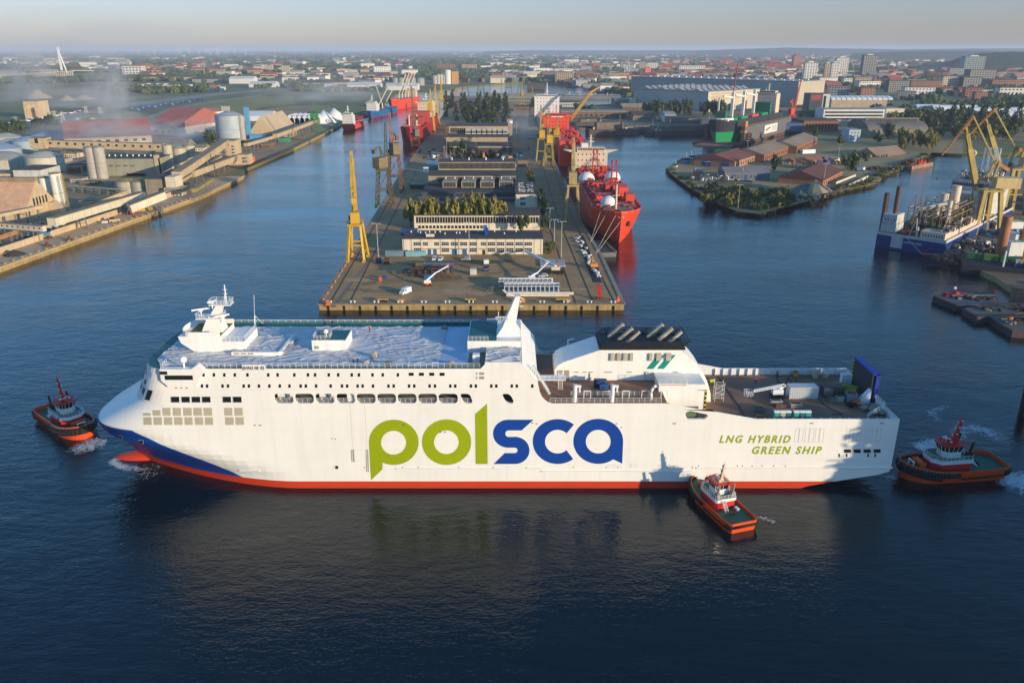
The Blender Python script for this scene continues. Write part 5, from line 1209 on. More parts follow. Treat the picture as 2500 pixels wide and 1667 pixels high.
 # --- trees
rows_=[(1003,548,492),(1018,552,498),(1033,545,488),(1050,552,486),(1066,548,496),(1083,552,490),(1100,545,498),(1117,552,492),(1133,546,484),(1152,552,482),(1172,548,480),(1190,552,484),(1208,550,488),(1222,546,494)]
for i,(u,vb,vt)in enumerate(rows_):
 x,y=G(u,vb+8);hh=PY(u,vt,y).z-GZ;tree('olive',x,y+2,max(9,hh),11.5,'autumn tinted tree in the row along the glazed workshop','autumn trees along the glazed workshop')
x,y=G(1277,569);tree('green',x,y,11.5,9,'lone dark green tree between the office and the glazed workshop')
for u,v,hh in((1328,545,14),(1322,520,15),(1332,562,9)):x,y=G(u,v);tree('green',x,y,hh,7.5,'olive tree beside the right end of the glazed workshop','trees at the right end of the glazed workshop')
for u,v in((1293,446),(1296,458)):x,y=G(u,v);tree('olive',x,y,10,7,'pale tree at the corner of the stepped hall','pale trees by the stepped hall')
for i in range(12):
 u=1107+i*10.2;x,y=G(u,423+random.uniform(-2,2));tree('poplar',x,y,random.uniform(15,19),6.5,'dark poplar in the row behind the stepped hall','dark poplars behind the stepped hall')
for u,v,hh in((1098,383,14),(1130,383,15),(1118,386,10)):x,y=G(u,v);tree('green',x,y,hh,9,'dark tree in front of the brown hall','dark trees in front of the brown hall')
for i in range(52):
 u=random.uniform(1086,1243);v=252+70*(i/52)+random.uniform(-3,3)
 if u<1140 and v>302:continue
 x,y=G(u,v);tree('poplar',x,y,random.uniform(20,29),9,'tall dark poplar in the dense grove on the island','dark poplar grove on the island')
for u,v in((1345,604),(1348,611),(1340,598),(1338,618)):x,y=G(u,v);tree('bush',x,y,random.uniform(3,4.5),5,'low shrub at the right end of the cream office','shrubs at the right end of the cream office')
# --- cranes on the left quay edge
x,y=G(874,632);tp=PY(857,369,y+6)
crane('bright yellow box jib quay crane at the front left of the island',x,y,8.0,11.5,17.5,24,(tp.x-x,6,tp.z-GZ),YEL,group=None,style='box')
x,y=G(940,503);tp=PY(940,300,y+4)
crane('weathered green and rust lattice crane, the nearer of the rusty pair',x,y,10,11,24,32,(tp.x-x,4,tp.z-GZ),mat('rusty green steel',(.15,.10,.05),.8,.4,.4,col2=(.07,.075,.04)),mat('mossy lattice',(.10,.105,.06),.8,.3,.5),style='lattice',hm=mat('peeling house',(.25,.17,.09),.8,.4,.4,col2=(.10,.12,.06)))
x,y=G(966,468);tp=PY(951,276,y+4)
crane('rust orange lattice crane, the farther of the rusty pair',x,y,10,11,26,35,(tp.x-x,4,tp.z-GZ),mat('orange rust steel',(.24,.10,.045),.8,.4,.4,col2=(.10,.05,.025)),mat('rust orange jib',(.38,.16,.06),.75,.3,.3),style='lattice',hm=MATS['peeling house'])
x,y=G(1016,372);crane('small grey lattice crane in front of the dark red ship',x,y,9,10,15,23,(-3,6,64),RUST,mat('grey olive lattice',(.16,.14,.09),.8,.3,.5),style='lattice',hm=MATS['grey olive lattice'])
for i,(u,v,vt,lab)in enumerate(((1052,322,218,'left'),(1064,306,208,'middle'),(1079,285,198,'right'))):
 x,y=G(u,v);tp=PY(u-2,vt,y+6);crane('yellow quay crane, %s one of the three beside the dark red ship'%lab,x,y,10,12,24,34,(tp.x-x,6,tp.z-GZ),YEL,group='yellow cranes on the left edge of the island',style='box')
 # --- cranes on the right quay edge
for i,(u,v,vt,lab)in enumerate(((1321,392,257,'left'),(1339,408,265,'middle'),(1358,385,286,'right'))):
 x,y=G(u,v);tp=PY(u+(0,0,3)[i],vt,y+6);crane('faded yellow crane, %s one of the three beside the far red ship'%lab,x,y,9,11,20,28,(tp.x-x,6,tp.z-GZ),YELD,group='yellow cranes beside the red ships',style='lattice' if i else 'box',hm=YEL)
x,y=G(1396,541);tp=PY(1401,336,y+5)
crane('faded yellow box jib crane in front of the red gas carrier',x,y,8.5,12,22,30,(tp.x-x,5,tp.z-GZ),mat('pale mustard',(.38,.30,.12),.65,.3,.3,streak=.3),style='box')
x,y=G(1275,268);tp=PY(1275,198,y+6);crane('slim yellow crane at the far right edge of the island',x,y,10,12,22,32,(tp.x-x,6,tp.z-GZ),YELD,style='lattice')
x,y=G(1300,300);tp=PY(1300,214,y+6);crane('pale crane just left of the white accommodation block',x,y,10,12,22,32,(tp.x-x,6,tp.z-GZ),YELD,style='lattice')
x,y=G(1376,312);tp=PY(1440,217,y+20);t=thing('floating_crane','floating crane with one long slanted yellow boom in the basin','crane',(x+2,y,0));MB().cbox(8,0,-.5,38,16,2.6).build('pontoon',STEEL,t)
j=MB();lattice(j,(0,0,4),(tp.x-x-2,6,tp.z-4),3.6,2.6,20,.18,.35);j.bar((0,0,4),(tp.x-x-2,6,tp.z-4),.9,4);j.build('boom',YEL,t);q=PY(1463,211,y+20);MB().flat((tp.x-x-2,6,tp.z-4),(q.x-x-2,6,q.z),2.2,2.2).build('boom_head',YEL,t)
q=PY(1353,268,y+10);MB().flat((-6,0,2),(-2,0,22),.6,.6).flat((4,0,2),(-2,0,22),.6,.6).cbox(12,0,2,8,8,7).build('gantry',mat('dark teal steel',(.03,.06,.07),.7),t)
# --- rails and concrete strips along both quays
b=MB()
for off_ in(3.2,11.2):b.flat((ISL[0][0]+off_+1,ISL[0][1]+2,GZ+.06),(ISL[12][0]+off_,ISL[12][1],GZ+.06),.35,.1)
for off_ in(3.4,12.2,19.5):b.flat((ISL[1][0]-off_,ISL[1][1]+2,GZ+.06),(ISL[4][0]-off_,ISL[4][1],GZ+.06),.35,.1)
for off_ in(3.4,12.2):b.flat((ISL[4][0]-off_,ISL[4][1],GZ+.06),(ISL[5][0]-off_,ISL[5][1],GZ+.06),.35,.1)
b.build('crane_rail',mat('dark rail',(.03,.026,.022),.7),kind='structure')
patch('rail_strip',[(807,750),(818,750),(905,636),(898,636)],mat('pale strip',(.20,.165,.125),.9,.25,.2),.012)
patch('scrap_strip',[(1404,575),(1425,575),(1470,690),(1447,690)],mat('dark ballast',(.045,.036,.032),.95,.4,.5),.015)
patch('verge',[(1208,622),(1330,622),(1352,628),(1210,627)],GRASSG,.015)
patch('weeds',[(955,640),(1010,636),(1240,634),(1260,640),(1180,645),(1010,650)],mat('weedy ground',(.13,.125,.055),.95,.4,.3,col2=(.10,.085,.06)),.013)
# --- quay furniture: fenders, bollards, markers
for k in range(19):
 x=ISL[0][0]+4+k*(ISL[1][0]-ISL[0][0]-8)/18
 o=MB().bar((0,-.5,-1.5),(0,-.5,.2),.3,8);o.build('rubber_fender',RUB,None,loc=(x,ISL[0][1],1.7),label='black rubber fender hanging on the front wall of the island',cat='fender',group='fenders on the front wall')
for k in range(13):
 for dx in(0,1.6):
  x=ISL[0][0]+3+k*(ISL[1][0]-ISL[0][0]-8)/12+dx
  o=MB().cyl(0,0,0,.55,.3,8).cyl(0,0,.55,.8,.45,8);o.build('bollard',STEELW,None,loc=(x,ISL[0][1]+1.6,GZ+.2),label='white mooring bollard along the front edge of the island',cat='bollard',group='white bollards along the front edge')
for k in range(9):
 f=(k+.5)/9;x=ISL[0][0]+(ISL[14][0]-ISL[0][0])*f;y=ISL[0][1]+(ISL[14][1]-ISL[0][1])*f
 MB().cyl(0,0,0,.6,.35,8).cyl(0,0,.6,.85,.5,8).build('bollard',mat('amber paint',(.6,.25,.03)),None,loc=(x+1,y,GZ+.2),label='amber mooring bollard along the front left edge of the island',cat='bollard',group='amber bollards at the front left edge')
def cone(label,u,v,s_=1.6,m=None):
 x,y=G(u,v);b=MB().bar((0,0,0),(0,0,s_),s_*.55,4,.05);b.build('marker_pyramid',m or mat('orange marker',(.75,.12,.02),.6),None,loc=(x,y,GZ+.1),label=label,cat='marker')
cone('orange pyramid marker on the front left corner of the island',801,745,2.4);cone('orange pyramid marker on the front right corner of the island',1509,736,2.4)
def crate(label,cat,u,v,lx,ly,h_,m,rot=0.0,name='crate',parts=()):
 x,y=G(u,v);t=thing(name,label,cat,(x,y,GZ),rot)
 MB().cbox(0,0,.12,lx,ly,h_).build('body',m,t);MB().box(-lx*.4,-ly*.4,0,-lx*.25,ly*.4,.12).box(lx*.25,-ly*.4,0,lx*.4,ly*.4,.12).build('skid',STEEL,t)
 MB().cbox(0,0,h_+.12,lx*1.06,ly*1.06,.12).build('lid',m,t);return t
OB=mat('orange box paint',(.62,.26,.05),.6)
crate('orange cabinet near the front edge, left of centre','cabinet',981,739,1.8,1.2,1.5,OB);crate('orange cabinet beside the mast of the ferry on the front edge','cabinet',1277,738,1.8,1.2,1.5,OB);crate('yellowish cabinet near the front right edge of the island','cabinet',1388,737,1.8,1.2,1.3,TANM)
for u,lab in((935,'left'),(1149,'middle'),(1370,'right')):
 x,y=G(u,738);t=thing('winch_stand','yellow topped black winch stand, %s one of three along the front edge'%lab,'winch',(x,y,GZ),0,'winch stands along the front edge');MB().cbox(0,0,1.2,4.4,1.4,.4).build('top',YEL,t);MB().box(-1.7,-.5,0,-1.3,.5,1.2).build('leg',BLACK,t);MB().box(1.3,-.5,0,1.7,.5,1.2).build('leg',BLACK,t);MB().bar((-.9,0,.7),(.9,0,.7),.5,10).build('drum',BLACK,t)
x,y=G(1463,731);t=thing('red_jack','tall narrow red lifting frame near the right front corner','lifting frame',(x,y,GZ));lt=MB();lattice(lt,(0,0,.8),(-.4,0,6.4),1.2,.8,5,.1,.2);lt.build('mast',mat('signal red',(.6,.02,.02),.5),t);MB().cbox(0,0,0,2.6,2.2,.8).build('base',RUST,t);MB().cbox(-.2,0,2.2,1.0,1.0,3.4).build('panel',MATS['signal red'],t)
# --- vehicles and plant
x,y=G(990,717);car('white panel van parked alone on the open apron',x,y,R(238),mat('van white',(.75,.76,.76),.35,.04,.3),'van')
CW=MATS['van white'];CS=mat('silver car paint',(.42,.45,.47),.35,.05,.3)
x,y=G(1061,634);car('white car facing the camera in front of the blue doors, left of the two',x,y,R(265),CW);x,y=G(1076,635);car('white car facing the camera in front of the blue doors, right of the two',x,y,R(262),CW)
x,y=G(1137,636);car('silver estate car parked sideways in front of the office',x,y,R(200),CS);x,y=G(1325,676);car('grey car parked under the lattice boom',x,y,R(200),CS)
x,y=G(983,624);container('grey blue container at the left end of the office, left of two',x-3,y,0,mat('faded blue container',(.16,.24,.30),.6,.2,.3),11);x,y=G(1000,625);container('light teal container at the left end of the office, right of two',x+3.2,y,0,mat('light teal container',(.20,.42,.46),.6,.15,.3),10)
x,y=G(982,598);container('dark blue container with a white roof left of the glazed workshop',x+1,y+24,0,BLUEC,9,h_=3.5)
x,y=G(1075,416);container('teal container left of the dark poplar row',x-6,y,0,mat('teal container',(.03,.20,.24),.6,.2,.3),12,3,4);container('blue container left of the dark poplar row',x+7,y+2,0,BLUEC,11,3,4)
x,y=G(1058,404);t=thing('truck_trailer','white box trailer parked on the left quay road','trailer',(x,y,GZ));MB().box(-5.5,-1.3,1.0,6.5,1.3,4.0).build('box',CW,t);[MB().bar((xx,-1.3,.5),(xx,1.3,.5),.5,8).build('axle',RUB,t)for xx in(-4,-2.8,4.5)]
crate('white cube tank beside the left quay road','tank',1040,421,4.2,3.4,4,CW)
crate('white cube generator standing alone on the apron','generator',1156,670,2.9,2.6,2.6,mat('off white sheet',(.55,.53,.45),.6))
x,y=G(1185,662);t=thing('forklift','blue forklift on the apron beside the white cube','forklift',(x,y,GZ),.3);MB().cbox(0,0,.5,2.6,1.6,1.1).build('body',BLUEC,t);MB().box(-.6,-.7,1.6,.8,.7,2.6).build('cab',GLASS,t);MB().box(1.3,-.6,.1,1.5,.6,3.2).build('mast',BLACK,t);[MB().bar((xx,-.85,.4),(xx,.85,.4),.4,8).build('wheel',RUB,t)for xx in(-.8,.9)]
x,y=G(1188,646);t=thing('flatbed_truck','orange flatbed truck with a white cab facing the camera','truck',(x,y,GZ),R(90));MB().box(-3.4,-1.2,.9,3.4,1.2,1.3).build('chassis',MATS['orange box paint'],t);MB().box(-3.3,-1.2,1.3,-1.4,1.2,3.0).build('cab',CW,t);MB().box(-1.2,-1.2,1.3,3.4,1.2,1.8).build('load',RUST,t);[MB().bar((xx,-1.2,.5),(xx,1.2,.5),.5,8).build('wheel',RUB,t)for xx in(-2.4,1.6,2.8)]
def boom_lift(label,x,y,z,rot,base_m,boom_m,e1,e2,basket_m):
 t=thing('boom_lift',label,'boom lift',(x,y,z),rot,None);MB().cbox(0,0,.55,3.6,2.0,.7).build('chassis',base_m,t)
 for sx in(-1.2,1.2):
  for sy in(-1.05,1.05):MB().bar((sx,sy-.2,.55),(sx,sy+.2,.55),.55,10).build('wheel',RUB,t)
 MB().cbox(0,0,1.3,3.0,1.7,1.1).build('turret',boom_m,t);MB().flat((-.6,0,2.2),e1,.5,.6).flat(e1,e2,.4,.45).build('boom',boom_m,t)
 b=MB();ex,ey,ez=e2
 b.cbox(ex,ey,ez-.6,2.0,1.0,.12);rail([(ex-1,ey-.5,ez-.5),(ex+1,ey-.5,ez-.5),(ex+1,ey+.5,ez-.5),(ex-1,ey+.5,ez-.5),(ex-1,ey-.5,ez-.5)],1.1,1.0,.06,2).build('basket',basket_m,t);return t
x,y=G(1044,697);OM=MATS['orange marker'];boom_lift('boom lift with orange chassis and white arm raised over the rusty frames',x,y,GZ,.1,OM,CW,(3.5,2,5.0),(9.5,9,6.4),OM)
x,y=G(1298,686);boom_lift('boom lift with red chassis and white arm reaching to the right',x,y,GZ,.1,MATS['signal red'],CW,(3,3,3.0),(9,13,5.0),CW)
# rusty frames
x,y=G(1057,672);t=thing('frame_rack','row of rusty red steel frames with a blue tarpaulin stacked on the apron','steel frames',(x,y,GZ))
for k in range(7):b=MB();xx=-9+k*3;b.flat((xx,-4,0),(xx,-4,3.6),.45,.45).flat((xx,4,0),(xx,4,3.6),.45,.45).flat((xx,-4.4,3.6),(xx,4.4,3.6),.45,.5).flat((xx,-4,1.6),(xx,4,1.9),.35,.35).flat((xx,-3,.2),(xx,3,3.3),.3,.3);b.build('frame',RUST,t)
MB().flat((-10,-3,3.9),(9,-3,3.9),.5,.4).flat((-10,2,3.9),(9,2,3.9),.5,.4).flat((-8,0,4.2),(4,1,4.6),.6,.5).build('beam',RUST,t);MB().cbox(2,6.5,0,14,3,3.8).build('tarpaulin',mat('pale blue tarp',(.10,.25,.36),.6,.2,.5),t);MB().cbox(-6,4,3.9,4,4,1.2).build('pallet_load',mat('olive load',(.15,.13,.06)),t)
x,y=G(1007,665);t=thing('steel_tubs','heap of grey steel tubs left of the rusty frames','scrap',(x,y,GZ));[MB().cbox(random.uniform(-4,4),random.uniform(-2,2),0,2.2,1.8,random.uniform(1,2),random.random()).build('tub',STEEL,t)for _ in range(7)]
crate('blue compressor behind the orange boom lift','compressor',1048,680,4.4,1.8,1.6,mat('compressor blue',(.02,.13,.25),.5))
# folded lattice boom on a black carrier
x,y=G(1351,668);t=thing('mobile_crane','mobile crane with black carrier and a white and orange boom lowered to the left','crane',(x,y,GZ));MB().cbox(0,0,.8,10,3,1.1).build('carrier',BLACK,t);[MB().bar((xx,-1.6,.6),(xx,1.6,.6),.6,10).build('axle',RUB,t)for xx in(-4,-2.4,2.4,4)];MB().cbox(1,0,1.9,4,2.6,1.6).build('turret',mat('cream mast paint',(.6,.5,.36)),t)
q=G(1283,632);MB().flat((1,0,3.4),(q[0]-x,q[1]-y,4.0),.9,1.1).build('boom',CW,t);MB().flat((2,1.4,4.4),(q[0]-x+14,q[1]-y-3,5.6),.7,.7).build('boom_section',mat('orange boom',(.5,.17,.05)),t)
x,y=G(1350,650);MB().box(-6,-1,0,6,12,.5).build('steel_plate',mat('pale panel',(.40,.40,.40),.7),None,loc=(x,y,GZ),label='flat pale steel panel lying behind the mobile crane',cat='panel')
# white ribbed girders
x,y=G(1217,712);x2,_=G(1375,712)
for k,(dx,dy,hh)in enumerate(((0,7.5,3.4),(2.5,0,3.4))):
 t=thing('gangway_truss','long white ribbed trough girder lying on the apron, %s of the two'%('rear','front')[k],'girder',(x+dx,y+dy,GZ));L_=x2-x-4
 MB().box(0,-2.4,.4,L_,2.4,.7).box(0,2.1,.7,L_,2.4,hh).build('trough',mat('girder white',(.55,.55,.54),.6,.1,.2),t)
 for i in range(13):MB().box(i*L_/12.5,-2.5,.4,i*L_/12.5+.35,2.5,hh-.5).build('rib',MATS['girder white'],t)
 MB().flat((0,-2.4,hh-.3),(L_,-2.4,hh-.3),.3,.3).build('top_chord',MATS['girder white'],t)
t=thing('pipe_boom','pair of long cream tubes lying in front of the ribbed girders','girder',(x+4,y-6,GZ));MB().bar((0,0,1.0),(x2-x,0,1.0),.7,8).build('tube',CREAM,t);MB().bar((-.5,-2,.8),(x2-x-2,-2,.8),.6,8).build('tube',CREAM,t)
t=thing('steel_bundle','small tangle of dark steel left of the ribbed girders','scrap',(*G(1196,712),GZ));[MB().bar((random.uniform(-2,2),random.uniform(-2,2),.2),(random.uniform(-2,2),random.uniform(-2,2),2.2),.14,4).build('bar',STEEL,t)for _ in range(8)]
crate('blue and white tool box on the left of the apron','box',938,681,2.4,1.4,1.2,BLUEC);crate('orange and white barrier block on the left of the apron','barrier',929,686,1.2,1.2,1.6,OM);crate('white cable drum beside the left lamp post','drum',935,641,1.6,1.6,1.8,CW);crate('dark machine at the foot of the left lamp post','machine',925,642,2.4,2.0,2.2,BLACK);crate('rusty round hopper right of the left lamp post','hopper',945,644,2.4,2.4,2.4,RUST)
# white bulk bags along the right strip
BAG=mat('white bulk bag',(.60,.58,.57),.8,.15,.5)
bm2=MB();bm2.ico((0,0,.45),.75,.18,(1,1,.7));first=None
for k in range(56):
 f=k/55;u=1406+(1461-1406)*f+random.uniform(-7,9)*(1 if f<.7 else .6);v=578+100*f+random.uniform(-3,3);x,y=G(u,v)
 if first is None:first=bm2.build('bulk_bag',BAG,None,loc=(x,y,GZ),label='white bulk bag on the dark strip beside the red bow',cat='bag',group='white bulk bags on the dark strip')
 else:dup(first,(x,y,GZ),random.random()*6,ch=[],scale=random.uniform(.75,1.25))
t=thing('excavator','orange excavator on the right edge below the bulk bags','excavator',(*G(1450,655),GZ));MB().cbox(0,0,.9,3.4,2.6,1.7).build('body',MATS['orange box paint'],t);MB().box(-2,-1.5,0,2,-.9,.9).build('track',RUB,t);MB().box(-2,.9,0,2,1.5,.9).build('track',RUB,t);MB().flat((1,0,2),(-1,2,5),.4,.5).flat((-1,2,5),(-3,3,2.6),.35,.4).build('arm',MATS['orange box paint'],t)
for lab,u,v,hh in(('left of the office, near the yellow crane',924,628,17),('in front of the middle of the office',1146,628,17.5),('right of the office near the bulk bags',1370,628,18),('behind the right end of the office',1353,590,12),('beside the right trees',1342,559,12),('left end of the brown hall',1091,386,19),('middle of the brown hall',1163,388,19),('right end of the brown hall',1240,384,19),('corner of the stepped hall',1300,441,17),('beside the hoist tower',1261,338,18),('by the dark poplars',1132,392,10)):
 x,y=G(u,v);lamp_post('grey floodlight mast standing '+lab,x,y,hh)
t=thing('site_scrap','mixed heap of rusty plates and timber left of the orange shed','scrap',(*G(1065,385),GZ))
for _ in range(26):MB().cbox(random.uniform(-12,16),random.uniform(-6,8),0,random.uniform(1.5,4),random.uniform(1,3),random.uniform(.5,2.4),random.random()*3).build('plate',random.choice([RUST,TANM,STEEL,BLUEC,CW]),t)
t=thing('site_scrap','mixed heap of white and orange gear right of the orange shed','scrap',(*G(1215,384),GZ))
for _ in range(26):MB().cbox(random.uniform(-22,24),random.uniform(-6,6),0,random.uniform(1.5,4.5),random.uniform(1,3),random.uniform(.8,3),random.random()*3).build('plate',random.choice([RUST,MATS['orange box paint'],STEEL,CW,CW]),t)
for k in range(16):
 u=random.uniform(1050,1085)if k<10 else random.uniform(1270,1300);v=random.uniform(365,395)if k<10 else random.uniform(330,440);x,y=G(u-25 if k<10 else u,v)
 car('dark parked car on the quay road of the island',x,y,random.uniform(0,6),[mat('black car paint',(.02,.02,.025),.3),BLUEC,CS][k%3],group='parked cars on the island roads')
 # ================================================================== LEFT BANK
ZA=lambda x,y:(.2679*x,100+.2679*y)
ZB=lambda x,y:(320+.1403*x,240+.1403*y)
ZC=lambda x,y:(.1403*x,240+.1403*y)
ZD_=lambda x,y:(.2679*x,400+.2679*y)
ZE=lambda x,y:(600+.2679*x,100+.2679*y)
SUNC=mat('sunlit concrete',(.54,.41,.26),.85,.2,.15,streak=.35)
PALE=mat('pale render',(.62,.54,.40),.8,.15,.15,streak=.3)
TANR=mat('tan ribbed roof',(.56,.34,.20),.8,.2,.2,streak=.2)
GALM=mat('gallery boards',(.50,.38,.23),.8,.25,.2,streak=.35)
GALR=mat('gallery roof',(.27,.20,.13),.85,.25,.2)
TANKB=mat('pale blue tank',(.30,.38,.44),.6,.15,.1,streak=.25)
TANKW=mat('cream tank',(.50,.46,.38),.65,.12,.1,streak=.3)
SILOG=mat('grey silo',(.38,.35,.30),.75,.15,.15,streak=.35)
SKYB=mat('sky blue steel',(.10,.30,.50),.6,.15,.2)
def pz(uv,z=GZ):return PZ(uv[0],uv[1],z)
# white twin silos
for(u,vb,vt,lab)in((124,512,434,'left of the twin silos, with rust bands'),(152,516,424,'right of the twin silos, on a conical foot')):
 p=PZ(u,vb,GZ);zt_=PY(u,vt,p.y).z;silo('tall white cement silo, '+lab,p.x,p.y,zt_,3.6,mat('white silo paint',(.80,.74,.65),.6,.1,.2,streak=.3),group='twin white silos',rings=1,cone=.28,roof=YELD)
p=PZ(135,520,GZ);t=thing('hopper_house','concrete hopper house under the twin white silos','building',(p.x-4,p.y-5,GZ));MB().yprism([(-4,0),(14,0),(10,4),(6,7.5),(-1,7.5)],0,9).build('wall',SUNC,t)
lt=MB();lattice(lt,(13.5,4,0),(13.0,4,24),1.4,1.2,14,.08,.12);lt.build('ladder_tower',YELD,t)
# tan A-roof store
a=PZ(63,520,8);yb=a.y;rg=PY(92,443,yb+16)
t=thing('storage_hall','big storage hall with a tall tan ribbed roof at the left edge','building',(a.x-92,yb,GZ));hr=rg.z-GZ
MB().box(0,0,0,92,34,5.5).build('wall',SUNC,t)
for k in range(23):MB().xprism([(-1+.0,5.0),(16.5,hr),(17.5,hr),(17.5,hr-.5),(0,4.4)],k*4.0,k*4.0+3.9).build('roof_panel',TANR,t)
MB().xprism([(17.5,hr),(17.5,hr-.6),(35,4.4),(36,5)],0,92).build('roof',TANR,t);MB().xprism([(0,5),(34,5),(17.5,hr-.4)],91.9,92.4).build('gable_wall',SUNC,t)
MB().box(0,15.5,hr,92,19.5,hr+2.2).build('ridge_gallery',GALR,t)
for k in range(5):MB().box(92.4,9+k*3.4,8,92.6,10.4+k*3.4,12.5).build('louvre',BLACK,t)
# pale tall building and big tank behind
x0,x1,y0,dp,h_=bpx(37,104,443,416,404);t=block('pale grey white process building beside the tan roofed store','building',x0,x1,y0,dp,h_,mat('white cladding',(.52,.53,.49),.7,.12,.1,streak=.3),DARKR)
for k in range(4):strip(t,(x1-x0)*(.28+.17*k),(x1-x0)*(.40+.17*k),h_*.12,h_*.10,4,.6)
p=PZ(92,425,GZ);zt_=PY(92,396,p.y).z;silo('huge cream tank with a yellow railing behind the pale process building',p.x,p.y+14,zt_+3,15,TANKW,'tank',rings=1,name='storage_tank',n=28)
x0,x1,y0,dp,h_=bpx(-30,36,441,425,416);t=block('low tan annex with a band of small windows at the far left','building',x0,x1,y0,dp,h_,SUNC,GALR);strip(t,(x1-x0)*.45,(x1-x0)*.95,h_*.5,h_*.2,9,.6)
for u,vb,vt,r_,m,lab in((8,388,362,17,TANKB,'pale blue tank at the left edge, nearest of the cluster'),(32,362,348,16,TANKW,'low tank with a tan domed roof in the cluster'),(70,366,343,15,TANKB,'tall light blue tank left of the box tower'),(114,344,332,16,TANKB,'light blue domed tank behind the box tower'),(18,408,385,20,SILOG,'grey olive tank below the blue tank'),(18,346,338,15,TANKW,'cream tank at the back of the cluster')):
 p=PZ(u,vb,GZ);zt_=PY(u,vt,p.y).z;silo(lab,p.x,p.y,max(8,zt_),r_,m,'tank','storage tanks at the left edge',name='storage_tank',n=26)
 # box tower and the long high gallery
p=PZ(105,388,GZ);q=PY(105,337,p.y);zt_=q.z;wz=PY(105,362,p.y).z
t=thing('transfer_tower','brown box on stilts where the long high conveyor begins','tower',(p.x,p.y,GZ));MB().box(-7,-5,wz-GZ,8,6,zt_-GZ).build('cabin',GALM,t);MB().box(-7.3,-5.3,zt_-GZ,8.3,6.3,zt_-GZ+.5).build('roof',GALR,t)
lt=MB();lattice(lt,(.5,.5,0),(.5,.5,wz-GZ),9,10,4,.25,.4);lt.build('trestle',STEEL,t);MB().box(-1.5,-5.2,wz-GZ+5,1.5,-4.9,wz-GZ+10).build('opening',BLACK,t)
gallery('very long high brown conveyor bridge from the box tower to the silo group',(p.x+8,p.y,wz+1),PY(402,369,p.y-6),5,6.5,GALM,GALR,legs=5,wins=14)
# two grey silos and the grey hall
for u,lab in((232,'left'),(252,'right')):
 p=PZ(u,436,GZ);zt_=PY(u,360,p.y).z;silo('tall grey silo, %s of the pair in front of the grey hall'%lab,p.x,p.y,zt_,4.4,SILOG,group='pair of grey silos',rings=1)
x0,x1,y0,dp,h_=bpx(246,392,430,388,379);t=block('long grey green hall with a thin line of windows on the left bank','building',x0,x1,y0,dp,h_,mat('grey green cladding',(.30,.29,.22),.8,.15,.1,streak=.3),DARKR)
for k in range(5):strip(t,(x1-x0)*(.04+.12*k),(x1-x0)*(.12+.12*k),h_*.56,h_*.07,6,.6)
for k in range(9):MB().cyl((x1-x0)*(.08+.1*k),dp*.5,h_+.5,h_+1.9,.5,8).build('roof_vent',STEELW,t)
MB().box((x1-x0)*.94,-1,0,(x1-x0)*1.0,3,h_+3).build('stair_tower',GALM,t)
# silo group right
for u,vb,vt,r_,lab in((416,418,355,4.0,'slim banded silo at the left of the silo group'),(443,412,362,6.0,'wide cream silo in the middle of the silo group'),(467,405,356,5.2,'cream silo at the right of the silo group'),(478,402,374,3.2,'short silo at the right end of the silo group'),(485,400,376,2.6,'smallest silo at the right end of the silo group')):
 p=PZ(u,vb,GZ);zt_=PY(u,vt,p.y).z;silo(lab,p.x,p.y,zt_,r_,mat('cream silo',(.46,.40,.30),.75,.15,.15,streak=.35),group='cream silo group',rings=2)
x0,x1,y0,dp,h_=bpx(380,455,372,356,352);t=block('grey gabled store behind the silo group','building',x0,x1,y0,30,h_*.6,SUNC,mat('grey asbestos roof',(.22,.21,.19),.85,.2,.1),'gx',rise=8)
p0,p1=PZ(428,426,GZ+4),PZ(480,402,GZ+4);t=thing('blue_roof_shed','low shed with a bright blue roof at the foot of the silo group','shed',(p0.x,p0.y,GZ));d=p1-p0;MB().flat((0,0,2),(d.x,d.y,2),12,4).build('wall',SUNC,t);MB().flat((0,0,4.3),(d.x,d.y,4.3),13,.5).build('roof',mat('bright blue roof',(.01,.10,.42),.6,.15,.1),t)
# elevator tower and sloping gallery
x0,x1,y0,dp,h_=bpx(549,576,405,346,343);y0+=4;t=block('stepped concrete elevator tower with rows of small windows on the left bank','tower',x0-8,x1,y0,16,h_,SUNC,GALR);w_=x1-x0+8
for k in range(6):win_row(t,w_*.1,w_*.5,h_*(.12+.13*k),h_*.055,3,.7,2)
for k in range(6):win_row(t,w_*.78,w_*.95,h_*(.1+.13*k),h_*.06,1,.7,1)
MB().box(w_,2,0,w_+10,14,h_*.42).build('wing',SUNC,t);MB().box(w_-.2,1.8,h_*.42,w_+10.3,14.3,h_*.42+.4).build('wing_roof',GALR,t);win_row(t,w_+6.5,w_+9.5,h_*.12,1.6,1,.7);win_row(t,w_+6.5,w_+9.5,h_*.26,1.6,1,.7)
tw_=Vector((x0+2,y0-2,GZ+h_*.82))
gallery('broad sloping tan conveyor bridge climbing to the elevator tower',PZ(432,437,GZ+9),tw_,6.5,5,GALM,GALR,legs=3,wins=0)
gallery('narrow lower conveyor bridge under the broad sloping one',PZ(438,449,GZ+5),(x0-2,y0-4,GZ+h_*.34),2.2,2.2,GALM,GALR,legs=4)
gallery('low tan conveyor bridge leading to the foot of the elevator tower',PZ(470,433,GZ+5),(x1+2,y0-6,GZ+5),4,4.5,GALM,GALR,legs=4)
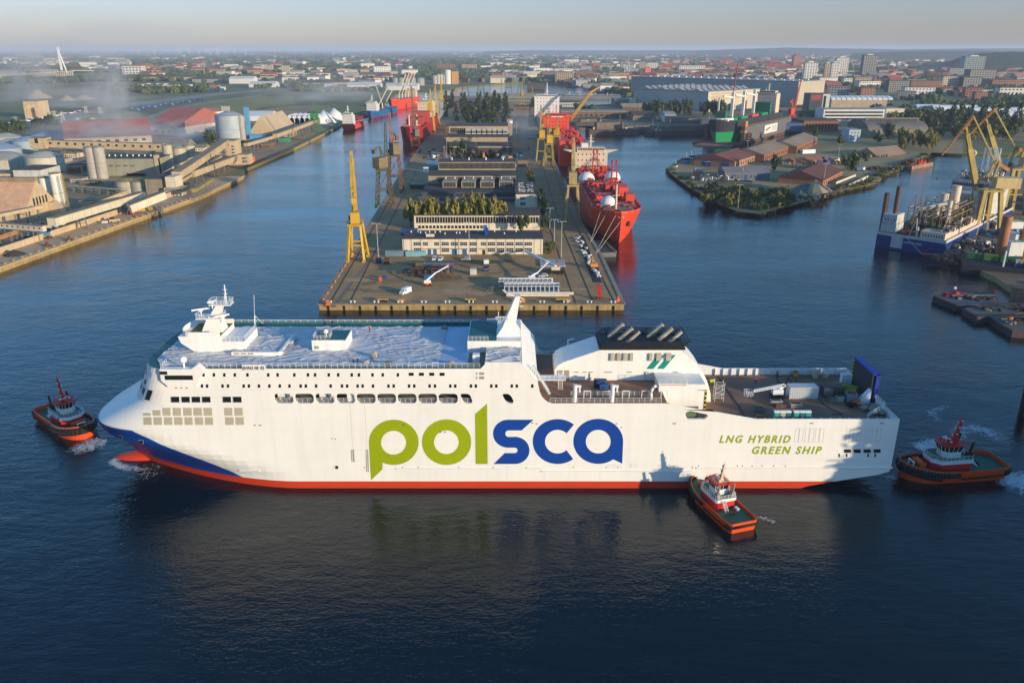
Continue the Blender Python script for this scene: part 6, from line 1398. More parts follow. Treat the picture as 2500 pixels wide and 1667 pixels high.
# middle tower
x0,x1,y0,dp,h_=bpx(359,413,476,438,426);t=block('square tan concrete house joining two conveyor bridges','building',x0,x1,y0,dp,h_,mat('stained concrete',(.28,.23,.15),.85,.2,.2,streak=.5),DARKR)
x2=PZ(437,476,GZ).x;MB().box(x1-x0,-3,h_*.25,x2-x0,10,h_+2).build('tower',PALE,t);MB().box(x1-x0-1,-5,h_*.25,x2-x0+6,6,h_*.52).build('control_room',GALM,t);strip(t,x1-x0,x2-x0+5,h_*.32,h_*.16,8,.85,y=-5.0,m=mat('blue tinted glass',(.12,.20,.24),.3));MB().box(x1-x0,-4,0,x2-x0+4,4,h_*.25).build('base_wall',PALE,t);strip(t,x1-x0+1,x2-x0+3,h_*.08,h_*.1,6,.6,y=-4)
for u,lab in((302,'left'),(338,'right')):
 p=PZ(u,473,GZ);zt_=PY(u,450-5,p.y).z;silo('squat grey tank, %s of two behind the joining house'%lab,p.x,p.y+6,zt_,7.5,SILOG,'tank','two squat grey tanks',rings=1,roof=YELD,name='storage_tank')
gallery('broad tan conveyor bridge descending from the joining house to the lower left',PZ(404,484,GZ+9.5),PZ(318,518,GZ+3.5),6,4.5,PALE,GALR,legs=3)
gallery('thin inclined conveyor behind the low flat store',PZ(198,518,GZ+2),PZ(312,474,GZ+12),2.6,2.4,GALM,GALR,legs=4)
gallery('long pale conveyor bridge running along the quay from the block house',PZ(128,552,GZ+7),PZ(350,484,GZ+6.0),5,4.2,PALE,GALR,legs=2)
x0,x1,y0,dp,h_=bpx(88,117,563,538,526);t=block('pale block house at the lower end of the long quay conveyor','building',x0,x1,y0,dp,h_,SUNC,GALR)
x3=PZ(160,556,GZ).x;MB().box(x1-x0,1,0,x3-x0,9,h_*.75).build('annex',PALE,t);MB().box(x1-x0,.7,h_*.75,x3-x0+.3,9.3,h_*.75+.4).build('annex_roof',GALR,t);MB().box(x1-x0+2,.9,0,x1-x0+4,1.05,3.4).build('door',BLUED,t);win_row(t,x1-x0+6,x1-x0+9,1.4,1.6,1,.8,2,y=.95);win_row(t,(x1-x0)*.4,(x1-x0)*.9,h_*.6,1.2,1,.5)
x0,x1,y0,dp,h_=bpx(196,292,507,492,482);t=block('low flat tan store with two doors behind the quay conveyor','building',x0,x1,y0,dp,h_,SUNC,GALR);[MB().box((x1-x0)*f,-.1,0,(x1-x0)*f+3,.03,2.8).build('door',DARKR,t)for f in(.35,.6)]
gallery('white footbridge conveyor with dark openings at the lower left edge',PZ(-20,555,GZ+6),PZ(110,565,GZ+6),2.6,2.8,PALE,GALR,legs=3,wins=10)
gallery('brown pipe bridge along the front of the tan roofed store',PZ(-10,532,GZ+6),PZ(108,508,GZ+9),2.2,1.6,GALM,GALM,legs=4)
gallery('orange rusty conveyor low at the left edge',PZ(-20,592,GZ+2),PZ(45,570,GZ+6),2.4,2,mat('orange rust sheet',(.34,.16,.06),.8,.3,.3),GALR,legs=2)
gallery('yellow conveyor on a row of slanted legs beside the quay',PZ(474,470,GZ+6),PZ(518,442,GZ+6),3,2,YELD,YELD,legs=9)
# long retaining wall of the quay apron
wp=[(x-19.2,y)for x,y in SHORE[:3]];wm=MB()
for a_,c_ in zip(wp,wp[1:]):wm.flat((a_[0],a_[1],GZ+1.6),(c_[0],c_[1],GZ+1.6),1.0,3.2)
t=wm.build('retaining_wall',SUNC,None,label='long sunlit retaining wall along the back of the left quay apron',cat='wall')
for k in range(9):
 f=.52+.05*k;xx=SHORE[0][0]+(SHORE[1][0]-SHORE[0][0])*f;yy=-400+(SHORE[1][1]+400)*f
b=MB()
for k in range(34):
 u0=16*k;pa=(SHORE[1][0]+(SHORE[2][0]-SHORE[1][0])*k/33,SHORE[1][1]+(SHORE[2][1]-SHORE[1][1])*k/33)
 o=MB().box(-.35,-.35,0,.35,.35,.5).cbox(0,0,.5,1.0,.6,.25);o.build('bollard',YEL,None,loc=(pa[0]-1.2,pa[1],GZ+.25),label='yellow bollard on the edge of the sunlit left quay',cat='bollard',group='yellow bollards on the left quay')
 # blue material handler, pipes, little boats
p=PZ(112,583,GZ);t=thing('material_handler','blue grab machine with a raised bent arm on the left quay','excavator',(p.x,p.y,GZ));MB().cbox(0,0,1.8,4.6,3,2).build('body',mat('machine blue',(.06,.25,.36),.55,.2,.4),t);MB().box(-2.8,-2,0,2.8,2,1.2).build('undercarriage',RUST,t);MB().flat((0,0,3.5),(-7,0,8.5),.7,.9).flat((-7,0,8.5),(-9.5,0,-.0+1.5),.5,.6).build('arm',MATS['machine blue'],t);MB().cbox(-9.5,0,.2,3.4,1.6,1.4).build('grab',RUST,t);MB().cbox(2,1,3.8,1.5,1.5,2).build('cab',GLASS,t)
t=thing('yellow_pipes','bundle of bright yellow pipes lying on the left quay','pipes',tuple(PZ(356,514,GZ)),R(33));[MB().bar((-6,yy,.6+zz),(6,yy,.6+zz),.6,8).build('pipe',YEL,t)for yy,zz in((-1,0),(.3,0),(-.3,1.0))]
for lab,u,v,m,l in(('white car with red stripe parked on the left quay',257,545,MATS['van white'],0),('red machine lying on the left quay beside the yellow pipes',328,522,MATS['signal red'],1),('brown timber stack on the left quay',280,543,TANM,1),('dark green loader on the left quay',310,517,mat('dark green paint',(.02,.08,.05),.6),1)):
 p=PZ(u,v,GZ)
 if not l:car(lab,p.x,p.y,R(60),m)
 else:t=thing('quay_machine',lab,'machine',tuple(p),R(35));MB().cbox(0,0,.5,6,2.4,1.6).build('body',m,t);MB().cbox(-1,0,2.1,2,2,1.1).build('cab',GLASS,t);[MB().bar((xx,-1.2,.5),(xx,1.2,.5),.5,8).build('wheel',RUB,t)for xx in(-2,2)]
p=PZ(36,622,GZ);MB().bar((0,0,0),(0,0,2.6),5.5,9,.3).build('dark_heap',mat('dark bulk heap',(.05,.05,.035),.95,.3,.6),None,loc=tuple(p),label='small dark heap of bulk cargo on the left quay',cat='heap')
for u,v in((116,602),(345,505),(170,588)):p=PZ(u,v,GZ);t=thing('grab_bucket','rusty grab bucket standing on the left quay','grab',tuple(p),0,'grab buckets on the left quay');MB().bar((0,0,.8),(0,0,2.6),1.2,8,.4).build('jaw',RUST,t);MB().cbox(0,0,0,3,1.4,.9).build('scoop',RUST,t)
# --- red roofed warehouses
RR=mat('faded red roof',(.36,.12,.09),.75,.25,.03)
def hall_dir(label,a,b_,dp,h_,rise,wall,roof,name='warehouse'):
 """gabled hall whose near eave runs from a to b (ground points)"""
 d=Vector((b_[0]-a[0],b_[1]-a[1],0));L_=d.length;t=thing(name,label,'warehouse',(a[0],a[1],GZ),math.atan2(d.y,d.x));FOOT.append((a[0]+d.x/2,a[1]+d.y/2+dp/2,L_*.6))
 MB().box(0,0,0,L_,dp,h_).build('wall',wall,t);MB().gable(0,0,L_,dp,h_,h_+rise,'x',.6).build('roof',roof,t);MB().xprism([(0,h_),(dp,h_),(dp/2,h_+rise-.2)],L_,L_+.15).xprism([(0,h_),(dp,h_),(dp/2,h_+rise-.2)],-.15,0).build('gable_wall',wall,t)
 for k in range(int(L_/9)):MB().box(4+k*9,-.1,h_*.35,8+k*9,.03,h_*.65).build('window',WIN,t)
 return t
a=PZ(160,358,GZ);b_=PZ(372,349,GZ);hall_dir('huge red roofed warehouse half veiled by smoke, nearer part',(a.x,a.y),(b_.x,b_.y),75,8,16,PALE,RR)
a=PZ(340,334,GZ);b_=PZ(432,332,GZ);hall_dir('huge red roofed warehouse half veiled by smoke, farther part',(a.x,a.y+20),(b_.x,b_.y),120,9,20,PALE,RR)
a=PZ(470,296,GZ);b_=PZ(548,286,GZ);hall_dir('long white shed with a red roof left of the big pale tank',(a.x,a.y),(b_.x,b_.y),26,9,5,WHITEB,RR)
a=PZ(508,304,GZ);b_=PZ(528,303,GZ);hall_dir('small white house with a red roof left of the big pale tank',(a.x,a.y),(b_.x,b_.y),16,6,4,WHITEB,RR)
# big pale tank
p=PZ(557,352,GZ);zt_=PY(557,284,p.y).z;t=silo('great pale blue and grey storage tank with a blue pillar on its right',p.x,p.y+14,zt_,15.5,mat('pale grey tank',(.42,.46,.47),.6,.18,.12,streak=.35,col2=(.30,.37,.43)),'tank',n=32,rings=1)
MB().cbox(19,2,0,4.5,5,zt_+6).build('lift_shaft',SKYB,t);MB().cyl(14.5,-6,0,zt_-3,3.4,12).build('side_silo',SILOG,t);MB().cbox(-3,0,zt_+2,8,5,5).build('head_house',SILOG,t);MB().cbox(30,-2,0,16,8,9).build('blue_shed',SKYB,t)
# tan gabled store, white tents, salt cones
a=PZ(612,338,GZ);b_=PZ(700,322,GZ)
def hall_y(label,x0,x1,y0,y1,h_,rise,wall,roof):
 t=thing('warehouse',label,'warehouse',(x0,y0,GZ));FOOT.append(((x0+x1)/2,(y0+y1)/2,50));w_=x1-x0;d=y1-y0
 MB().box(0,0,0,w_,d,h_).build('wall',wall,t);MB().gable(0,0,w_,d,h_,h_+rise,'y',.8).build('roof',roof,t);MB().yprism([(0,h_),(w_,h_),(w_/2,h_+rise-.2)],-.15,0).build('gable_wall',wall,t);return t
c=PZ(655,336,GZ);hall_y('large tan gabled store with a grey brown end wall on the left bank',PZ(602,338,GZ).x,PZ(668,338,GZ).x,c.y,c.y+95,3,21,mat('grey brown gable',(.30,.25,.18),.85,.2,.1,streak=.3),mat('tan sheet roof',(.52,.40,.24),.8,.12,.05,streak=.2))
x0,x1,y0,dp,h_=bpx(672,712,336,325,318);block('tan shed with a sloping roof at the foot of the large gabled store','shed',x0,x1,y0,26,h_,TANM,TANM,'shed',rise=3)
WTENT=mat('white tent',(.62,.63,.64),.7,.08,.1)
for k in range(6):
 p=PZ(696+k*12.5,303,GZ);t=thing('tent_hall','white ridge tent, number %s from the left in the white tent row'%('one','two','three','four','five','six')[k],'tent',(p.x,p.y,GZ),0,'white tent row');MB().box(0,0,0,13,40,6).build('wall',WTENT,t);MB().gable(0,0,13,40,6,12,'y').build('roof',WTENT,t)
x0,x1,y0,dp,h_=bpx(594,662,296,284,276);block('long white sheeted store left of the white tents','warehouse',x0,x1,y0,40,h_,WTENT,WTENT,'gx',rise=6)
for u,v,hh,lab in((792,299,17,'middle'),(817,293,17,'right'),(780,301,13,'left')):p=PZ(u,v,GZ);MB().bar((0,0,0),(0,0,hh),hh*1.25,18,.3).build('salt_cone',WTENT,None,loc=tuple(p),label='white conical heap at the end of the left quay, %s of the three'%lab,cat='heap',group='white cones at the quay end',smooth=True)
gallery('long brown conveyor on many legs running along the quay to the green loader',PZ(672,337,GZ+7),PZ(778,297,GZ+9),5,4,GALM,GALR,legs=12)
gallery('dark pipe and conveyor bridge behind the quay, near the elevator tower',PZ(600,358,GZ+6),PZ(672,337,GZ+6),4,3,GALM,GALR,legs=8)
# green loader
p=PZ(770,320,GZ);t=thing('ship_loader','green portal ship loader at the end of the left quay','crane',(p.x,p.y,GZ));lt=MB();lattice(lt,(0,0,0),(0,0,24),13,6,5,.35,.6);lt.build('portal',GREENM,t);MB().cbox(0,0,16,9,8,6).build('house',GREENM,t);MB().flat((-8,0,22),(20,-4,30),1.5,1.8).build('boom',GREENM,t);MB().flat((0,0,22),(0,0,38),.8,.8).build('mast',GREENM,t)
MB().cbox(0,0,0,12,8,4.5).build('quay_hut',mat('teal green sheet',(.04,.25,.18),.6),None,loc=tuple(PZ(695,347,GZ)),label='small teal green hut beside the quay conveyor',cat='hut')
for k in range(9):p=PZ(612+k*9.0,350-k*1.6,GZ);t=thing('hopper_wagon','small pale wagon on the siding near the elevator tower','wagon',(p.x-6,p.y,GZ),R(88),'wagons on the left bank siding');MB().cbox(0,0,1.0,10,2.8,2.6).build('body',[mat('dull red wagon',(.35,.09,.09),.7),TANM,SILOG][k%3],t);[MB().bar((xx,-1.3,.5),(xx,1.3,.5),.5,8).build('wheel',RUB,t)for xx in(-3.5,3.5)]
crate('bright orange hopper beside the shore below the elevator tower','hopper',609,396,9,6,5,mat('bright orange',(.8,.16,.02),.6))
# piled timber jetty along the shore (610-720)
for k in range(26):
 f=k/25;u=604+(716-604)*f;v=417-(417-371)*f;p=PZ(u,v,0);t=thing('jetty_bay','timber bay of the old jetty along the left shore','jetty',(p.x,p.y,0),0,'bays of the old timber jetty');b=MB();b.box(-7,-4,2.2,1,4,2.7).build('deck',mat('grey timber',(.20,.16,.11),.9,.3,.5),t);b=MB();[b.bar((xx,yy,-2),(xx,yy,2.2),.35,6)for xx in(-.2,-3.4)for yy in(-2.5,2.5)];b.build('pile',mat('dark piles',(.06,.05,.035),.9),t,kind='stuff')
 # parked rows along the road: new tractors and vans
TB=mat('tractor blue',(.03,.05,.22),.5,.3,.5)
for k in range(64):
 f=k/63;u=325+(500-325)*f;v=270+(244-270)*f+(k%3)*1.6*(1-f*.6);p=PZ(u,v,GZ)
 t=thing('tractor','dark blue machine in the long row along the pale road','tractor',(p.x,p.y,GZ),.4,'blue machines parked along the pale road');b=MB().cbox(0,0,.9,5.5,2.6,1.6).cbox(-1,0,2.5,2.4,2.2,1.6);b.build('body',TB if k%5 else SKYB,t);MB().bar((-1.6,-1.5,1),(-1.6,1.5,1),1.0,8).build('wheel',RUB,t)
for k in range(70):
 f=k/69;u=-5+(205-5)*f;v=309+(275-309)*f+(k%3)*2.0*(1-f*.5)-3;p=PZ(u,v,GZ)
 t=thing('parked_car','small car in the packed line along the pale road at the left edge','car',(p.x,p.y,GZ),.5,'cars parked along the pale road');MB().cbox(0,0,.3,4.6,2,1.3).build('body',[TB,CS,CW,mat('black car paint',(.02,.02,.025),.3)][k%4],t);MB().cbox(-.2,0,1.0,2.4,1.9,.75).build('window',GLASS,t)
 # old concrete bunker, gravel heaps, pylons
x0,x1,y0,dp,h_=bpx(64,98,290,249,247);t=block('tall ruined concrete bunker with sloping top beyond the road','building',x0,x1,y0,30,h_,SUNC,SUNC,'flat');MB().box(4,-8,0,9,0,h_*.8).build('buttress',SUNC,t);MB().box(20,-8,0,25,0,h_*.7).build('buttress',SUNC,t);strip(t,4,x1-x0-4,h_*.4,h_*.08,5,.4)
for u,v,hh,r_,lab in((92,240,17,30,'big tan gravel heap beyond the road, left'),(165,246,10,19,'tan gravel heap, middle of three beyond the road'),(205,243,8,26,'low tan gravel heap beyond the road, right')):p=PZ(u,v,GZ);MB().bar((0,0,0),(0,0,hh),r_,16,r_*.12).build('gravel_heap',mat('gravel',(.36,.28,.18),.95,.3,.05,bump=.5),None,loc=tuple(p),label=lab,cat='heap',smooth=False)
for i,(u,vb,vt)in enumerate(((121,301,267),(126,301,272),(156,302,273),(192,304,288),(229,306,287),(39,300,285),(134,286,271),(211,276,260),(246,278,262))):
 p=PZ(u,vb,GZ);zt_=PY(u,vt,p.y).z-GZ;t=thing('power_pylon','pale lattice power pylon in the smoky field','pylon',(p.x,p.y,GZ),.3,'power pylons in the smoky field');lt=MB();lattice(lt,(0,0,0),(0,0,zt_),5.5,.8,6,.16,.3);lt.build('tower',mat('pale steel',(.48,.44,.38),.6),t);MB().flat((-5,0,zt_*.8),(5,0,zt_*.8),.4,.4).flat((-3.6,0,zt_*.92),(3.6,0,zt_*.92),.4,.4).build('cross_arm',MATS['pale steel'],t)
for i in range(34):
 u,v=random.choice(((random.uniform(5,60),random.uniform(318,330)),(random.uniform(85,130),random.uniform(306,316)),(random.uniform(505,520),random.uniform(345,360)),(random.uniform(120,150),random.uniform(318,328))));p=PZ(u,v,GZ)
 tree('green',p.x,p.y,random.uniform(9,15),13,'dark green tree in the clump beyond the left tanks','trees beyond the left tanks')
 # yard clutter: pipe racks, sheds, rails
for k in range(7):
 u0,v0,u1,v1=((170,456,300,466),(120,400,240,402),(220,440,360,446),(440,398,520,380),(210,392,300,396),(600,345,690,322),(480,395,540,372))[k];a,c=PZ(u0,v0,GZ+4),PZ(u1,v1,GZ+4)
 gallery('dark pipe rack crossing the left bank yard, number %s from the quay'%('one','two','three','four','five','six','seven')[k],a,c,2.5,.7,STEEL,GALM,legs=6,name='pipe_rack')
shed_px=[(166,192,424,410),(176,216,412,402),(128,158,398,390),(148,188,386,376),(195,236,452,446),(310,356,430,424),(172,200,446,438),(455,500,370,362),(620,660,362,354),(500,540,330,322),(395,420,446,436),(255,285,462,456)]
for k,(a,b_,vb,vt)in enumerate(shed_px):
 x0,x1,y0,dp,h_=bpx(a,b_,vb,vt,vt-5);tt=block('small %s shed in the left bank yard near the %s'%(('brick','tan','grey','cream')[k%4],('twin silos','grey silos','box tower','long gallery','low store','grey hall','rail tracks','silo group','quay conveyor','pale tank','joining house','squat tanks')[k]),'shed',x0,x1,y0,min(dp,18),h_,[MATS['dull brick'],TANM,SILOG,PALE][k%4],GALR,'gx' if k%2 else 'flat',rise=3);strip(tt,1.5,x1-x0-1.5,h_*.35,h_*.3,6,.5)
 # smoke from the scrap fire: soft volumes hanging over the red roof
def smoke(label,u,v,y,rx,ry,rz,dens,tilt=0.0):
 dens*=1.6
 p=PY(u,v,y);m=bpy.data.materials.new('smoke veil');m.use_nodes=True;t=m.node_tree;N=t.nodes.new;L=t.links.new;t.nodes.remove(t.nodes['Principled BSDF'])
 tc=N('ShaderNodeTexCoord');ln=N('ShaderNodeVectorMath');ln.operation='LENGTH';L(tc.outputs['Object'],ln.inputs[0])
 fo=N('ShaderNodeMapRange');fo.inputs['From Min'].default_value=1.0;fo.inputs['From Max'].default_value=.2;L(ln.outputs['Value'],fo.inputs['Value'])
 nz=N('ShaderNodeTexNoise');nz.inputs['Scale'].default_value=2.4;nz.inputs['Detail'].default_value=3;L(tc.outputs['Object'],nz.inputs['Vector'])
 nr=N('ShaderNodeMapRange');nr.inputs['From Min'].default_value=.38;nr.inputs['From Max'].default_value=.68;L(nz.outputs['Fac'],nr.inputs['Value'])
 m1=N('ShaderNodeMath');m1.operation='MULTIPLY';L(fo.outputs[0],m1.inputs[0]);L(nr.outputs[0],m1.inputs[1])
 m2=N('ShaderNodeMath');m2.operation='MULTIPLY';L(m1.outputs[0],m2.inputs[0]);m2.inputs[1].default_value=dens
 vol=N('ShaderNodeVolumePrincipled');vol.inputs['Color'].default_value=(.92,.93,.96,1);L(m2.outputs[0],vol.inputs['Density']);L(vol.outputs[0],t.nodes['Material Output'].inputs['Volume'])
 m.cycles.volume_step_rate=4.0 if hasattr(m.cycles,'volume_step_rate')else 1
 o=MB().ball((0,0,0),1,16,10).build('smoke',m,None,kind='stuff',label=label);o.location=p;o.scale=(rx,ry,rz);o.rotation_euler=(0,R(tilt),0)
SMOKE=True
if SMOKE:
 smoke('grey blue smoke drifting over the red roofed warehouse',250,325,900,80,90,26,.022)
 smoke('smoke hanging between the red roof and the pale tank',470,330,930,50,90,20,.020)
 smoke('column of smoke rising above the red roof',268,232,960,26,45,62,.026,6)
 smoke('wide veil of smoke over the pale road',190,255,1500,150,120,55,.006)
 smoke('second column of smoke at the far left',55,175,1700,75,100,110,.008,6)
 smoke('thin smoke over the channel ships',790,235,1700,160,260,50,.0030)
 smoke('thin smoke trailing beside the red ships',1270,330,1000,40,160,35,.0040)
 smoke('pale smoke drifting high over the left bank',230,85,2600,520,300,95,.0016)
 # ================================================================== MOORED SHIPS
SRED=mat('gas carrier red',(.70,.065,.028),.5,.14,.08,streak=.2)
DRED=mat('dark red hull',(.36,.012,.02),.5,.15,.08,streak=.2)
REDD=mat('red deck plating',(.45,.035,.03),.65,.25,.15)
SHW=mat('ship accommodation cream',(.62,.50,.38),.55,.08,.2,streak=.2)
SHW2=mat('ship accommodation white',(.66,.65,.62),.55,.08,.2,streak=.2)
SPH=mat('white sphere tank',(.70,.68,.66),.35,.06,.2)
def ship_hull(t,L_,B,fb,m,deckm,bow=.22,stern=.08,flare=1.0,boot=None,bootz=1.2):
 """hull lying along local y from the bow at y=0 to the stern at y=L; returns the deck height"""
 zs_=[-2,0,bootz,fb*.5,fb,fb+1.2];n=26;rows=[]
 for z in zs_:
  k=max(0,min(1,z/fb));row=[]
  rk=(1-k)*B*.16;bl=L_*bow*(1-.42*k)
  for i in range(n+1):
   y=rk+(L_-rk)*(i/n)**1.5;q=min(1,(y-rk)/bl);b=B/2*(1-(1-q)**(1.7+.9*k))**(1-.32*k)
   qs=min(1,(L_-y)/(L_*stern)+.0);b*=(.55+.45*qs**.5)if z>1 else(.25+.75*qs**.5)
   row.append((b,y,z+(1.6*max(0,1-y/(L_*.12))if z>=fb else 0)))
  rows.append(row)
 h=MB()
 for s_ in(-1,1):
  for j in range(len(zs_)-1):
   for i in range(n):
    h.k=1 if(boot and zs_[j+1]<=bootz)else 0
    q=[(p[0]*s_,p[1],p[2])for p in(rows[j][i],rows[j][i+1],rows[j+1][i+1],rows[j+1][i])]
    h.q(*q)if s_>0 else h.q(*q[::-1])
 h.k=0
 a=rows[-1][n];c=rows[0][n];h.q((-a[0],L_,-2),(-a[0],L_,a[2]),(a[0],L_,a[2]),(a[0],L_,-2))
 h.build('hull',[m,boot or m],t,smooth=True,angle=40)
 d=MB();r4=rows[4]
 for i in range(n):d.q((-r4[i][0]+.1,r4[i][1],r4[i][2]-.05),(r4[i][0]-.1,r4[i][1],r4[i][2]-.05),(r4[i+1][0]-.1,r4[i+1][1],r4[i+1][2]-.05),(-r4[i+1][0]+.1,r4[i+1][1],r4[i+1][2]-.05))
 d.build('deck',deckm,t)
def clutter(t,x0,x1,y0,y1,z,n,mats,hmax=3,name='deck_fitting',pipes=6):
 b=[MB()for _ in mats]
 for _ in range(n):
  k=random.randrange(len(mats));b[k].cbox(random.uniform(x0,x1),random.uniform(y0,y1),z,random.uniform(.5,2.2),random.uniform(.5,2.6),random.uniform(.5,hmax))
 for _ in range(pipes):
  k=random.randrange(len(mats));x=random.uniform(x0,x1);b[k].bar((x,y0,z+1.2),(x,y1,z+1.2),.22,5);y=random.uniform(y0,y1);b[k].bar((x0,y,z+1.6),(x1,y,z+1.6),.2,5)
 for q,m in zip(b,mats):
  if q.f:q.build(name,m,t,kind='stuff')
def bridge_house(t,x,y,z,w_,d,h_,m,wing,floors=4,wingh=2.6,glaz=True,mast=True,mm=None):
 """accommodation block: x centre, y front"""
 MB().box(x-w_/2,y,z,x+w_/2,y+d,z+h_).build('accommodation',m,t)
 b=MB().box(x-w_*.42,y-.8,z+h_,x+w_*.42,y+d*.7,z+h_+3);b.build('wheelhouse',m,t)
 MB().add([(x-wing,y+.2,z+h_+1.4),(x+wing,y+.2,z+h_+1.4),(x+wing,y+3.4,z+h_+1.4),(x-wing,y+3.4,z+h_+1.4),(x-w_*.45,y,z+h_-1.4),(x+w_*.45,y,z+h_-1.4),(x+w_*.45,y+3.4,z+h_-1.4),(x-w_*.45,y+3.4,z+h_-1.4)],[(0,1,2,3),(4,7,6,5),(0,4,5,1),(1,5,6,2),(2,6,7,3),(3,7,4,0)]).build('bridge_wing',m,t)
 strip(t,x-w_*.40,x+w_*.40,z+h_+1.3,1.2,11,.85,y=y-.8)
 for k in range(floors):win_row(t,x-w_*.44,x+w_*.44,z+h_*(k+.45)/floors,1.1,7,.25,1,y=y,fr=m)
 if mast:
  mz=z+h_+3;mm=mm or SHW2
  MB().flat((x,y+4,mz),(x,y+4,mz+9),1.0,1.2).flat((x-3,y+4,mz+4),(x+3,y+4,mz+4),.4,.3).flat((x-2,y+4,mz+6.5),(x+2,y+4,mz+6.5),.3,.3).build('radar_mast',mm,t)
  MB().cbox(x,y+3,mz+4.2,3.4,.3,.3,.4).build('radar',SHW2,t);MB().ball((x-3,y+3,mz+1.2),.9,10,6).cyl(x-3,y+3,mz,mz+1,.3,8).build('satellite_dome',SHW2,t,smooth=True,angle=50)
  # --- red gas carrier with white spheres
w0=PZ(1506,594,0);GCX=59.0;GY0=w0.y-4
t=thing('gas_carrier','bright red gas carrier with white spherical tanks moored on the right of the island','ship',(GCX,GY0,0));FB=15.5;GL=246
ship_hull(t,GL,29,FB,SRED,REDD,bow=.24)
sA,sB,sC=PZ(1485,488,FB+4),PZ(1432,436,FB+3),PZ(1495,433,FB+3)
for p,r_ in((sA,4.4),(sB,5.6),(sC,5.6)):MB().ball((p.x-GCX,p.y-GY0,FB+1.9),r_,24,14,z0=-.6).build('tank_dome',SPH,t,smooth=True);MB().cyl(p.x-GCX,p.y-GY0,FB-.3,FB+1.4,r_*.92,20).build('tank_skirt',REDD,t)
q=PZ(1503,513,FB+1);MB().cyl(q.x-GCX,q.y-GY0,FB,FB+15,.8,10,.5).flat((q.x-GCX-2,q.y-GY0,FB+9),(q.x-GCX+2,q.y-GY0,FB+9),.4,.4).build('foremast',SHW,t)
for u,v in((1452,405),(1498,437)):
 q=PZ(u,v+20,FB+1);b=MB();x_,y_=q.x-GCX,q.y-GY0;[b.flat((x_+sx*2.2,y_+sy*2,FB),(x_+sx*1.2,y_+sy*1.2,FB+15),.5,.5)for sx in(-1,1)for sy in(-1,1)];b.cbox(x_,y_,FB+6,5,4.5,.5).cbox(x_,y_,FB+11,4.4,4,.5).cyl(x_-1.3,y_,FB+15,FB+18,.7,8).cyl(x_+1.3,y_,FB+15,FB+18,.7,8);b.build('kingpost',REDD,t)
for k,(x_,y_,l,w_,hh)in enumerate(((8,62,6,16,7),(9.5,40,5,10,6),(-4,52,10,14,3.2),(0,100,14,12,3.4),(-7,75,6,18,2.6),(4,84,7,9,4))):MB().cbox(x_,y_,FB,l,w_,hh).build('deck_house',SRED,t)
clutter(t,-10,11,18,38,FB+.1,110,[SRED,REDD,STEEL],2.2);clutter(t,-11,11,40,175,FB+.1,260,[SRED,REDD,SRED],4.5,pipes=22)
clutter(t,-8,8,6,18,FB+.6,50,[SRED,STEEL],1.4,pipes=2)
bh_=PZ(1436,414,FB);bridge_house(t,0,bh_.y-GY0,FB,25,16,13,SHW,20.5,3,mm=SHW)
MB().box(-7,bh_.y-GY0+2,FB+16,-2,bh_.y-GY0+8,FB+19).build('bridge_top_house',SHW2,t)
q=PY(1385,378,bh_.y+24);MB().cbox(q.x-GCX-1.5,q.y-GY0,FB,10,13,19).build('funnel',mat('funnel red',(.70,.05,.025),.5,.06,.1),t);xx=q.x-GCX-1.5;MB().q((xx-2.2,q.y-GY0-6.56,FB+13),(xx+2.2,q.y-GY0-6.56,FB+13),(xx,q.y-GY0-6.56,FB+16.5)).build('funnel_emblem',mat('emblem yellow',(.65,.5,.05)),t)
rail([(-13.6,26,FB+1.2),(-14.3,150,FB+1.2)],1.1,3,.08).build('railing',SRED,t);rail([(13.6,26,FB+1.2),(14.3,150,FB+1.2)],1.1,3,.08).build('railing',SRED,t)
wl=MB()
for s_ in(-1,1):wl.bar((s_*.8,.6,FB-.6),(s_*8.8,10.5,FB+.2),.22,4)
wl.build('bow_line',STEELW,t)
MB().cbox(4.6,4.6,FB-6,1.6,1.2,2.6,.6).build('anchor',BLACK,t)
for(u0,v0,u1,v1)in((1466,517,1441,592),(1481,520,1443,590),(1504,524,1455,616),(1517,538,1455,620)):
 a=PY(u0,v0,GY0+8 if u0<1504 else GY0+3);c=PZ(u1,v1,GZ+.6);MB().bar((0,0,0),c-a,.14,4).build('mooring_line',mat('pale rope',(.45,.38,.30),.9),None,loc=tuple(a),label='pale mooring line from the red bow down to the island quay',cat='rope',group='mooring lines of the red gas carrier')
p=PZ(1468,612,0);t=thing('work_barge','small grey work barge with a red front edge moored below the red bow','barge',(p.x,p.y,0),R(98));MB().prism([(-14,-4.4),(12,-4.6),(14,-3.8),(14,3.8),(12,4.6),(-14,4.4)],-.5,2.2).build('hull',STEEL,t);MB().prism([(-13.2,-3.6),(12,-3.8),(12,3.8),(-13.2,3.6)],2.2,2.3).build('deck',DARKR,t);rail([(-14,-4.4,2.2),(12,-4.6,2.2)],.5,4,.2,1).build('fender_rail',YELD,t);MB().box(-1,-3.9,2.3,13,-3.2,3.0).build('red_coaming',RUST,t)
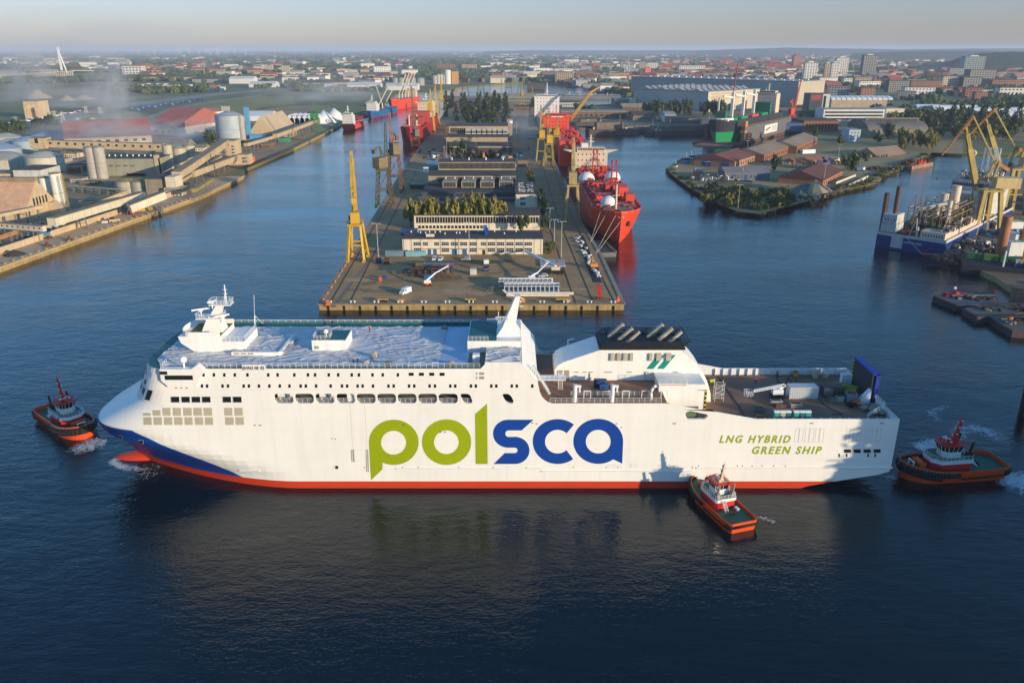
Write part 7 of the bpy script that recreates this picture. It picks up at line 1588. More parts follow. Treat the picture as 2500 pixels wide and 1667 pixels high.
# --- second red ship, white block, dark red ship in the left channel
p=PZ(1374,356,0)
t=thing('red_tanker','far red tanker with a crowded red deck and wide red bridge beyond the gas carrier','ship',(57,735,0));ship_hull(t,300,30,15,SRED,REDD)
clutter(t,-12,12,20,180,15.1,320,[SRED,REDD,mat('dark pink red',(.40,.04,.06),.6)],6,pipes=24);bridge_house(t,-6,215,15,30,18,13,SRED,24,3,mm=SRED);MB().cbox(-5,214.4,27,14,.3,.9).build('nameplate',STEELW,t)
t=thing('white_block_ship','ship with a tall plain white accommodation block beyond the red tanker','ship',(48,1100,0));ship_hull(t,160,26,13,SHW2,REDD);bridge_house(t,0,40,13,34,20,26,SHW2,19,6);MB().bar((0,44,42),(0,44,58),1.0,6,.5).build('radar_mast',SHW2,t)
p=PZ(1012,357,0)
t=thing('dark_red_ship','dark red bulk ship with bluff bow in the channel on the left of the island','ship',(-112,p.y-4,0));ship_hull(t,236,24,18,DRED,DRED,bow=.12)
MB().cbox(0,60,18,18,20,9).build('deck_house',mat('brick red house',(.42,.05,.04),.6,.15,.1),t);MB().cbox(3,92,18,19,22,13).build('deck_house',MATS['brick red house'],t);MB().cbox(-5,40,18,7,10,8).build('deck_house',MATS['brick red house'],t);[MB().cyl(x_,y_,18,32,.9,8).build('kingpost',SHW,t)for x_,y_ in((-3,22),(5,26))]
clutter(t,-9,9,8,36,18.5,50,[DRED,STEEL,SHW],2);bridge_house(t,1,170,18,21,16,18,SHW,15,4)
# --- ships at the far left quay
def coaster(label,u,v,L_,B,fb,hm_,boot,housem,booms,head=0.0,house_front=True,boomm=None):
 p=PZ(u,v,0);t=thing('cargo_ship',label,'ship',(p.x,p.y,0),head);ship_hull(t,L_,B,fb,hm_,REDD if boot is None else STEEL,boot=boot,bow=.2,stern=.1)
 bridge_house(t,0,8 if house_front else L_*.78,fb,B*.85,10,13,housem,B*.55,4)
 clutter(t,-B*.4,B*.4,26,L_*.75,fb,30,[STEEL,hm_],2.5)
 for k,(f,dx,dy,hh)in enumerate(booms):
  MB().cyl(0,L_*f,fb,fb+10,1.2,8).build('crane_post',boomm or SHW,t);MB().flat((0,L_*f,fb+8),(dx,L_*f+dy,fb+hh),1.0,1.2).build('crane_boom',boomm or SHW,t)
 return t
coaster('blue and white cargo ship with raised cream booms at the left quay',905,290,130,19,9,mat('ship blue',(.02,.12,.32),.5,.1,.1),DRED,SHW2,((.35,14,6,34),(.5,-10,4,36),(.62,16,6,36)),R(-8))
coaster('orange red cargo ship with four raised cream booms behind the blue one',956,268,140,22,15,SRED,None,SHW,((.3,12,8,44),(.42,13,8,46),(.54,14,8,48),(.66,15,8,48)),R(-12),house_front=False)
coaster('small red supply vessel at the end of the left quay',846,320,62,17,6,SRED,None,SHW2,(),R(-6))
x_,y_=P2(880,292);t=thing('work_barge','low dark red barge lying behind the small red vessel','barge',(x_-4,y_+50,0),R(80));MB().cbox(0,0,-.5,90,14,3).build('hull',DRED,t);clutter(t,-40,40,-5,5,2.5,20,[STEEL,RUST],1.5)
# --- floating dock with the green and black ship
a,c=PZ(1815,353,0),PZ(1928,324,0);d=c-a;ang=math.atan2(d.y,d.x);DL=d.length
t=thing('floating_dock','grey floating dock with high side walls holding a green hulled ship','dock',(a.x,a.y,0),ang);DK=mat('dock grey',(.13,.12,.125),.75,.2,.08,streak=.4)
MB().box(0,0,-1,DL,4,19).build('side_wall',DK,t);MB().box(10,48,-1,DL,52,19).build('side_wall',mat('dock rusty brown',(.16,.09,.07),.8,.3,.1,streak=.4),t);MB().box(-26,-2,-1,DL,50,2.2).build('pontoon_deck',RUST,t);MB().box(-46,2,-1,-20,40,1.4).build('apron',mat('pinkish apron',(.26,.14,.11),.85),t)
MB().q((DL*.40,-.06,6),(DL*.68,-.06,6),(DL*.68,-.06,16),(DL*.40,-.06,16)).build('banner',SHW2,t);MB().q((DL*.43,-.1,9),(DL*.53,-.1,12),(DL*.52,-.1,13),(DL*.43,-.1,10.6)).build('banner_swoosh',BLACK,t)
b=MB()
for k in range(5):b.q((DL*(.56+.022*k),-.1,8),(DL*(.566+.022*k),-.1,8),(DL*(.572+.022*k),-.1,14),(DL*(.566+.022*k),-.1,14))
b.build('banner_marks',STEEL,t,kind='stuff');rail([(0,2,19),(DL,2,19)],1.2,4,.12).build('railing',YELD,t);MB().cbox(3,2,19,7,5,6).build('dock_cabin',mat('orange cabin',(.5,.2,.05)),t);MB().cbox(2,2,12,6,5,3).build('dock_cabin',MATS['orange cabin'],t)
lt=MB();lattice(lt,(4,-4,-1),(4,-4,12),5,4,3,.3,.5);lt.build('tower_leg',RUST,t)
sp=thing('docked_ship','black and green cargo ship with white cranes standing in the floating dock','ship',tuple(Vector((a.x,a.y,2.4))+Vector((-22*math.cos(ang)-26*math.sin(ang),-22*math.sin(ang)+26*math.cos(ang),0))),ang-R(90))
GRH=mat('hull green',(.01,.27,.10),.5,.12,.1);BLH=mat('black hull',(.03,.035,.05),.5,.15,.1)
ship_hull(sp,205,29,22,BLH,RUST,boot=GRH,bootz=11,bow=.16);MB().box(-12,4,23,12,20,25).build('forecastle_deck',SHW2,sp)
fbm=MB()
for k in range(9):f=k/8*math.pi;fbm.flat((-13.6*math.cos(f),15-13*math.sin(f),24.6),(-13.6*math.cos(f+math.pi/8),15-13*math.sin(f+math.pi/8),24.6),.5,3.2)
fbm.build('forecastle_bulwark',SHW2,sp)
for k,y_ in enumerate((46,82,118)):
 MB().flat((0,y_,22),(0,y_,52),3,3).build('crane_post',SHW2,sp);MB().flat((0,y_,46),(0,y_-30,49),1.8,2).build('crane_boom',SHW2,sp)
MB().flat((-10,30,22),(-10,30,46),1.6,1.6).build('crane_post',SHW2,sp);MB().flat((0,46,52),(3,44,84),.8,.8).build('crane_boom',mat('rust red boom',(.45,.09,.05)),sp)
for y_ in(28,62,98,132):MB().cbox(0,y_,22,21,22,3).build('hatch_cover',GRH if y_!=98 else SRED,sp)
bridge_house(sp,0,165,22,24,14,24,SHW,15,6);MB().cbox(0,150,22,22,6,14).build('green_screen',mat('green netting',(.02,.13,.08),.8,.2,.2),sp);MB().cbox(-4,26,23,12,8,9).build('green_screen',MATS['green netting'],sp)
# the ship's name on the bow, in white
lettering('handy',(14.3,120,16.5),(0,34,0),(0,0,3),STEELW,sp);lettering('HAADA',(14.3,26,18.5),(0,20,0),(0,0,3.2),STEELW,sp)
x_,y_=P2(1930,306,GZ);crane('bright red luffing crane standing behind the floating dock',x_,y_,9,10,14,22,(10,8,58),mat('bright red crane',(.65,.05,.02),.5),style='lattice',hm=MATS['bright red crane'])
# dark old vessels beyond the basin
for k,(u,v,L_,B,hh,lab)in enumerate(((1450,308,60,12,12,'row of low dark workboats at the far side of the basin, left'),(1500,330,70,16,16,'dark grey old ship lying at the far side of the basin'),(1580,324,80,14,9,'dark brown barge left of the floating dock'),(1690,330,120,16,12,'long dark brown dock wall left of the green ship'))):
 p=PZ(u,v,0);t=thing('old_vessel',lab,'ship',(p.x,p.y+6,0),R(12));MB().prism([(-L_/2,-B/2),(L_*.35,-B/2),(L_/2,0),(L_*.35,B/2),(-L_/2,B/2)],-1,hh*.45).build('hull',mat('dark brown hull',(.08,.06,.055),.8,.3,.1,streak=.3),t);MB().cbox(-L_*.1,0,hh*.45,L_*.5,B*.7,hh*.5).build('deckhouse',mat('grey brown house',(.15,.125,.11),.8,.3,.2),t);clutter(t,-L_*.4,L_*.4,-B*.4,B*.4,hh*.45,14,[RUST,STEEL,SHW],4);MB().bar((L_*.1,0,hh*.5),(L_*.1,0,hh*1.9),.4,5).build('mast',STEEL,t)
 # ================================================================== RIGHT SIDE BUILDINGS
HALLG=mat('hall shaded grey cladding',(.44,.42,.38),.75,.12,.02,streak=.25);HALLC=mat('hall sunlit cream cladding',(.50,.44,.33),.75,.1,.03,streak=.2);LGROOF=mat('pale grey roof',(.30,.30,.30),.85,.15,.02)  # grey and cream put shade and sun on the hall faces into the colour
def hall_rot(label,corner,h_,Lr,Ll,wall_r,wall_l,roof):
 """hall with its near corner at a ground point; its sunlit face runs right, its shaded face runs left"""
 t=thing('shipyard_hall',label,'hall',(corner.x,corner.y,GZ),R(42.4));FOOT.append((corner.x-40,corner.y+90,max(Lr,Ll)*.7))
 MB().box(0,0,0,Lr,Ll,h_).build('wall',wall_l,t);MB().box(.1,-.6,0,Lr,-.1,h_).build('sunlit_cladding',wall_r,t);MB().box(-1,-1,h_,Lr+1,Ll+1,h_+1.2).build('roof',roof,t);return t  # right face coloured warmer for the sun on it, left greyer for its shade
c1=PZ(1725,274,GZ);hh=PY(1725,226,c1.y).z-GZ
t=hall_rot('great shipyard hall with rows of slanted skylights on its roof',c1,hh,157,158,HALLC,HALLG,LGROOF)
for r_ in range(4):
 for k in range(9):MB().xprism([(0,hh+1.2),(11,hh+1.2),(11,hh+6)],4+k*17,15+k*17).move(Matrix.Translation((0,18+r_*36,0))).build('skylight',LGROOF,t);MB().q((4+k*17,18+r_*36+11.1,hh+1.3),(15+k*17,18+r_*36+11.1,hh+1.3),(15+k*17,18+r_*36+11.1,hh+5.8),(4+k*17,18+r_*36+11.1,hh+5.8)).build('skylight_glass',WIN,t)
for x_,w_,z_,zz in((8,40,.62,.8),(52,42,.60,.8),(10,90,.86,.94)):MB().box(x_,-.75,hh*z_,x_+w_,-.6,hh*zz).build('cladding_band',mat('hall tan band',(.44,.33,.21),.8),t)
for x_,z_ in((62,.35),(110,.45)):MB().box(x_,-.8,0,x_+9,-.6,hh*z_).build('hall_door',mat('dark hall door',(.10,.06,.05)),t)
c2=PZ(1943,257,GZ);hh=PY(1943,201,c2.y).z-GZ;t=hall_rot('second even longer shipyard hall with a plain flat roof behind the first',c2,hh,100,400,mat('hall sunlit beige cladding',(.42,.37,.28),.75,.1,.03,streak=.2),mat('hall shaded dark cladding',(.36,.35,.33),.75,.1,.02,streak=.2),LGROOF)
for k in range(40):MB().cbox(30+(k%2)*40,10+k*9.5,hh+1.2,3,3,1.6).build('roof_vent',STEELW,t)
MB().q((-.1,40,hh*.35),(-.1,85,hh*.35),(-.1,85,hh*.5),(-.1,40,hh*.5)).build('wall_stain',mat('olive panel',(.26,.25,.16)),t)
for k,(a_,b_,vb,vt,vr,m,rf,knd,lab)in enumerate(((1520,1640,270,262,256,MATS['dull brick'],TANM,'gx','long low shipyard store with a pale roof beyond the basin'),(1370,1530,290,274,266,MATS['dull brick'],TANM,'flat','low brick quay building with a cream parapet beyond the basin'),(1545,1600,296,283,276,mat('grey brown sheds',(.20,.17,.14),.85,.2,.2),BROWNR,'gx','grey brown gabled shed at the corner of the basin'),(1635,1710,306,290,280,MATS['grey brown sheds'],DARKR,'flat','brown flat workshop with pinkish windows by the dock'),(1622,1650,300,284,278,SHW2,LGROOF,'arc','round topped tent store by the dock'),(1500,1556,262,244,238,MATS['grey brown sheds'],LGROOF,'flat','small grey tower house at the left end of the great hall'),(1538,1552,264,241,239,HALLC,LGROOF,'flat','thin pale stair tower at the left end of the great hall'),(1287,1330,236,205,200,mat('dark block cladding',(.07,.07,.075),.8,.2,.1),DARKR,'flat','dark plain block at the tip of the island'),(1340,1420,262,251,243,HALLG,BROWNR,'flat','grey sloping slipway building beyond the channel'))):
 x0,x1,y0,dp,h_=bpx(a_,b_,vb,vt,vr);tt=block(lab,'building',x0,x1,y0,min(dp,50),h_,m,rf,knd,rise=5);strip(tt,2,x1-x0-2,h_*.35,h_*.25,12,.5)
for k,(u,v,lab)in enumerate(((1345,240,'left of the two on the slip'),(1400,242,'right of the two on the slip'))):
 x_,y_=P2(u,v,0);t=thing('moored_hulk','grey hulk in the river behind the island, '+lab,'ship',(x_,y_,0),0,'grey hulks behind the island');MB().cbox(40,0,-1,150,24,8).build('hull',mat('hulk grey',(.17,.17,.175),.8,.2,.05),t);clutter(t,-20,100,-8,8,7,14,[STEEL,SHW2],6)
 # dark tower blocks and office row
x0,x1,y0,dp,h_=bpx(1973,2002,281,230,226);t=block('dark grey tower block with a dull red upper panel','tower',x0,x1,y0,30,h_,mat('dark tower cladding',(.06,.065,.075),.7,.15,.1),DARKR);MB().box(2,-.15,h_*.72,x1-x0-2,0,h_*.95).build('red_panel',mat('dull red panel',(.30,.05,.05),.7),t)
for k in range(8):strip(t,2,x1-x0-2,h_*(.06+.08*k),h_*.035,8,.8)
x0,x1,y0,dp,h_=bpx(2004,2021,278,230,226);t=block('white edged tower block standing beside the dark one','tower',x0,x1,y0,28,h_,mat('white cladding',(.5,.5,.5)),DARKR);strip(t,(x1-x0)*.1,(x1-x0)*.5,h_*.1,h_*.8,1,.9)
x0,x1,y0,dp,h_=bpx(2008,2156,297,268,262);t=block('long white office with dark ribbon windows on the right','building',x0,x1,y0,34,h_,WHITEB,LGROOF)
for k in range(3):MB().box(2,-.12,h_*(.14+.28*k),x1-x0-2,.02,h_*(.28+.28*k)).build('ribbon_window',WIN,t)
x0,x1,y0,dp,h_=bpx(2160,2204,294,266,258);t=block('cream and brick office wing at the right end of the white office','building',x0,x1,y0,40,h_,PALE,LGROOF);strip(t,2,(x1-x0)*.6,h_*.15,h_*.6,6,.5)
for k in range(12):
 x0,x1,y0,dp,h_=bpx(2050+k*13,2062+k*13,272,262,254);
 if k==0:tt=thing('wavy_roof_hall','low hall with a white roof of many curved shells behind the office','building',(x0,y0+42,GZ));X00=x0;MB().box(0,0,0,13*12*.62,44,16).build('wall',TANM,tt)
 MB().move(Matrix()).xprism([(44/2-22*math.cos(R(a)),16+6*math.sin(R(a)))for a in range(0,181,20)],(x0-X00),(x0-X00)+(x1-x0)*.9).build('roof_shell',WTENT,tt)
x0,x1,y0,dp,h_=bpx(2116,2262,337,317,310);t=block('long grey workshop hall with two bands of windows and a rounded end','building',x0,x1,y0,60,h_,mat('hall weathered',(.25,.22,.17),.85,.2,.1),mat('hall brown grey roof',(.16,.145,.12),.9,.2,.05),'arc',rise=9)
strip(t,2,(x1-x0)*.98,h_*.15,h_*.6,30,.7,m=mat('pale panes',(.22,.23,.23),.5));MB().box(4,18,h_+7,x1-x0-4,21,h_+12).build('clerestory',MATS['hall weathered'],t);strip(t,5,x1-x0-5,h_+8.2,3,40,.7,y=18)
x0,x1,y0,dp,h_=bpx(2070,2098,347,318,313);t=block('white cubic office with small square windows at the end of the grey hall','building',x0,x1,y0,22,h_,mat('pale blue render',(.38,.46,.52),.8,.08,.1),LGROOF);[win_row(t,(x1-x0)*.1,(x1-x0)*.9,h_*(.16+.27*k),h_*.13,3,.35,1)for k in range(3)];[strip(t,1,20,h_*(.2+.3*k),h_*.12,5,.7,y=x1-x0,face='x')for k in range(3)]
x0,x1,y0,dp,h_=bpx(1960,2045,322,296,290);t=block('brown brick factory block with tall windows right of the dock','building',x0,x1,y0,50,h_,BRICK,DARKR);strip(t,2,x1-x0-2,h_*.2,h_*.55,10,.5);MB().box(-24,0,0,-.2,30,h_*.8).build('blue_annex',mat('dull blue cladding',(.05,.09,.2),.7),t)
# --- the point: brick sheds (near corner, end of the sunlit long wall, wall height)
BROOF=mat('brown grey sheet roof',(.26,.19,.13),.85,.2,.06);RROOF=mat('dark red sheet roof',(.20,.07,.05),.85,.25,.06)
def point_shed(label,nc,fe,wpx,rise,wall,roof,hpx,doors=()):
 a,c=PZ(*nc,GZ),PZ(*fe,GZ);d=c-a;ang=math.atan2(d.y,d.x);L_=d.length;h_=PY(nc[0],nc[1]-hpx,a.y).z-GZ;W_=wpx
 t=thing('brick_shed',label,'shed',(a.x,a.y,GZ),ang);FOOT.append((a.x+d.x/2,a.y+d.y/2,L_*.6))
 MB().box(0,0,0,L_,W_,h_).build('wall',wall,t);MB().gable(0,0,L_,W_,h_,h_+rise,'x',.7).build('roof',roof,t);MB().xprism([(0,h_),(W_,h_),(W_/2,h_+rise-.2)],-.12,.1).build('gable_wall',wall,t)
 n=max(3,int(L_/6.5));win_row(t,1,L_-1,h_*.28,h_*.38,n,.38,2,y=0,fr=BRICK)
 for(y0_,y1_)in doors:MB().box(-.15,y0_,0,.05,y1_,h_*.75).build('door',BLUEC,t)
 return t
point_shed('brick shed with a brown roof, farthest of the three along the point',(1944,376),(1994,352),30,5,BRICK,BROOF,17)
point_shed('brick shed with a brown roof, middle of the three along the point',(1864,397),(1923,375),32,5,BRICK,BROOF,18)
point_shed('brick shed with a red roof and blue doors, nearest of the three along the point',(1793,412),(1846,394),38,5,mat('pale brick',(.34,.19,.12),.9,.25,.2),RROOF,17,((5,12),(22,30)))
point_shed('brick shed with a dark red roof and a row of arched windows by the shore',(2008,456),(2055,431),34,6,mat('orange brick',(.36,.17,.09),.9,.25,.2),mat('deep red roof',(.13,.05,.04),.85,.2,.06),15)
x0,x1,y0,dp,h_=bpx(1768,1878,441,421,412);t=block('long blue grey shed with white windows and blue doors on the point','shed',x0,x1,y0,22,h_,mat('blue grey boards',(.13,.15,.19),.8,.15,.2),mat('grey shed roof',(.20,.195,.19),.85,.15,.08),'gx',rise=3)
for f in(.13,.28,.36,.56,.64,.84):win_row(t,(x1-x0)*f,(x1-x0)*(f+.05),h_*.3,h_*.4,2,.6,1)
for f in(.18,.44,.74):MB().box((x1-x0)*f,-.12,0,(x1-x0)*(f+.07),.02,h_*.7).build('door',BLUEC,t)
x0,x1,y0,dp,h_=bpx(1697,1716,431,418,410);t=block('small square orange brick hut with a grey roof near the tip of the point','hut',x0,x1,y0,8,h_,MATS['orange brick'],LGROOF,'gx',rise=2)
x0,x1,y0,dp,h_=bpx(1961,1996,377,368,363);container('long white container with dark windows between the brick sheds',(x0+x1)/2,y0+8,R(18),CW,15,4,h_)
a=PZ(1940,412,GZ);t=thing('open_shed','open rust roofed canopy on thin posts in the middle of the point','canopy',(a.x,a.y,GZ),R(28));MB().gable(0,0,34,14,5.5,8,'x').build('roof',mat('rust sheet roof',(.30,.11,.06),.85,.3,.1),t);[MB().bar((xx,yy,0),(xx,yy,5.6),.25,5).build('post',STEEL,t)for xx in(1,11,22,33)for yy in(1,13)]
a=PZ(2140,385,GZ);t=thing('low_store','low earth brown store with a wide gable roof near the right basin','shed',(a.x,a.y,GZ),R(30));MB().gable(0,0,44,24,1.5,8,'x').build('roof',BROOF,t);MB().box(0,1,0,44,23,1.6).build('wall',BRICK,t)
a=PZ(1995,474,GZ);MB().bar((0,0,0),(-2,2,10),11,9,.4).build('sand_pile',mat('sand',(.40,.30,.18),.95,.2,.2),None,loc=tuple(a),label='conical sand pile beside the dark red roofed shed',cat='heap');a=PZ(1965,470,GZ);MB().bar((0,0,0),(0,0,6.5),13,9,1.5).build('sand_pile',mat('grey sand',(.17,.16,.14),.95,.2,.2),None,loc=tuple(a),label='grey gravel pile just left of the conical sand pile',cat='heap')
for k,(u0,v0,u1,v1)in enumerate(((2040,452,2088,433),(2071,458,2118,436))):
 a,c=PZ(u0,v0,GZ),PZ(u1,v1,GZ);MB().flat((0,0,1.2),(c.x-a.x,c.y-a.y,1.2),.5,2.4).build('low_wall',PALE,None,loc=tuple(a),label='low pale concrete wall by the shore, %s of the pair'%('rear','front')[k],cat='wall')
t=thing('parked_truck','blue truck parked on the grass near the shore','truck',tuple(PZ(2096,418,GZ)),R(20));MB().cbox(0,0,1,7,2.6,2.6).build('body',BLUEC,t);MB().cbox(4.6,0,.8,2,2.5,2.4).build('cab',SHW2,t);[MB().bar((xx,-1.3,.5),(xx,1.3,.5),.5,8).build('wheel',RUB,t)for xx in(-2.4,4.4)]
def heap(label,u,v,rx,ry,n,mats,hmax=2.5):
 p=PZ(u,v,GZ);t=thing('scrap_heap',label,'scrap',tuple(p));b=[MB()for _ in mats]
 for _ in range(n):
  k=random.randrange(len(mats));a_=random.random()*6.28;r_=random.random()**.5;x_,y_=math.cos(a_)*r_*rx,math.sin(a_)*r_*ry;b[k].cbox(x_,y_,max(0,(1-r_)*hmax*.8),random.uniform(.8,3.2),random.uniform(.6,1.8),random.uniform(.5,hmax),random.random()*3)
 for q,m in zip(b,mats):
  if q.f:q.build('scrap_piece',m,t,kind='stuff')
heap('wide heap of mixed coloured scrap beside the open canopy',2010,398,24,20,150,[RUST,STEEL,SHW2,BLUEC,MATS['orange box paint']],3)
heap('pile of pale rubble on the shore of the point',1950,486,20,11,110,[PALE,SUNC,BRICK],2.4);heap('rusty pipes and beams stacked near the shore',2150,415,20,7,70,[RUST,BROWNR],2);heap('stacked timber and scrap behind the brown store',2115,383,24,8,70,[RUST,TANM,STEEL],2.4);heap('machinery scrap beside the blue grey shed',1745,440,20,8,80,[STEEL,SHW2,RUST,PALE],3);heap('bright litter of crates behind the brick sheds',1905,398,12,9,40,[TANM,SHW2,BRICK],2.2);heap('scrap lot behind the floating dock',1760,392,40,6,70,[STEEL,BLUEC,RUST],2.5)
MB().cbox(0,0,3.4,22,8,.5).bar((-10,-3,0),(-10,-3,3.4),.2,5).bar((10,-3,0),(10,-3,3.4),.2,5).build('rust_canopy',RUST,None,loc=tuple(PZ(1798,455,GZ)),label='flat rusty canopy among the bushes of the point',cat='canopy')
for k,(u,v,lab)in enumerate(((1722,446,'beside the machinery scrap'),(2045,396,'beside the scrap heap'),(2010,452,'in front of the dark red roofed shed'),(1822,386,'between two brick sheds'),(1801,512,'at the bushy tip of the point'),(1812,440,'behind the blue grey shed'))):p=PZ(u,v,GZ);lamp_post('thin lamp post on the point, '+lab,p.x,p.y,16,group='lamp posts on the point')
# small craft at the tip
def boat(label,u,v,l,rot,hm_,hs_,z=0):p=PZ(u,v,0);t=thing('workboat',label,'boat',tuple(p),rot);MB().prism([(-l/2,-l*.15),(l*.3,-l*.15),(l/2,0),(l*.3,l*.15),(-l/2,l*.15)],-.5,l*.1).build('hull',hm_,t);MB().cbox(-l*.1,0,l*.1,l*.3,l*.2,l*.15).build('wheelhouse',hs_,t);MB().cbox(-l*.05,0,l*.25,l*.18,l*.17,l*.1).build('window',GLASS,t);MB().bar((-l*.1,0,l*.3),(-l*.1,0,l*.6),.15,5).build('mast',SHW2,t);return t
boat('small red and white pilot boat at the tip of the point',1650,414,14,1.0,SRED,SHW2);boat('blue workboat moored at the tip of the point, nearer one',1678,404,20,.6,BLUEC,SKYB);boat('blue workboat moored at the tip of the point, farther one',1690,396,18,.6,BLUEC,SHW2);boat('tiny dark launch alone in the basin',1603,334,7,.4,BLH,BLH);boat('white launch moored behind the brick sheds',1845,366,13,.5,SHW2,SHW2)
p=PZ(2234,408,0);t=thing('scrap_barge','barge piled with rusty scrap moored by the grassy bank','barge',tuple(p),R(40));MB().cbox(0,0,-.5,42,13,3.6).build('hull',mat('brown barge',(.28,.17,.11),.8,.3,.2),t);clutter(t,-19,19,-5,5,3.1,90,[RUST,SRED,RUST],3.4,'scrap_piece',0)
p=PZ(1808,522,0);t=thing('mooring_raft','small orange raft with a striped fender under the bushes','raft',tuple(p));MB().cbox(0,0,0,9,3,.8).build('pontoon',RUST,t);MB().bar((-2,0,.8),(-2,0,3.6),1.2,5,.1).build('marker',MATS['orange marker'],t);rail([(-4,-1.4,.8),(4.5,-1.4,.8)],1.2,.8,.08).build('railing',YEL,t)
# bushes along the shores of the point
random.seed(11)
shore=[(1640,425),(1672,447),(1700,466),(1717,474),(1745,488),(1775,500),(1799,511),(1830,515),(1855,518),(1880,512),(1905,505),(1930,499),(1960,492),(2040,469),(2075,462),(2110,454),(2136,446),(2155,428),(2185,416),(2214,403),(2245,388),(2270,377)]
for k in range(120):
 f=random.random()*(len(shore)-1);i=int(f);u=shore[i][0]+(shore[i+1][0]-shore[i][0])*(f-i)+random.uniform(-3,3);v=shore[i][1]+(shore[i+1][1]-shore[i][1])*(f-i)-random.uniform(0,6);p=PZ(u,v,GZ-1)
 tree('bush',p.x,p.y,random.uniform(2.5,5),random.uniform(5,9),'bush in the green fringe along the shore of the point','bushes along the shore of the point',z=GZ-1.2)
for k in range(70):
 u=random.uniform(1722,1935);lo=478+(u-1720)*.05;hi=512-abs(u-1850)*.11;v=random.uniform(min(lo,hi)-16,hi);p=PZ(u,v,GZ)
 tree(('bush','olive','bush','green')[k%4],p.x,p.y,random.uniform(3.5,7.5),random.uniform(7,12),'bushy tree in the thicket at the tip of the point','thicket at the tip of the point')
for u,v,hh,w_,lab in((1890,418,13,13,'dark tree right of the nearest brick shed'),(2072,420,16,20,'big grey green tree beside the dark red roofed shed'),(2110,398,9,12,'round dark bush tree behind the blue truck'),(1985,346,16,12,'tree behind the farthest brick shed'),(2050,360,13,9,'dark tree beside a small brown hut'),(2140,352,12,14,'grey green tree in front of the long workshop'),(1925,352,9,10,'tree at the left end of the farthest brick shed')):p=PZ(u,v,GZ);tree('green',p.x,p.y,hh,w_,lab)
for k in range(16):u=random.uniform(2190,2300);p=PZ(u,random.uniform(352,368),GZ);tree('olive' if k%2 else 'green',p.x,p.y,random.uniform(11,17),11,'tree in the belt by the head of the right basin','tree belt at the right basin')
for k in range(26):u=random.uniform(1575,1760);p=PZ(u,random.uniform(279,290),GZ);tree('green',p.x,p.y,random.uniform(18,26),18,'round dark tree in front of the great hall','trees in front of the great hall')
for k,u in enumerate((2318,2335,2360,2392,2410,2430,2446,2478)):p=PZ(u,322,GZ);tree('poplar',p.x,p.y,34,11,'tall dark poplar in front of the long white tents at right','tall poplars at right')
for k in range(90):u=random.uniform(2160,2520);p=PZ(u,random.uniform(304,345),GZ);tree(random.choice(['green','green','olive']),p.x,p.y,random.uniform(10,19),random.uniform(12,18),'tree in the green belt behind the right basin','green belt behind the right basin')
for k,(u0,u1,v)in enumerate(((2240,2296,280),(2280,2390,282),(2380,2520,289),(2450,2560,300))):
 a,c=PZ(u0,v,GZ),PZ(u1,v,GZ);t=thing('tent_hall','long white half round tent hall, %s in the row at right'%('first','second','third','fourth')[k],'tent',tuple(a),0,'white tent halls at right');MB().xprism([(14-14*math.cos(R(q)),15*math.sin(R(q)))for q in range(0,181,15)],0,c.x-a.x).build('shell',WTENT,t,smooth=True,angle=40)
 # ================================================================== VESSEL, CRANES AND BARGES AT THE RIGHT EDGE
a,c=PZ(2136,602,0),PZ(2301,628,0);d=c-a;va=math.atan2(d.y,d.x)+R(180);W_=d.length
VWH=mat('weathered vessel white',(.50,.49,.46),.6,.15,.3,streak=.35)
t=thing('construction_vessel','blue and white construction vessel with scaffolded deck, stern towards the camera','ship',(a.x,a.y,0),math.atan2(d.y,d.x))
NVY=mat('navy hull',(.006,.03,.16),.5,.15,.1,streak=.2);VL=130
MB().prism([(0,0),(W_,0),(W_,VL),(W_*.5,VL+14),(0,VL)],-1,7.5).build('hull',NVY,t);MB().prism([(.2,.2),(W_-.2,.2),(W_-.2,VL),(W_*.5,VL+13.5),(.2,VL)],7.5,7.6).build('deck',RUST,t)
MB().box(-.1,-.12,6.9,W_+.1,.1,8.4).box(W_-.1,0,6.9,W_+.12,VL,8.4).build('white_sheer',VWH,t);MB().box(W_*.72,-.1,-1,W_+.02,0,1.4).build('boot_top',DRED,t)
lettering('prysmian ulisse',(W_*.42,-.2,4.0),(W_*.26,0,0),(0,0,1.5),STEELW,t);MB().box(W_*.23,-.35,1.0,W_*.4,-.15,8).build('banner',VWH,t)
MB().box(1,1,8.6,W_*.26,12,13).box(1.2,1.2,13.2,W_*.25,11.8,18).build('white_cabins',VWH,t);win_row(t,2,W_*.24,14.6,1.1,4,.3,1,y=1.2);MB().box(1.4,2,7.6,2.4,10,8.6).box(W_*.22,2,7.6,W_*.24,10,8.6).build('cabin_support',STEEL,t)
MB().box(W_*.30,72,7.6,W_*.94,118,22).build('accommodation',VWH,t);MB().box(W_*.25,86,22,W_*.86,116,28).build('wheelhouse',VWH,t)
for k in range(3):win_row(t,W_*.34,W_*.95,10+k*4.2,1.6,8,.3,1,y=72)
strip(t,W_*.27,W_*.84,24.5,1.8,16,.8,y=86);clutter(t,W_*.28,W_*.84,88,114,28,110,[VWH,STEEL,SHW],4,pipes=3);MB().cyl(W_*.4,100,32,40,.8,8).ball((W_*.4,100,42),2.0,12,8).build('satellite_dome',VWH,t,smooth=True,angle=50)
lt=MB()
for k in range(3):lattice(lt,(W_*.62+k*3,98,32),(W_*.62+k*3,98,46),2.2,2.2,5,.1,.16)
lt.build('scaffold_tower',STEELW,t)
sc_f=MB()
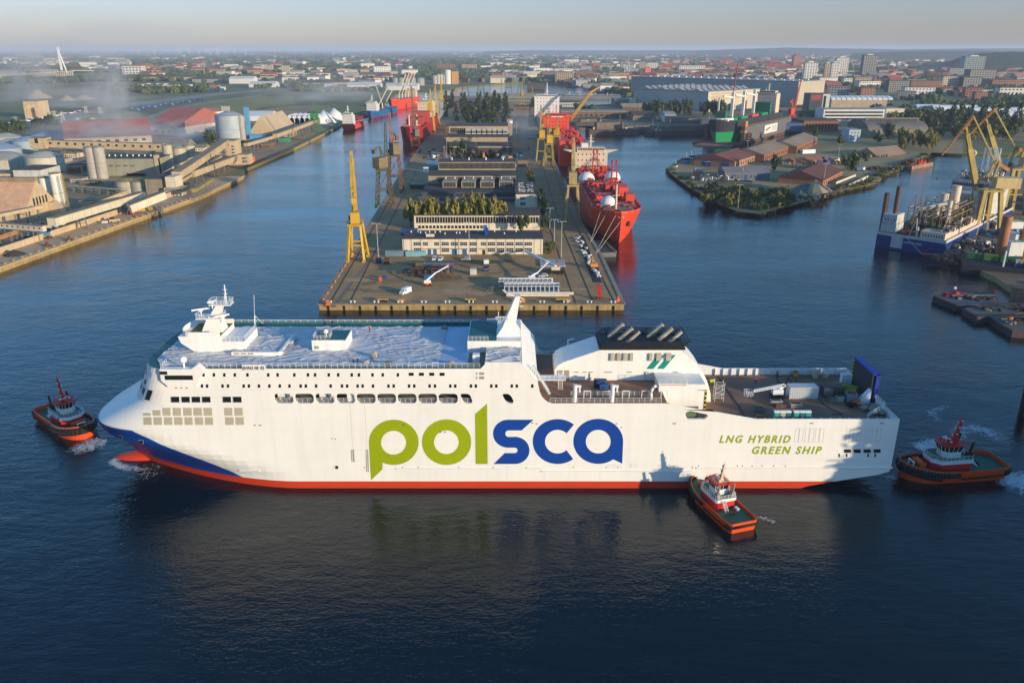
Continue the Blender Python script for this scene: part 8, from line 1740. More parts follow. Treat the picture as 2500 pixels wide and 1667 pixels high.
for x_ in range(7):
 for y_ in range(6):
  X,Y=W_*.28+x_*W_*.095,14+y_*9
  hh_=15+5*math.sin(x_*1.3+y_)
  sc_f.bar((X,Y,7.6),(X,Y,7.6+hh_),.22,4)
  for z_ in(5,9,13):sc_f.bar((X,Y,7.6+z_),(X+W_*.095,Y,7.6+z_),.2,3).bar((X,Y,7.6+z_),(X,Y+9,7.6+z_),.2,3)
sc_f.build('scaffolding',mat('scaffold brown',(.33,.25,.15),.8,.3,.5),t);clutter(t,W_*.28,W_*.95,14,66,7.6,150,[RUST,SHW,STEEL,TANM],5,pipes=8)
MB().box(W_*.62,1.5,7.6,W_*.97,12,11.5).box(W_*.84,12,7.6,W_*.97,60,10.8).build('bulwark_house',SHW,t);strip(t,W_*.64,W_*.95,9,1.2,8,.4,y=1.5);clutter(t,W_*.84,W_*.96,4,60,10.9,60,[VWH,STEEL,RUST,SHW],3.2);clutter(t,W_*.3,W_*.8,14,66,12,90,[RUST,SHW,STEEL,YELD],6,pipes=14)
for x_,y_,r_,z_ in((W_*.55,40,2.2,26),(W_*.66,46,2.4,30),(W_*.6,26,1.4,22)):MB().cyl(x_,y_,7.6,z_,r_,12).build('process_column',SHW,t,smooth=True,angle=40)
MB().cyl(W_*.72,30,7.6,24,1.6,10).build('crane_post',VWH,t);MB().flat((W_*.72,30,23),(W_*.36,20,19),2,1.6).build('crane_boom',VWH,t);MB().flat((W_*.95,60,8),(W_*.86,62,26),3.5,2.5).flat((W_*.86,62,26),(W_*.98,64,27),2,2).build('white_davit',VWH,t)
MB().flat((W_*.44,4,7.6),(W_*.5,6,17),.35,.35).flat((W_*.54,4,7.6),(W_*.5,6,17),.35,.35).build('a_frame',VWH,t);MB().ball((W_*.36,6,8.4),2.2,10,6,.5).build('red_lifeboat',DRED,t);MB().cyl(W_*.56,3,7.6,13,.5,8).build('stern_post',VWH,t);MB().tube([(W_*.45,-.2,7),(W_*.75,-5,1.0),(W_*.98,-1,1.5)],.18,5).build('hose',mat('pale rope',(.4,.3,.2)),t)
for k,(u,v0,v1)in enumerate(((2159,545,466),(2188,548,449))):
 p=PZ(u,v0+70,0);q=PY(u+(8 if k==0 else 9),v1,p.y+16);MB().cyl(0,0,-2,q.z*.96,1.25,10).build('spud_pole',mat('rusty spud',(.12,.06,.04),.85,.4,.2),None,loc=(q.x,p.y+16,0),label='tall dark spud pole behind the vessel, %s'%('with a white cap','without a cap')[k],cat='pole')if k else MB().cyl(0,0,-2,q.z*.96,1.25,10).build('spud_pole',MATS.get('rusty spud')or mat('rusty spud',(.12,.06,.04),.85,.4,.2),None,loc=(q.x,p.y+16,0),label='tall dark spud pole behind the vessel, left of two',cat='pole')
 # big yellow double lever cranes
YG=mat('ochre crane yellow',(.37,.27,.06),.6,.25,.2,streak=.35);YH=mat('cream crane house',(.60,.46,.20),.6,.2,.2,streak=.3);RB=mat('rusty orange boom',(.40,.17,.06),.75,.35,.4)
def lever_crane(label,base,zp,zh,house,jr,tip,f0,f1,s0,l1,l0):
 p=PZ(*base,GZ);r=lambda q,dy=3:(lambda w_:(w_.x-p.x,w_.y-p.y,w_.z-GZ))(PY(*q,p.y+dy))
 crane(label,p.x,p.y,14,14,zp,zh,r(tip),YG,style='box',fly=(r(f0,4),r(f1,-3),RB,r(s0),r(l1),r(l0)),cw=False,hm=YH,jb=r(jr))
lever_crane('huge ochre double lever crane, nearer of the two at the right edge',(2392,566),24,31,0,(2382,447),(2358,311),(2376,284),(2299,379),(2428,395),(2462,416),(2406,444))
lever_crane('huge ochre double lever crane, farther of the two at the right edge',(2458,520),28,35,0,(2438,398),(2407,292),(2428,267),(2366,330),(2479,361),(2502,372),(2464,402))
p=PZ(2438,636,GZ);q=PY(2452,528,p.y);MB().cyl(0,0,-1,q.z-GZ,2.3,14).build('monopile',mat('orange rust tube',(.36,.15,.06),.8,.3,.15),None,loc=tuple(p),label='tall orange rusty steel tube standing on the right quay',cat='pile',smooth=True,angle=40)
p=PZ(2490,610,GZ);MB().cyl(0,0,-1,10,1.8,12).build('monopile',MATS['orange rust tube'],None,loc=tuple(p),label='short rusty steel tube at the right edge of the picture',cat='pile')
# dark crane vessel and barges
p=PZ(2345,668,0);t=thing('dark_pontoon','black pontoon with green containers and a lattice stern at the right edge','pontoon',(p.x,p.y,0),R(-24));PTB=mat('black pontoon',(.018,.02,.028),.7,.2,.1)
MB().prism([(0,0),(95,0),(95,22),(0,22)],-1,4.5).build('hull',PTB,t);lt=MB();lattice(lt,(-13,9,3),(1,11,4),1.2,9,5,.2,.3);lt.build('stern_frame',PTB,t);lt2=MB();lattice(lt2,(14,-3,1),(46,-5,-.2),2.2,2.2,8,.2,.3);lt2.build('spud_ladder',PTB,t)
clutter(t,20,70,2,18,4.5,60,[STEEL,SHW2,PTB,BLUEC],3);MB().cbox(62,12,4.5,12,10,12).build('deck_house',SHW,t);MB().cbox(52,4,4.5,10,6,4).build('maroon_house',mat('maroon',(.18,.02,.05)),t);MB().flat((24,6,4.5),(26,6,11),1,1).flat((26,6,11),(31,6,9),.8,.8).build('yellow_davit',YEL,t);MB().cyl(17,3,4.5,12,.4,6).build('mast',SHW2,t)
wv=lambda x_,y_:(p.x+x_*math.cos(R(-24))-y_*math.sin(R(-24)),p.y+x_*math.sin(R(-24))+y_*math.cos(R(-24)))
GC=mat('green container',(.03,.17,.05),.6,.2,.3);GC2=mat('light green container',(.09,.22,.04),.6,.2,.3)
for k,(x_,y_)in enumerate(((6,16),(13,15),(20,14),(30,3),(37,3),(44,3))):q=wv(x_,y_);container('%s container on the black pontoon, %s in its row'%(('dark green','light green')[k%2]if k<3 else('green','olive green')[k%2],('first','second','third')[k%3]+(' at the stern' if k<3 else ' at the side')),q[0],q[1],R(-24),GC if k%2==0 else GC2,6.1,z=4.5)
p3=PZ(2460,745,0);t=thing('brown_barge','brown rusty hull moored at the right edge behind the flat barges','barge',(p3.x,p3.y,0),R(-40));MB().prism([(0,0),(70,0),(70,26),(6,26),(0,20)],-1,8).build('hull',mat('pale rust hull',(.27,.15,.10),.8,.3,.1,streak=.5),t);clutter(t,4,60,2,22,8,60,[SHW2,STEEL,mat('maroon',(.18,.02,.05))],4)
BDK=mat('barge deck blue grey',(.10,.13,.15),.7,.3,.1,col2=(.05,.055,.055));BDK2=mat('barge deck grey brown',(.105,.095,.08),.8,.3,.1)
for k,(px,m,lab)in enumerate(((((2278,722),(2336,745),(2372,746),(2440,738),(2425,712),(2350,712)),BDK,'flat barge with a blue grey deck and red boat, outermost at the right edge'),(((2350,752),(2386,775),(2420,772),(2540,760),(2540,738),(2440,738)),BDK2,'flat rusty barge in the middle of the three at the right edge'),(((2414,772),(2440,790),(2472,808),(2560,812),(2600,770),(2540,765)),BDK2,'flat barge with coiled ropes, nearest at the right edge'))):
 pts=[P2(u,v,2.6)for u,v in px];o=pts[0];pl=[(x_-o[0],y_-o[1])for x_,y_ in pts];t=thing('flat_barge',lab,'barge',(o[0],o[1],0));MB().prism(pl,-1,2.5).build('hull',mat('dark rust hull',(.07,.04,.04),.8,.3,.2),t)
 cx,cy_=sum(q[0]for q in pl)/len(pl),sum(q[1]for q in pl)/len(pl);MB().prism([(cx+(x_-cx)*.95,cy_+(y_-cy_)*.95)for x_,y_ in pl],2.5,2.58).build('deck',m,t);clutter(t,cx-8,cx+10,cy_-3,cy_+3,2.6,16 if k!=2 else 50,[STEEL,RUST,BLACK],1.0,pipes=2)
 if k==0:MB().ball((cx-4,cy_+4,3.6),1.6,12,6,.7).cbox(cx-4,cy_+4,2.6,9,3,1.2).build('red_boat',DRED,t);MB().ball((cx-3.5,cy_+6,5.4),.7,8,6).build('white_float',SHW2,t)
 if k==2:MB().ball((cx-5,cy_+2,3.2),1.1,8,6).build('orange_buoy',MATS['orange marker'],t)
 if k==1:MB().cyl(cx+10,cy_,2.6,10,.5,8).build('post',STEEL,t)
heap('dark tyres and cable drums at the tip of the right quay',2330,634,14,5,40,[BLACK,RUB,RUST],2);heap('scattered gear on the right quay under the ochre crane',2375,600,16,14,90,[RUST,STEEL,YELD,SHW2],2.2);heap('blue and white tarpaulined goods on the right quay',2480,578,16,10,70,[SKYB,SHW2,BLUEC],3);heap('rusty plates on the right quay beside the orange tube',2410,618,14,7,60,[RUST,TANM,STEEL],1.5)
for k,(u,v,l,w_,hh,lab)in enumerate(((2485,606,10,8,8,'white tank block with a green frame on the right quay'),(2470,622,7,6,7,'pale steel cabinet block on the right quay'),(2455,556,16,7,4,'low cream hut on the right quay'))):
 p=PZ(u,v,GZ);t=thing('quay_block',lab,'equipment',tuple(p));MB().cbox(0,0,0,l,w_,hh).build('body',SHW2,t);rail([(-l/2,-w_/2,hh),(l/2,-w_/2,hh),(l/2,w_/2,hh)],1.2,1.6,.1,2).build('railing',GC,t)
x0,x1,y0,dp,h_=bpx(2420,2520,520,500,480);block('dark blue grey shed at the far right of the quay','shed',x0+30,x1+40,y0,30,h_,mat('blue grey boards',(.13,.15,.19)),DARKR)
p=PZ(2494,1012,0);t=thing('dolphin','black mooring dolphin at the right edge beyond the stern tug','mooring post',tuple(p));MB().cyl(.6,0,-2,7.5,1.5,12).build('pile',BLACK,t);MB().cyl(.6,0,7.5,7.9,1.7,12).build('cap',RUB,t)
# the bank outside the frame on the right, with the trees that throw the broken shade on the ferry's stern
MB().prism([(120,40),(131,108),(152,142),(182,192),(420,192),(420,40)],-3,GZ-.02).build('right_bank_ground',RQG,kind='structure')
random.seed(5)
for k in range(26):s_=9+k*2.4;tree('poplar',135+.63*s_+random.uniform(0,14),116+.78*s_+random.uniform(-12,2),random.uniform(25,33),random.uniform(11,15),'tall poplar on the right bank outside the picture','poplars on the right bank')
# ================================================================== FAR CITY
random.seed(21)
FM=[mat('far cream blocks',(.52,.45,.34),.8,.12,.02),mat('far white blocks',(.62,.60,.56),.8,.1,.02),mat('far grey blocks',(.26,.26,.27),.8,.15,.02),mat('far brick blocks',(.30,.14,.09),.85,.2,.02),mat('far dark blocks',(.07,.075,.085),.7,.15,.02),mat('far tan blocks',(.42,.32,.21),.8,.15,.02),mat('far orange blocks',(.52,.27,.10),.8,.1,.02),mat('far glass blocks',(.16,.22,.23),.4,.15,.02)]
FROOF=[mat('far dark roof',(.09,.08,.075),.9,.2,.02),mat('far red roof',(.33,.085,.05),.85,.25,.03)]
TW_=[(649,667,178,160,0,8,5,'left of the twin cream tower blocks beyond the left field'),(687,707,180,161,0,8,5,'right of the twin cream tower blocks beyond the left field'),(620,649,176,163,1,4,6,'white slab block left of the twin cream towers'),(300,348,182,162,1,3,6,'white block with a stepped roof near the smoke column'),(1066,1110,172,158,3,6,9,'long brownish housing slab behind the grain elevator'),(1128,1164,174,158,5,6,7,'tan housing slab right of the grain elevator'),(1356,1400,203,178,5,7,9,'big tan apartment block beyond the river bend'),(1328,1356,201,183,4,6,6,'dark blue grey block left of the big tan apartment block'),(1305,1318,168,158,0,5,3,'small yellow block at the end of the river'),(1380,1392,166,153,0,6,3,'slim cream tower, left of three beyond the river bend'),(1414,1427,165,153,0,6,3,'slim cream tower, middle of three beyond the river bend'),(1448,1461,165,153,0,6,3,'slim cream tower, right of three beyond the river bend'),(1405,1450,190,175,3,5,10,'brick slab between the tan block and the wheel'),(1485,1535,193,179,5,4,10,'long tan slab in front of the big wheel'),(1560,1580,168,155,5,5,5,'brown block left of the white city block'),(1580,1606,168,154,1,5,6,'white city block with dark bays'),(1620,1637,168,154,6,5,4,'tan orange block right of the white city block'),(1658,1720,176,161,1,4,12,'long white city slab'),(1591,1632,192,180,1,3,9,'low greenish white block beside the red slanted roof'),(1961,1992,201,154,1,13,5,'white and dark tower block, leftmost of the tower group'),(2010,2026,198,157,5,12,3,'brown and white tower, left of the close pair'),(2026,2044,200,155,1,12,3,'white balcony tower, right of the close pair'),(2038,2068,184,142,1,11,6,'tall white topped tower behind the close pair'),(2103,2136,187,136,4,14,6,'tall dark tower with a sunlit tan side'),(2349,2398,188,139,7,10,8,'tall glass office tower with a white top at the far right'),(2365,2428,199,171,4,5,10,'dark office block below the glass tower'),(2298,2340,220,188,0,7,8,'cream block with deep balconies at the far right'),(2348,2392,221,190,4,7,7,'dark block right of the balcony block'),(2222,2298,221,199,3,5,14,'long brick apartment row at right'),(2167,2217,226,198,4,6,9,'dark apartment block left of the long brick row'),(2265,2300,172,158,5,3,8,'tan office with a pale band on the hill side'),(2315,2349,190,168,2,4,7,'grey block left of the glass tower'),(2214,2236,182,170,3,3,5,'brick orange block in the middle of the right city'),(2120,2160,196,180,2,4,8,'grey block with small windows behind the poplars'),(2085,2120,212,190,5,5,6,'brown new block right of the tower group'),(2420,2500,215,197,3,3,12,'long red brown barracks building at the far right'),(2190,2215,198,186,0,3,5,'small cream block left of the long brick row')]
for(a,b_,vb,vt,mi,rows_n,cols,lab)in TW_:
 x0,x1,y0,dp,h_=bpx(a,b_,vb,vt,vt-1.5);t=block(lab,'apartment block',x0,x1,y0,min(max(12,(x1-x0)*.45),60),h_,FM[mi],FROOF[0],name='apartment_block',parapet=1.5);g=MB();w_=x1-x0;d_=min(max(12,w_*.45),60)
 for r_ in range(rows_n):
  z_=h_*(r_+.3)/(rows_n+.2);zz=z_+h_*.5/(rows_n+.2)
  for c_ in range(cols):xa=w_*(c_+.2)/cols;xb=w_*(c_+.75)/cols;g.q((xa,-.15,z_),(xb,-.15,z_),(xb,-.15,zz),(xa,-.15,zz))
  for c_ in range(3):ya=d_*(c_+.25)/3;yb=d_*(c_+.7)/3;g.q((w_+.15,ya,z_),(w_+.15,yb,z_),(w_+.15,yb,zz),(w_+.15,ya,zz))
 g.build('glazing',WIN if mi!=4 else mat('far pale panes',(.35,.33,.28),.5),t,kind='stuff')
 if h_>45:MB().box(w_*.3,d_*.3,h_+1.5,w_*.7,d_*.7,h_+5).build('plant_room',FM[1],t)
 # church, wheel, red slanted roof, chimney, pylon bridge
x0,x1,y0,dp,h_=bpx(1935,1948,171,137,135);t=thing('church','huge dark brick church with a square tower in the old town','church',(x0,y0,GZ));w_=x1-x0;MB().box(0,0,0,w_,w_,h_).build('tower',FM[3],t);MB().bar((w_/2,w_/2,h_),(w_/2,w_/2,h_*1.15),w_*.72,4,.3).build('tower_roof',FROOF[1],t);q=PZ(1877,171,GZ).x-x0;hn=PY(1900,158,y0).z-GZ;MB().box(q,4,0,0,w_*1.2,hn*.7).build('nave',FM[3],t);MB().gable(q,2,0,w_*1.25,hn*.7,hn*1.15,'x').build('roof',FROOF[1],t);q2=PZ(1923,171,GZ).x-x0;MB().bar((q2,w_*.6,hn),(q2,w_*.6,h_*.95),3,6,.2).build('spire',FROOF[0],t)
p=PZ(1530,184,GZ);c_=PY(1530,166,p.y);rr=c_.z-PY(1530,182,p.y).z;t=thing('ferris_wheel','pale big wheel standing in the far city','ferris wheel',(p.x,p.y,GZ));b=MB();cz=c_.z-GZ;ring=[(math.cos(2*math.pi*i/24)*rr*.45,0,cz+math.sin(2*math.pi*i/24)*rr)for i in range(25)];b.tube(ring,.9,4);[b.bar((0,0,cz),ring[i*2],.35,3)for i in range(12)];b.build('wheel',STEELW,t);MB().bar((0,0,cz),(-9,0,0),1.0,4).bar((0,0,cz),(9,0,0),1.0,4).build('support',STEELW,t)
x0,x1,y0,dp,h_=bpx(1571,1586,190,166,164);t=thing('slanted_building','wedge shaped building with one steep bright red roof','building',(x0,y0,GZ));w_=x1-x0;MB().add([(0,0,0),(w_,0,0),(w_,30,0),(0,30,0),(w_*.35,6,h_),(w_*1.2,6,h_),(w_*1.2,30,h_),(w_*.35,30,h_)],[(0,3,2,1),(1,2,6,5),(2,3,7,6),(3,0,4,7),(4,5,6,7)]).build('wall',FROOF[1],t);MB().q((0,-.3,0),(w_,-.3,0),(w_*1.2,5.7,h_),(w_*.35,5.7,h_)).build('roof',mat('bright red roof tile',(.65,.13,.09),.7,.08,.02),t)
p=PZ(499,182,GZ);MB().bar((0,0,0),(0,0,PY(499,147,p.y).z-GZ),4.2,10,2.6).build('chimney',FM[3],None,loc=tuple(p),label='tall brick chimney beyond the left field',cat='chimney')
p=PZ(158,179,GZ);tz=PY(147,116,p.y).z-GZ;t=thing('bridge_pylon','tall white forked bridge pylon on the left horizon','bridge',(p.x,p.y,GZ));ax=PY(147,150,p.y).x-p.x;MB().flat((ax,0,0),(ax,0,tz),7,7).build('pylon_leg',STEELW,t);MB().tube([(-ax*1.1,0,0),(-ax*.4,0,tz*.3),(ax*.6,0,tz*.72),(ax,0,tz*.93)],3.2,6).build('pylon_leg',STEELW,t);MB().box(-180,8,8,120,20,12).build('bridge_deck',PALE,t);b=MB();[b.bar((ax,4,tz*(.6+.06*k)),(110-k*14,14,12),.4,3)for k in range(6)];b.build('stay_cable',mat('dull red cable',(.3,.12,.1)),t,kind='stuff')
a,c=PZ(-60,202,GZ),PZ(178,185,GZ);t=thing('viaduct','long pale road viaduct on many pillars at the left','bridge',tuple(a));d=c-a;MB().flat((0,0,17),(d.x,d.y,17),14,3).build('deck',PALE,t);b=MB();[b.bar((d.x*k/40,d.y*k/40,0),(d.x*k/40,d.y*k/40,16),2.2,4)for k in range(41)];b.build('pillar',PALE,t,kind='stuff')
# wind turbines
for k,u in enumerate((340,378,440,462,487,505,513,529,535,555,574,600)):
 p=PZ(u,135.5,GZ);hh=PY(u,120,p.y).z-GZ;t=thing('wind_turbine','white wind turbine on the left horizon','wind turbine',(p.x,p.y,GZ),0,'wind turbines on the left horizon');MB().bar((0,0,0),(0,0,hh),5.5,8,3.5).build('tower',STEELW,t);b=MB();a0=k*.7;[b.bar((0,-4,hh),(math.sin(a0+i*2.09)*hh*.45,-4,hh+math.cos(a0+i*2.09)*hh*.45),3.4,4,1)for i in range(3)];b.build('rotor',STEELW,t)
 # grain silos, elevator, white sheds, far cranes
for k,u in enumerate((965,980,994,1009,1026)):p=PZ(u,209,GZ);silo('grey corrugated grain silo, %s from the left in the far row'%('first','second','third','fourth','last')[k],p.x,p.y,PY(u,191+.3*k,p.y).z,11.5 if k<4 else 13,mat('far silo grey',(.27,.28,.27),.6,.12,.05,streak=.2),group='far grain silos',rings=0,n=16)
for k,(u,vt,r_,m)in enumerate(((1062,186,9,SILOG),(1071,183,7,TANKW),(1078,183,7,TANKW),(1085,184,7,TANKW),(1093,172,10,FM[1]))):p=PZ(u,206,GZ);silo('pale elevator silo, %s from the left beside the orange block'%('first','second','third','fourth','tallest')[k],p.x,p.y,PY(u,vt,p.y).z,r_,m,group='far grain elevator')
x0,x1,y0,dp,h_=bpx(1103,1119,206,175,173);block('bright orange grain store block at the far river bank','building',x0,x1,y0,20,h_,FM[6],FROOF[0])
for(a,b_,vb,vt,k,lab)in((848,928,219,209,1,'left of the two long white sheds at the far quay'),(942,1020,221,211,1,'right of the two long white sheds at the far quay'),(740,812,213,203,2,'long grey shed left of the far white sheds'),(812,850,217,202,5,'tan square shed at the far quay'),(790,806,221,213,1,'tiny white shed by the far field'),(608,672,214,206,1,'white open sided depot by the far road'),(560,620,205,193,1,'white flat warehouse above the container stacks'),(470,560,203,194,2,'grey warehouse row above the container stacks'),(345,470,196,189,5,'long tan warehouse above the container stacks')):
 x0,x1,y0,dp,h_=bpx(a,b_,vb,vt,vt-4);block(lab,'warehouse',x0,x1,y0,45,h_,FM[k],FM[1]if k==1 else FROOF[0],'gx',rise=7,name='warehouse')
for k,(u,vb,vt)in enumerate(((1136,232,146),(1174,232,146),(1242,226,152),(1272,225,152))):
 p=PZ(u,vb,0);hz_=PY(u,vt,p.y).z-GZ;crane('tall dark lattice shipyard crane beyond the island, %s of four'%('first','second','third','fourth')[k],p.x,p.y,16,16,hz_*.36,hz_*.5,(-6 if k%2 else-14,8,hz_),mat('dark far crane',(.13,.11,.07),.8,.2,.2)if k<2 else mat('green far crane',(.07,.10,.07),.8,.2,.2),group='dark cranes beyond the island',style='lattice',z=0)
 # container stacks
CC=[mat('stack white',(.6,.57,.5)),mat('stack red',(.45,.10,.06)),CW,TANM,BLUEC]
for k in range(46):
 f=k/45;u=345+200*f;v=217+6*f-random.uniform(0,5);p=PZ(u,v,GZ);MB().box(-6,-4,0,6,4,random.choice((5.2,7.8,10.4))).build('container_stack',CC[k%5]if k>18 else CC[(k%2)*3],None,loc=tuple(p),label='container stack in the yard beyond the left field',cat='container',group='container stacks beyond the left field')
 # small houses and blocks in clusters
HM=[]
for k,(w_,d_,h_,gb,wm_,rm_)in enumerate(((22,14,9,5,1,1),(34,14,12,0,0,0),(48,16,14,0,1,0),(28,16,8,6,3,1),(60,30,9,0,1,0),(40,22,11,6,5,1),(26,16,16,0,3,0),(36,14,18,0,2,0))):
 b=MB();b.k=0;b.box(-w_/2,-d_/2,0,w_/2,d_/2,h_);b.k=1
 if gb:b.gable(-w_/2,-d_/2,w_/2,d_/2,h_,h_+gb,'x')
 else:b.box(-w_/2-.3,-d_/2-.3,h_,w_/2+.3,d_/2+.3,h_+.8)
 b.k=2;n=int(w_/5);fl_n=max(1,int(h_/4))
 for r_ in range(fl_n):
  for c_ in range(n):xa=-w_/2+w_*(c_+.25)/n;xb=-w_/2+w_*(c_+.75)/n;z_=h_*(r_+.3)/fl_n;b.q((xa,-d_/2-.1,z_),(xb,-d_/2-.1,z_),(xb,-d_/2-.1,z_+1.8),(xa,-d_/2-.1,z_+1.8))
 me=bpy.data.meshes.new('house');me.from_pydata(b.v,[],b.f);[me.materials.append(m)for m in(FM[wm_],FROOF[rm_],WIN)];me.polygons.foreach_set('material_index',b.m);me.update();HM.append(me)
def free(x,y,r_=14):
 return inside((x,y),MAIN)and all((x-f[0])**2+(y-f[1])**2>(f[2]+r_)**2 for f in FOOT if abs(f[1]-y)<f[2]+r_)
CL=[(0,320,143,166,24,(1,2,4),'pale block in the left distance'),(330,640,160,190,30,(0,1,2,5),'house in the district beyond the container stacks'),(640,1000,150,204,52,(0,1,2,4,5),'house in the suburb behind the long white sheds'),(1180,1560,152,200,46,(1,2,7,6),'block in the quarter beyond the river bend'),(1560,1960,150,196,70,(0,3,5,6,3),'red roofed house of the old town'),(1960,2500,160,245,62,(0,2,3,6,7,5),'block in the right part of the city')]
ALLP=[]
for(u0,u1,v0,v1,n,ty,lab)in CL:
 g='houses: '+lab;k=0;tries=0
 while k<n and tries<900:
  tries+=1;u=random.uniform(u0,u1);v=v0+(v1-v0)*random.random()**.8;p=PZ(u,v,GZ)
  if not free(p.x,p.y):continue
  s_=random.uniform(.8,1.5)*(1+max(0,p.y-3000)/6000);o=put('house',random.choice([HM[i]for i in ty]),None,loc=tuple(p),rotz=random.uniform(-.5,.5),label=lab,cat='house',group=g);o.scale=(s_,s_,s_);FOOT.append((p.x,p.y,22*s_));k+=1
fh=[MB()for _ in range(4)]
for _ in range(2600):
 u=random.uniform(-60,2560);v=131+95*random.random()**1.7;p=PZ(u,v,GZ)
 if noise.noise(Vector((p.x*.0013,p.y*.0008,3)))<(-.15 if u>1200 else .16)or(u<700 and v>185)or not free(p.x,p.y,10):continue
 s_=1+p.y/5000;red_=u>1500 and random.random()<.5;q=fh[3 if red_ and random.random()<.3 else random.choice((0,1,1,2,2))];l,d_,h_,ro=random.uniform(10,38)*s_,random.uniform(9,16)*s_,random.uniform(5,13)*s_**.5,random.uniform(-.5,.5);q.cbox(p.x,p.y,GZ,l,d_,h_,ro)
 (fh[3]if red_ or random.random()<.12 else fh[2]).cbox(p.x,p.y,GZ+h_,l*1.03,d_*1.03,1.5*s_,ro)
for q,m,nm in zip(fh,(FM[1],FM[0],FM[2],FROOF[1]),('white','cream','grey','red')):q.build('distant_houses',m,None,kind='stuff',label='scatter of small far %s houses'%nm)
# woodland and street trees in the distance, one mass
wd=[MB(),MB(),MB()]
cnt=0
for _ in range(34000):
 u=random.uniform(-90,2590);v=127.5+145*random.random()**2.1;p=PZ(u,v,GZ)
 if noise.noise(Vector((p.x*.0022,p.y*.0013,9)))<-.12+(.1 if v>200 else 0):continue
 if v>205 and u<720 and(v<240 or v>262):continue
 if v>226 and u<1400 or not free(p.x,p.y,2):continue
 s_=1+max(0,p.y-1500)/3200;hh=random.uniform(5,8.5)*s_**.55;q=wd[random.randrange(3)]
 q.ico((p.x,p.y,GZ+hh*.7),hh*.8,.32,(random.uniform(.9,1.5)*s_**.5,random.uniform(.8,1.2)*s_**.5,1.0));cnt+=1
for _ in range(2600):
 if random.random()<.72:u,v=random.uniform(1960,2560),196+100*random.random()
 else:u,v=random.uniform(250,700),random.uniform(212,246)
 p=PZ(u,v,GZ)
 if noise.noise(Vector((p.x*.006,p.y*.004,5)))<-.12 or(u<700 and v>232-abs(u-330)*.03)or not free(p.x,p.y,4):continue
 hh=random.uniform(6,10);q=wd[random.randrange(3)]
 for _k in range(3):q.ico((p.x+random.uniform(-5,5),p.y+random.uniform(-5,5),GZ+hh*random.uniform(.4,.9)),hh*.55,.35,(1,1,1.2))
for q,m in zip(wd,(mat('far trees dark',(.030,.058,.022),.9,.3,.05),mat('far trees green',(.06,.09,.03),.9,.3,.05),mat('far trees olive',(.10,.11,.035),.9,.3,.05))):q.build('woodland',m,None,kind='stuff',label='mass of distant trees')
for(u0,v0,u1,v1,k)in((830,134,1120,137,0),(1250,133,1560,135.5,0),(1600,131,1880,133,0),(400,147,470,151,0),(200,131,420,133,0),(1900,128,2300,130,0)):patch('field',[(u0,v0),(u1,v0+.6),(u1+30,v1),(u0-40,v1+.4)],mat('stubble field',(.34,.27,.17),.95,.2,.003),1.0+k)
# ================================================================== THINGS STANDING ON THE FERRY
ZK=16.7
def Y4(x,y):return(1700+.2211*x,860+.2211*y)
def onk(x,y,z=ZK):return PZ(*Y4(x,y),z)
TPB=[mat('toilet teal',(.03,.30,.27),.5),mat('toilet dark teal',(.01,.13,.15),.5),mat('toilet beige',(.45,.36,.24),.5)]
for k,(x,m,lab)in enumerate(((880,0,'light teal, leftmost of the first three'),(945,2,'beige'),(1005,1,'dark teal, right of the beige one'),(1095,0,'teal, left of the last three'),(1162,1,'dark teal, middle of the last three'),(1226,0,'teal, rightmost of all'))):
 a=fl(*Y4(x,700),-12.7);t=thing('portable_toilet','portable toilet with pale domed roof, '+lab,'toilet',(a.x,FY-12.7,ZK),0,'portable toilets on the aft deck')
 MB().box(-.62,-.6,0,.62,.6,2.2).build('cabin',TPB[m],t);MB().xprism([(.66*math.cos(R(q)),2.2+.34*math.sin(R(q)))for q in range(0,181,20)],-.66,.66).build('roof',STEELW,t);MB().box(-.45,-.64,.1,.45,-.6,2.0).build('door',TPB[m],t)
p=onk(1178,512);container('big pale grey site container in the middle of the aft deck',p.x,p.y+1.4,0,mat('pale grey sheet',(.47,.49,.50),.6,.08,.3),7.2,2.9,3.1,ZK)
p=onk(1510,500);t=thing('dark_store','dark grey open container at the right of the aft deck','container',(p.x,p.y+1.5,ZK));MB().box(-2.6,-1.3,0,2.6,1.3,2.7).build('shell',mat('dark grey sheet',(.05,.05,.055),.7),t);MB().box(-2.5,-1.36,.3,-.2,-1.3,2.4).build('door',STEEL,t)
p=onk(1660,520);t=thing('skip','yellow rubbish skip with an olive lid beside the ramp','skip',(p.x+1,p.y+4,ZK),-.6);MB().box(-2.8,-1,0,2.8,1,2.1).build('body',mat('skip yellow',(.50,.42,.03),.6),t);MB().box(-2.9,-1.1,2.1,2.9,1.1,2.3).build('lid',mat('olive lid',(.22,.21,.03),.6),t)
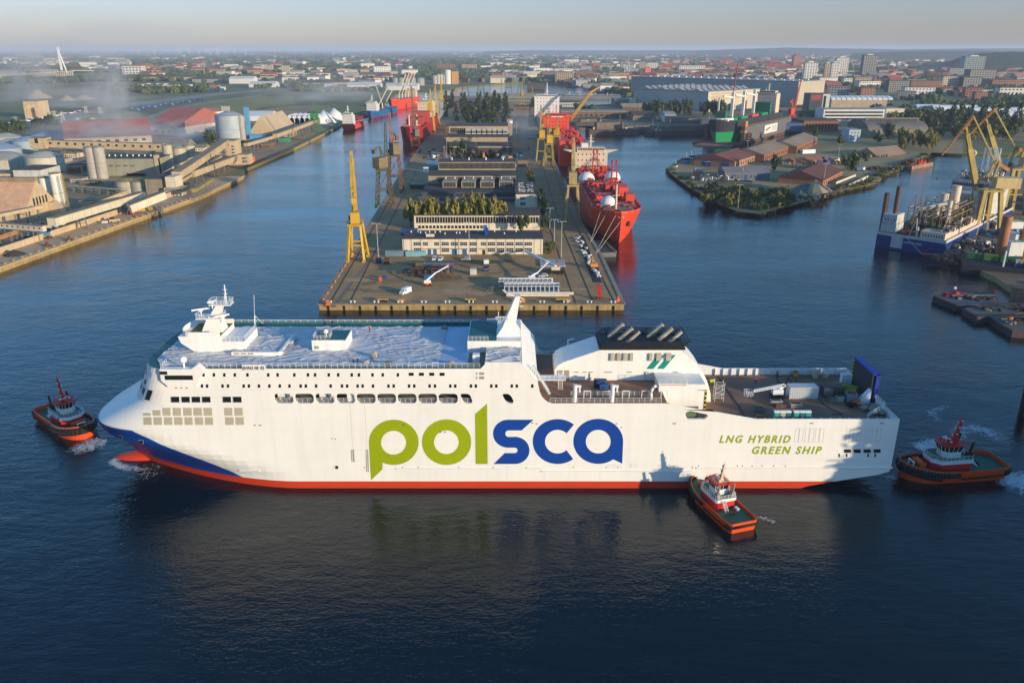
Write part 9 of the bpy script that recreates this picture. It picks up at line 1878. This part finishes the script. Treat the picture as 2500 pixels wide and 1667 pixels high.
for x,y,l,w_,h_,m,lab in((1700,540,2.6,2.0,2.3,mat('teal grey cabinet',(.14,.22,.25),.6),'teal grey cabinet in front of the yellow skip'),(1500,545,2.0,1.4,1.3,STEEL,'grey cargo bag bundle, left of three in front of the dark container'),(1575,540,1.8,1.3,1.4,SILOG,'grey cargo bag bundle, middle of three in front of the dark container'),(1625,530,1.4,1.3,1.3,STEEL,'grey cargo bag bundle, right of three in front of the dark container'),(683,650,3.0,1.3,1.0,STEEL,'grey steel bin, leftmost on the aft deck'),(880,568,2.8,1.5,1.0,SILOG,'grey steel bin with a blue corner behind the toilets'),(920,605,2.6,1.2,.8,RUST,'low rusty bin just behind the toilets'),(1098,605,2.9,1.4,1.1,SILOG,'pale steel bin behind the last three toilets'),(170,335,1.3,1.0,1.1,mat('lemon box',(.55,.52,.03),.6),'small lemon yellow box beside the funnel casing'),(1092,262,1.4,1.2,1.3,MATS['orange box paint'],'orange cage against the far bulwark'),(725,712,2.4,.9,.6,mat('olive rack',(.3,.25,.06),.7),'low olive pallet rack left of the toilets')):
 p=onk(x,y);t=thing('deck_bin',lab,'bin',(p.x,p.y,ZK),random.uniform(-.15,.15));MB().prism([(-l/2+.15,-w_/2+.1),(l/2-.15,-w_/2+.1),(l/2-.15,w_/2-.1),(-l/2+.15,w_/2-.1)],0,.2).box(-l/2,-w_/2,.2,l/2,w_/2,h_).build('body',m,t);MB().box(-l/2-.06,-w_/2-.06,h_,l/2+.06,-w_/2+.08,h_+.1).build('rim',m,t);MB().box(-l*.36,-w_*.36,h_-.02,l*.36,w_*.36,h_+.06).build('load',DARKR if m is not RUST else STEEL,t)
for x,y,r_,h_ in((1308,278,.75,2.3),(1420,272,.7,1.2)):p=onk(x,y);MB().cyl(0,0,0,h_,r_,14).build('rope_drum',mat('cream rope',(.48,.42,.33),.9,.2,2),None,loc=tuple(p),label='cream %s coil against the far bulwark'%('tall' if h_>2 else 'low'),cat='drum')
first=None
for k,(x,y)in enumerate(((1845,640),(1930,655),(1965,690),(1950,620),(2032,690),(1990,640))):
 p=onk(x,y);b=MB().ico((0,0,.7),.95,.2,(1,.9,.85));b.build('cargo_bag',mat('khaki bag',(.30,.27,.20),.9,.25,1),None,loc=tuple(p),label='khaki cargo bag in the heap at the stern rail',cat='bag',group='khaki cargo bags at the stern',smooth=True)
p=onk(1770,590);MB().flat((-.9,0,.6),(.9,.6,1.2),.7,.6).build('orange_roll',MATS['orange marker'],None,loc=tuple(p),label='orange rolled fender lying near the stern ramp',cat='roll')
p=onk(1715,610);t=thing('hose_heap','dark tangle of hoses near the stern ramp','hoses',tuple(p));[MB().tube([(random.uniform(-1.4,1.4),random.uniform(-1,1),random.uniform(.1,1.3))for _ in range(5)],.12,5).build('hose',RUB,t)for _ in range(6)]
p=onk(890,500);q0=fl(*Y4(945,395),p.y-FY);t=thing('boom_lift','white boom lift with a long perforated arm on the aft deck','boom lift',tuple(p));MB().cbox(0,0,.5,3.6,1.9,.7).build('chassis',BLACK,t);MB().cbox(-.1,0,1.2,2.6,1.7,1.3).build('turret',CW,t);[MB().bar((sx,sy-.2,.5),(sx,sy+.2,.5),.5,10).build('wheel',RUB,t)for sx in(-1.2,1.2)for sy in(-1,1)]
e=fl(*Y4(632,462),p.y-FY);MB().flat((1.5,0,3.6),(e.x-p.x,0,1.9),.5,.7).build('boom',CW,t);b=MB();[b.cbox(1.5+(e.x-p.x-1.5)*k/15,-.27,3.6-1.7*k/15-.14,.26,.04,.28)for k in range(1,15)];b.build('boom_hole',BLACK,t,kind='stuff');MB().flat((.2,0,2.2),(1.7,0,3.6),.5,.6).build('boom_link',CW,t)
e=fl(*Y4(580,470),p.y-FY);b=rail([(e.x-p.x-1.2,-.8,.4),(e.x-p.x+1.0,-.8,.4),(e.x-p.x+1.0,.8,.4),(e.x-p.x-1.2,.8,.4),(e.x-p.x-1.2,-.8,.4)],1.6,.8,.05,3);b.build('basket',CW,t)
p=onk(235,530);t=thing('scaffold','light scaffold tower beside the funnel casing','scaffolding',tuple(p));b=MB();[b.bar((x,y,0),(x,y,5.2),.05,4)for x in(-1,1.2)for y in(-.8,.8)];[b.bar((-1,y,z),(1.2,y,z),.045,4)for y in(-.8,.8)for z in(1,2.2,3.4,4.6)];[b.bar((-1,-.8,z),(1.2,-.8,z+1.2),.04,4)for z in(1,2.2,3.4)];b.build('tube',STEELW,t,kind='stuff');MB().box(-1,-.8,2.2,1.2,.8,2.28).build('platform',TANM,t)
p=PZ(1474,950,ZU);t=thing('winch_unit','blue and black winch on the brown deck in front of the funnel','winch',tuple(p));MB().cbox(0,0,.3,2.2,1.6,1.2).build('body',BLUEC,t);MB().bar((-1.8,0,1.6),(.6,0,2.6),.3,8).build('arm',BLUEC,t);MB().bar((.8,-.5,.7),(.8,.5,.7),.7,12).build('drum',BLACK,t);MB().cbox(-1,1.4,0,2.6,1.4,2.0).build('tarp_cover',mat('dark blue tarp',(.02,.04,.12),.5),t)
for pts,lab in(([(240,265),(330,400),(450,570),(540,720)],'long dark hose lying across the aft deck, left'),([(1330,500),(1400,570),(1500,630),(1610,690),(1500,685)],'dark cable snaking over the aft deck, right'),([(880,245),(900,330),(990,350),(1010,280),(1060,350)],'dark cable by the far bulwark')):
 q=[onk(x,y)+Vector((0,0,.08))for x,y in pts];o=q[0].copy();MB().tube([c-o for c in q],.09,5).build('cable',RUB,None,loc=tuple(o),label=lab,cat='cable')
 # roof equipment and the few workers
def person(label,p,top,legs,bend=0.0,rot=0.0):
 """one continuous body grown over a small skeleton"""
 J=[(0,0,.95),(0,.02+bend*.25,1.25),(0,.04+bend*.5,1.48-bend*.1),(0,.06+bend*.6,1.60-bend*.12),(.20,.04+bend*.5,1.44-bend*.1),(.30,.10+bend*.5,1.16-bend*.2),(.28,.26+bend*.6,.98-bend*.2),(-.20,.04+bend*.5,1.44-bend*.1),(-.30,.10+bend*.5,1.16-bend*.2),(-.26,.28+bend*.6,1.0-bend*.2),(.11,0,.90),(.13,.06,.48),(.13,.0,.06),(.13,.16,.04),(-.11,0,.90),(-.13,-.02,.48),(-.14,-.12,.06),(-.14,.04,.04),(0,.08+bend*.65,1.76-bend*.14)]
 E=[(0,1),(1,2),(2,3),(2,4),(4,5),(5,6),(2,7),(7,8),(8,9),(0,10),(10,11),(11,12),(12,13),(0,14),(14,15),(15,16),(16,17),(3,18)]
 rr=[.16,.17,.18,.07,.09,.06,.045,.09,.06,.045,.11,.08,.06,.05,.11,.08,.06,.05,.115]
 me=bpy.data.meshes.new('person');me.from_pydata(J,E,[]);o=bpy.data.objects.new('person_source',me);COL.objects.link(o)
 md=o.modifiers.new('skin','SKIN');o.modifiers.new('sub','SUBSURF').levels=1
 for v,r_ in zip(me.skin_vertices[0].data,rr):v.radius=(r_,r_*.85)
 me.skin_vertices[0].data[0].use_root=True
 bpy.context.view_layer.update();dm=bpy.data.meshes.new_from_object(o.evaluated_get(bpy.context.evaluated_depsgraph_get()));bpy.data.objects.remove(o)
 dm.materials.clear();[dm.materials.append(m)for m in(top,legs,mat('skin',(.45,.27,.19),.6),mat('helmet white',(.7,.7,.68),.4))]
 for f in dm.polygons:
  z=f.center.z;f.material_index=1 if z<.92 else(2 if z>1.52-bend*.1 and z<1.76-bend*.14 else(3 if z>=1.76-bend*.14 else 0));f.use_smooth=True
 put('person',dm,None,loc=tuple(p),rotz=rot,label=label,cat='person')
WKO=mat('orange workwear',(.70,.14,.02),.8);WKD=mat('dark workwear',(.02,.025,.05),.8);WKR=mat('red workwear',(.45,.03,.03),.8)
R1_=lambda u,v:PZ(u,v,31.5)
person('worker in orange jacket bending over the roof sheeting near the front rail',R1_(863,886),WKO,WKD,.5,2.0);person('worker in dark clothes beside the one in orange',R1_(873,889),WKD,WKD,.1,4);person('worker in red top walking on the far side of the roof',R1_(903,810),WKR,WKD,.2,1);person('worker in dark clothes at the far roof railing',R1_(812,796),WKD,WKD,.1,3);person('worker in red workwear standing at the far bulwark of the aft deck',PZ(1897,918,ZK),WKR,WKD,.1,2);person('worker in red jacket near the cable by the far bulwark',onk(650,350),WKR,WKD,.1,3);person('worker in white helmet crouching over the cable on the aft deck',onk(1100,345),WKD,WKR,.6,1)
for k,(u,v,lab)in enumerate(((914,872,'tall pale coil of lashing on the roof sheeting'),(895,890,'pale bundle on the roof edge'),(947,892,'olive crate at the near roof railing'),(1084,803,'green grey crate on the far side of the roof'),(1101,890,'pale heap of lashing at the near roof railing'))):
 p=R1_(u,v);t=thing('roof_bundle',lab,'bundle',tuple(p));MB().ico((0,0,.5),.8,.25,(1.2,.8,.8 if k else 1.6)).build('wrap',[SILOG,TANKW,mat('olive load',(.15,.13,.06)),mat('green grey crate',(.2,.26,.22)),SILOG][k],t);MB().cbox(.5,.4,0,.9,.6,.5).build('crate',STEEL,t)
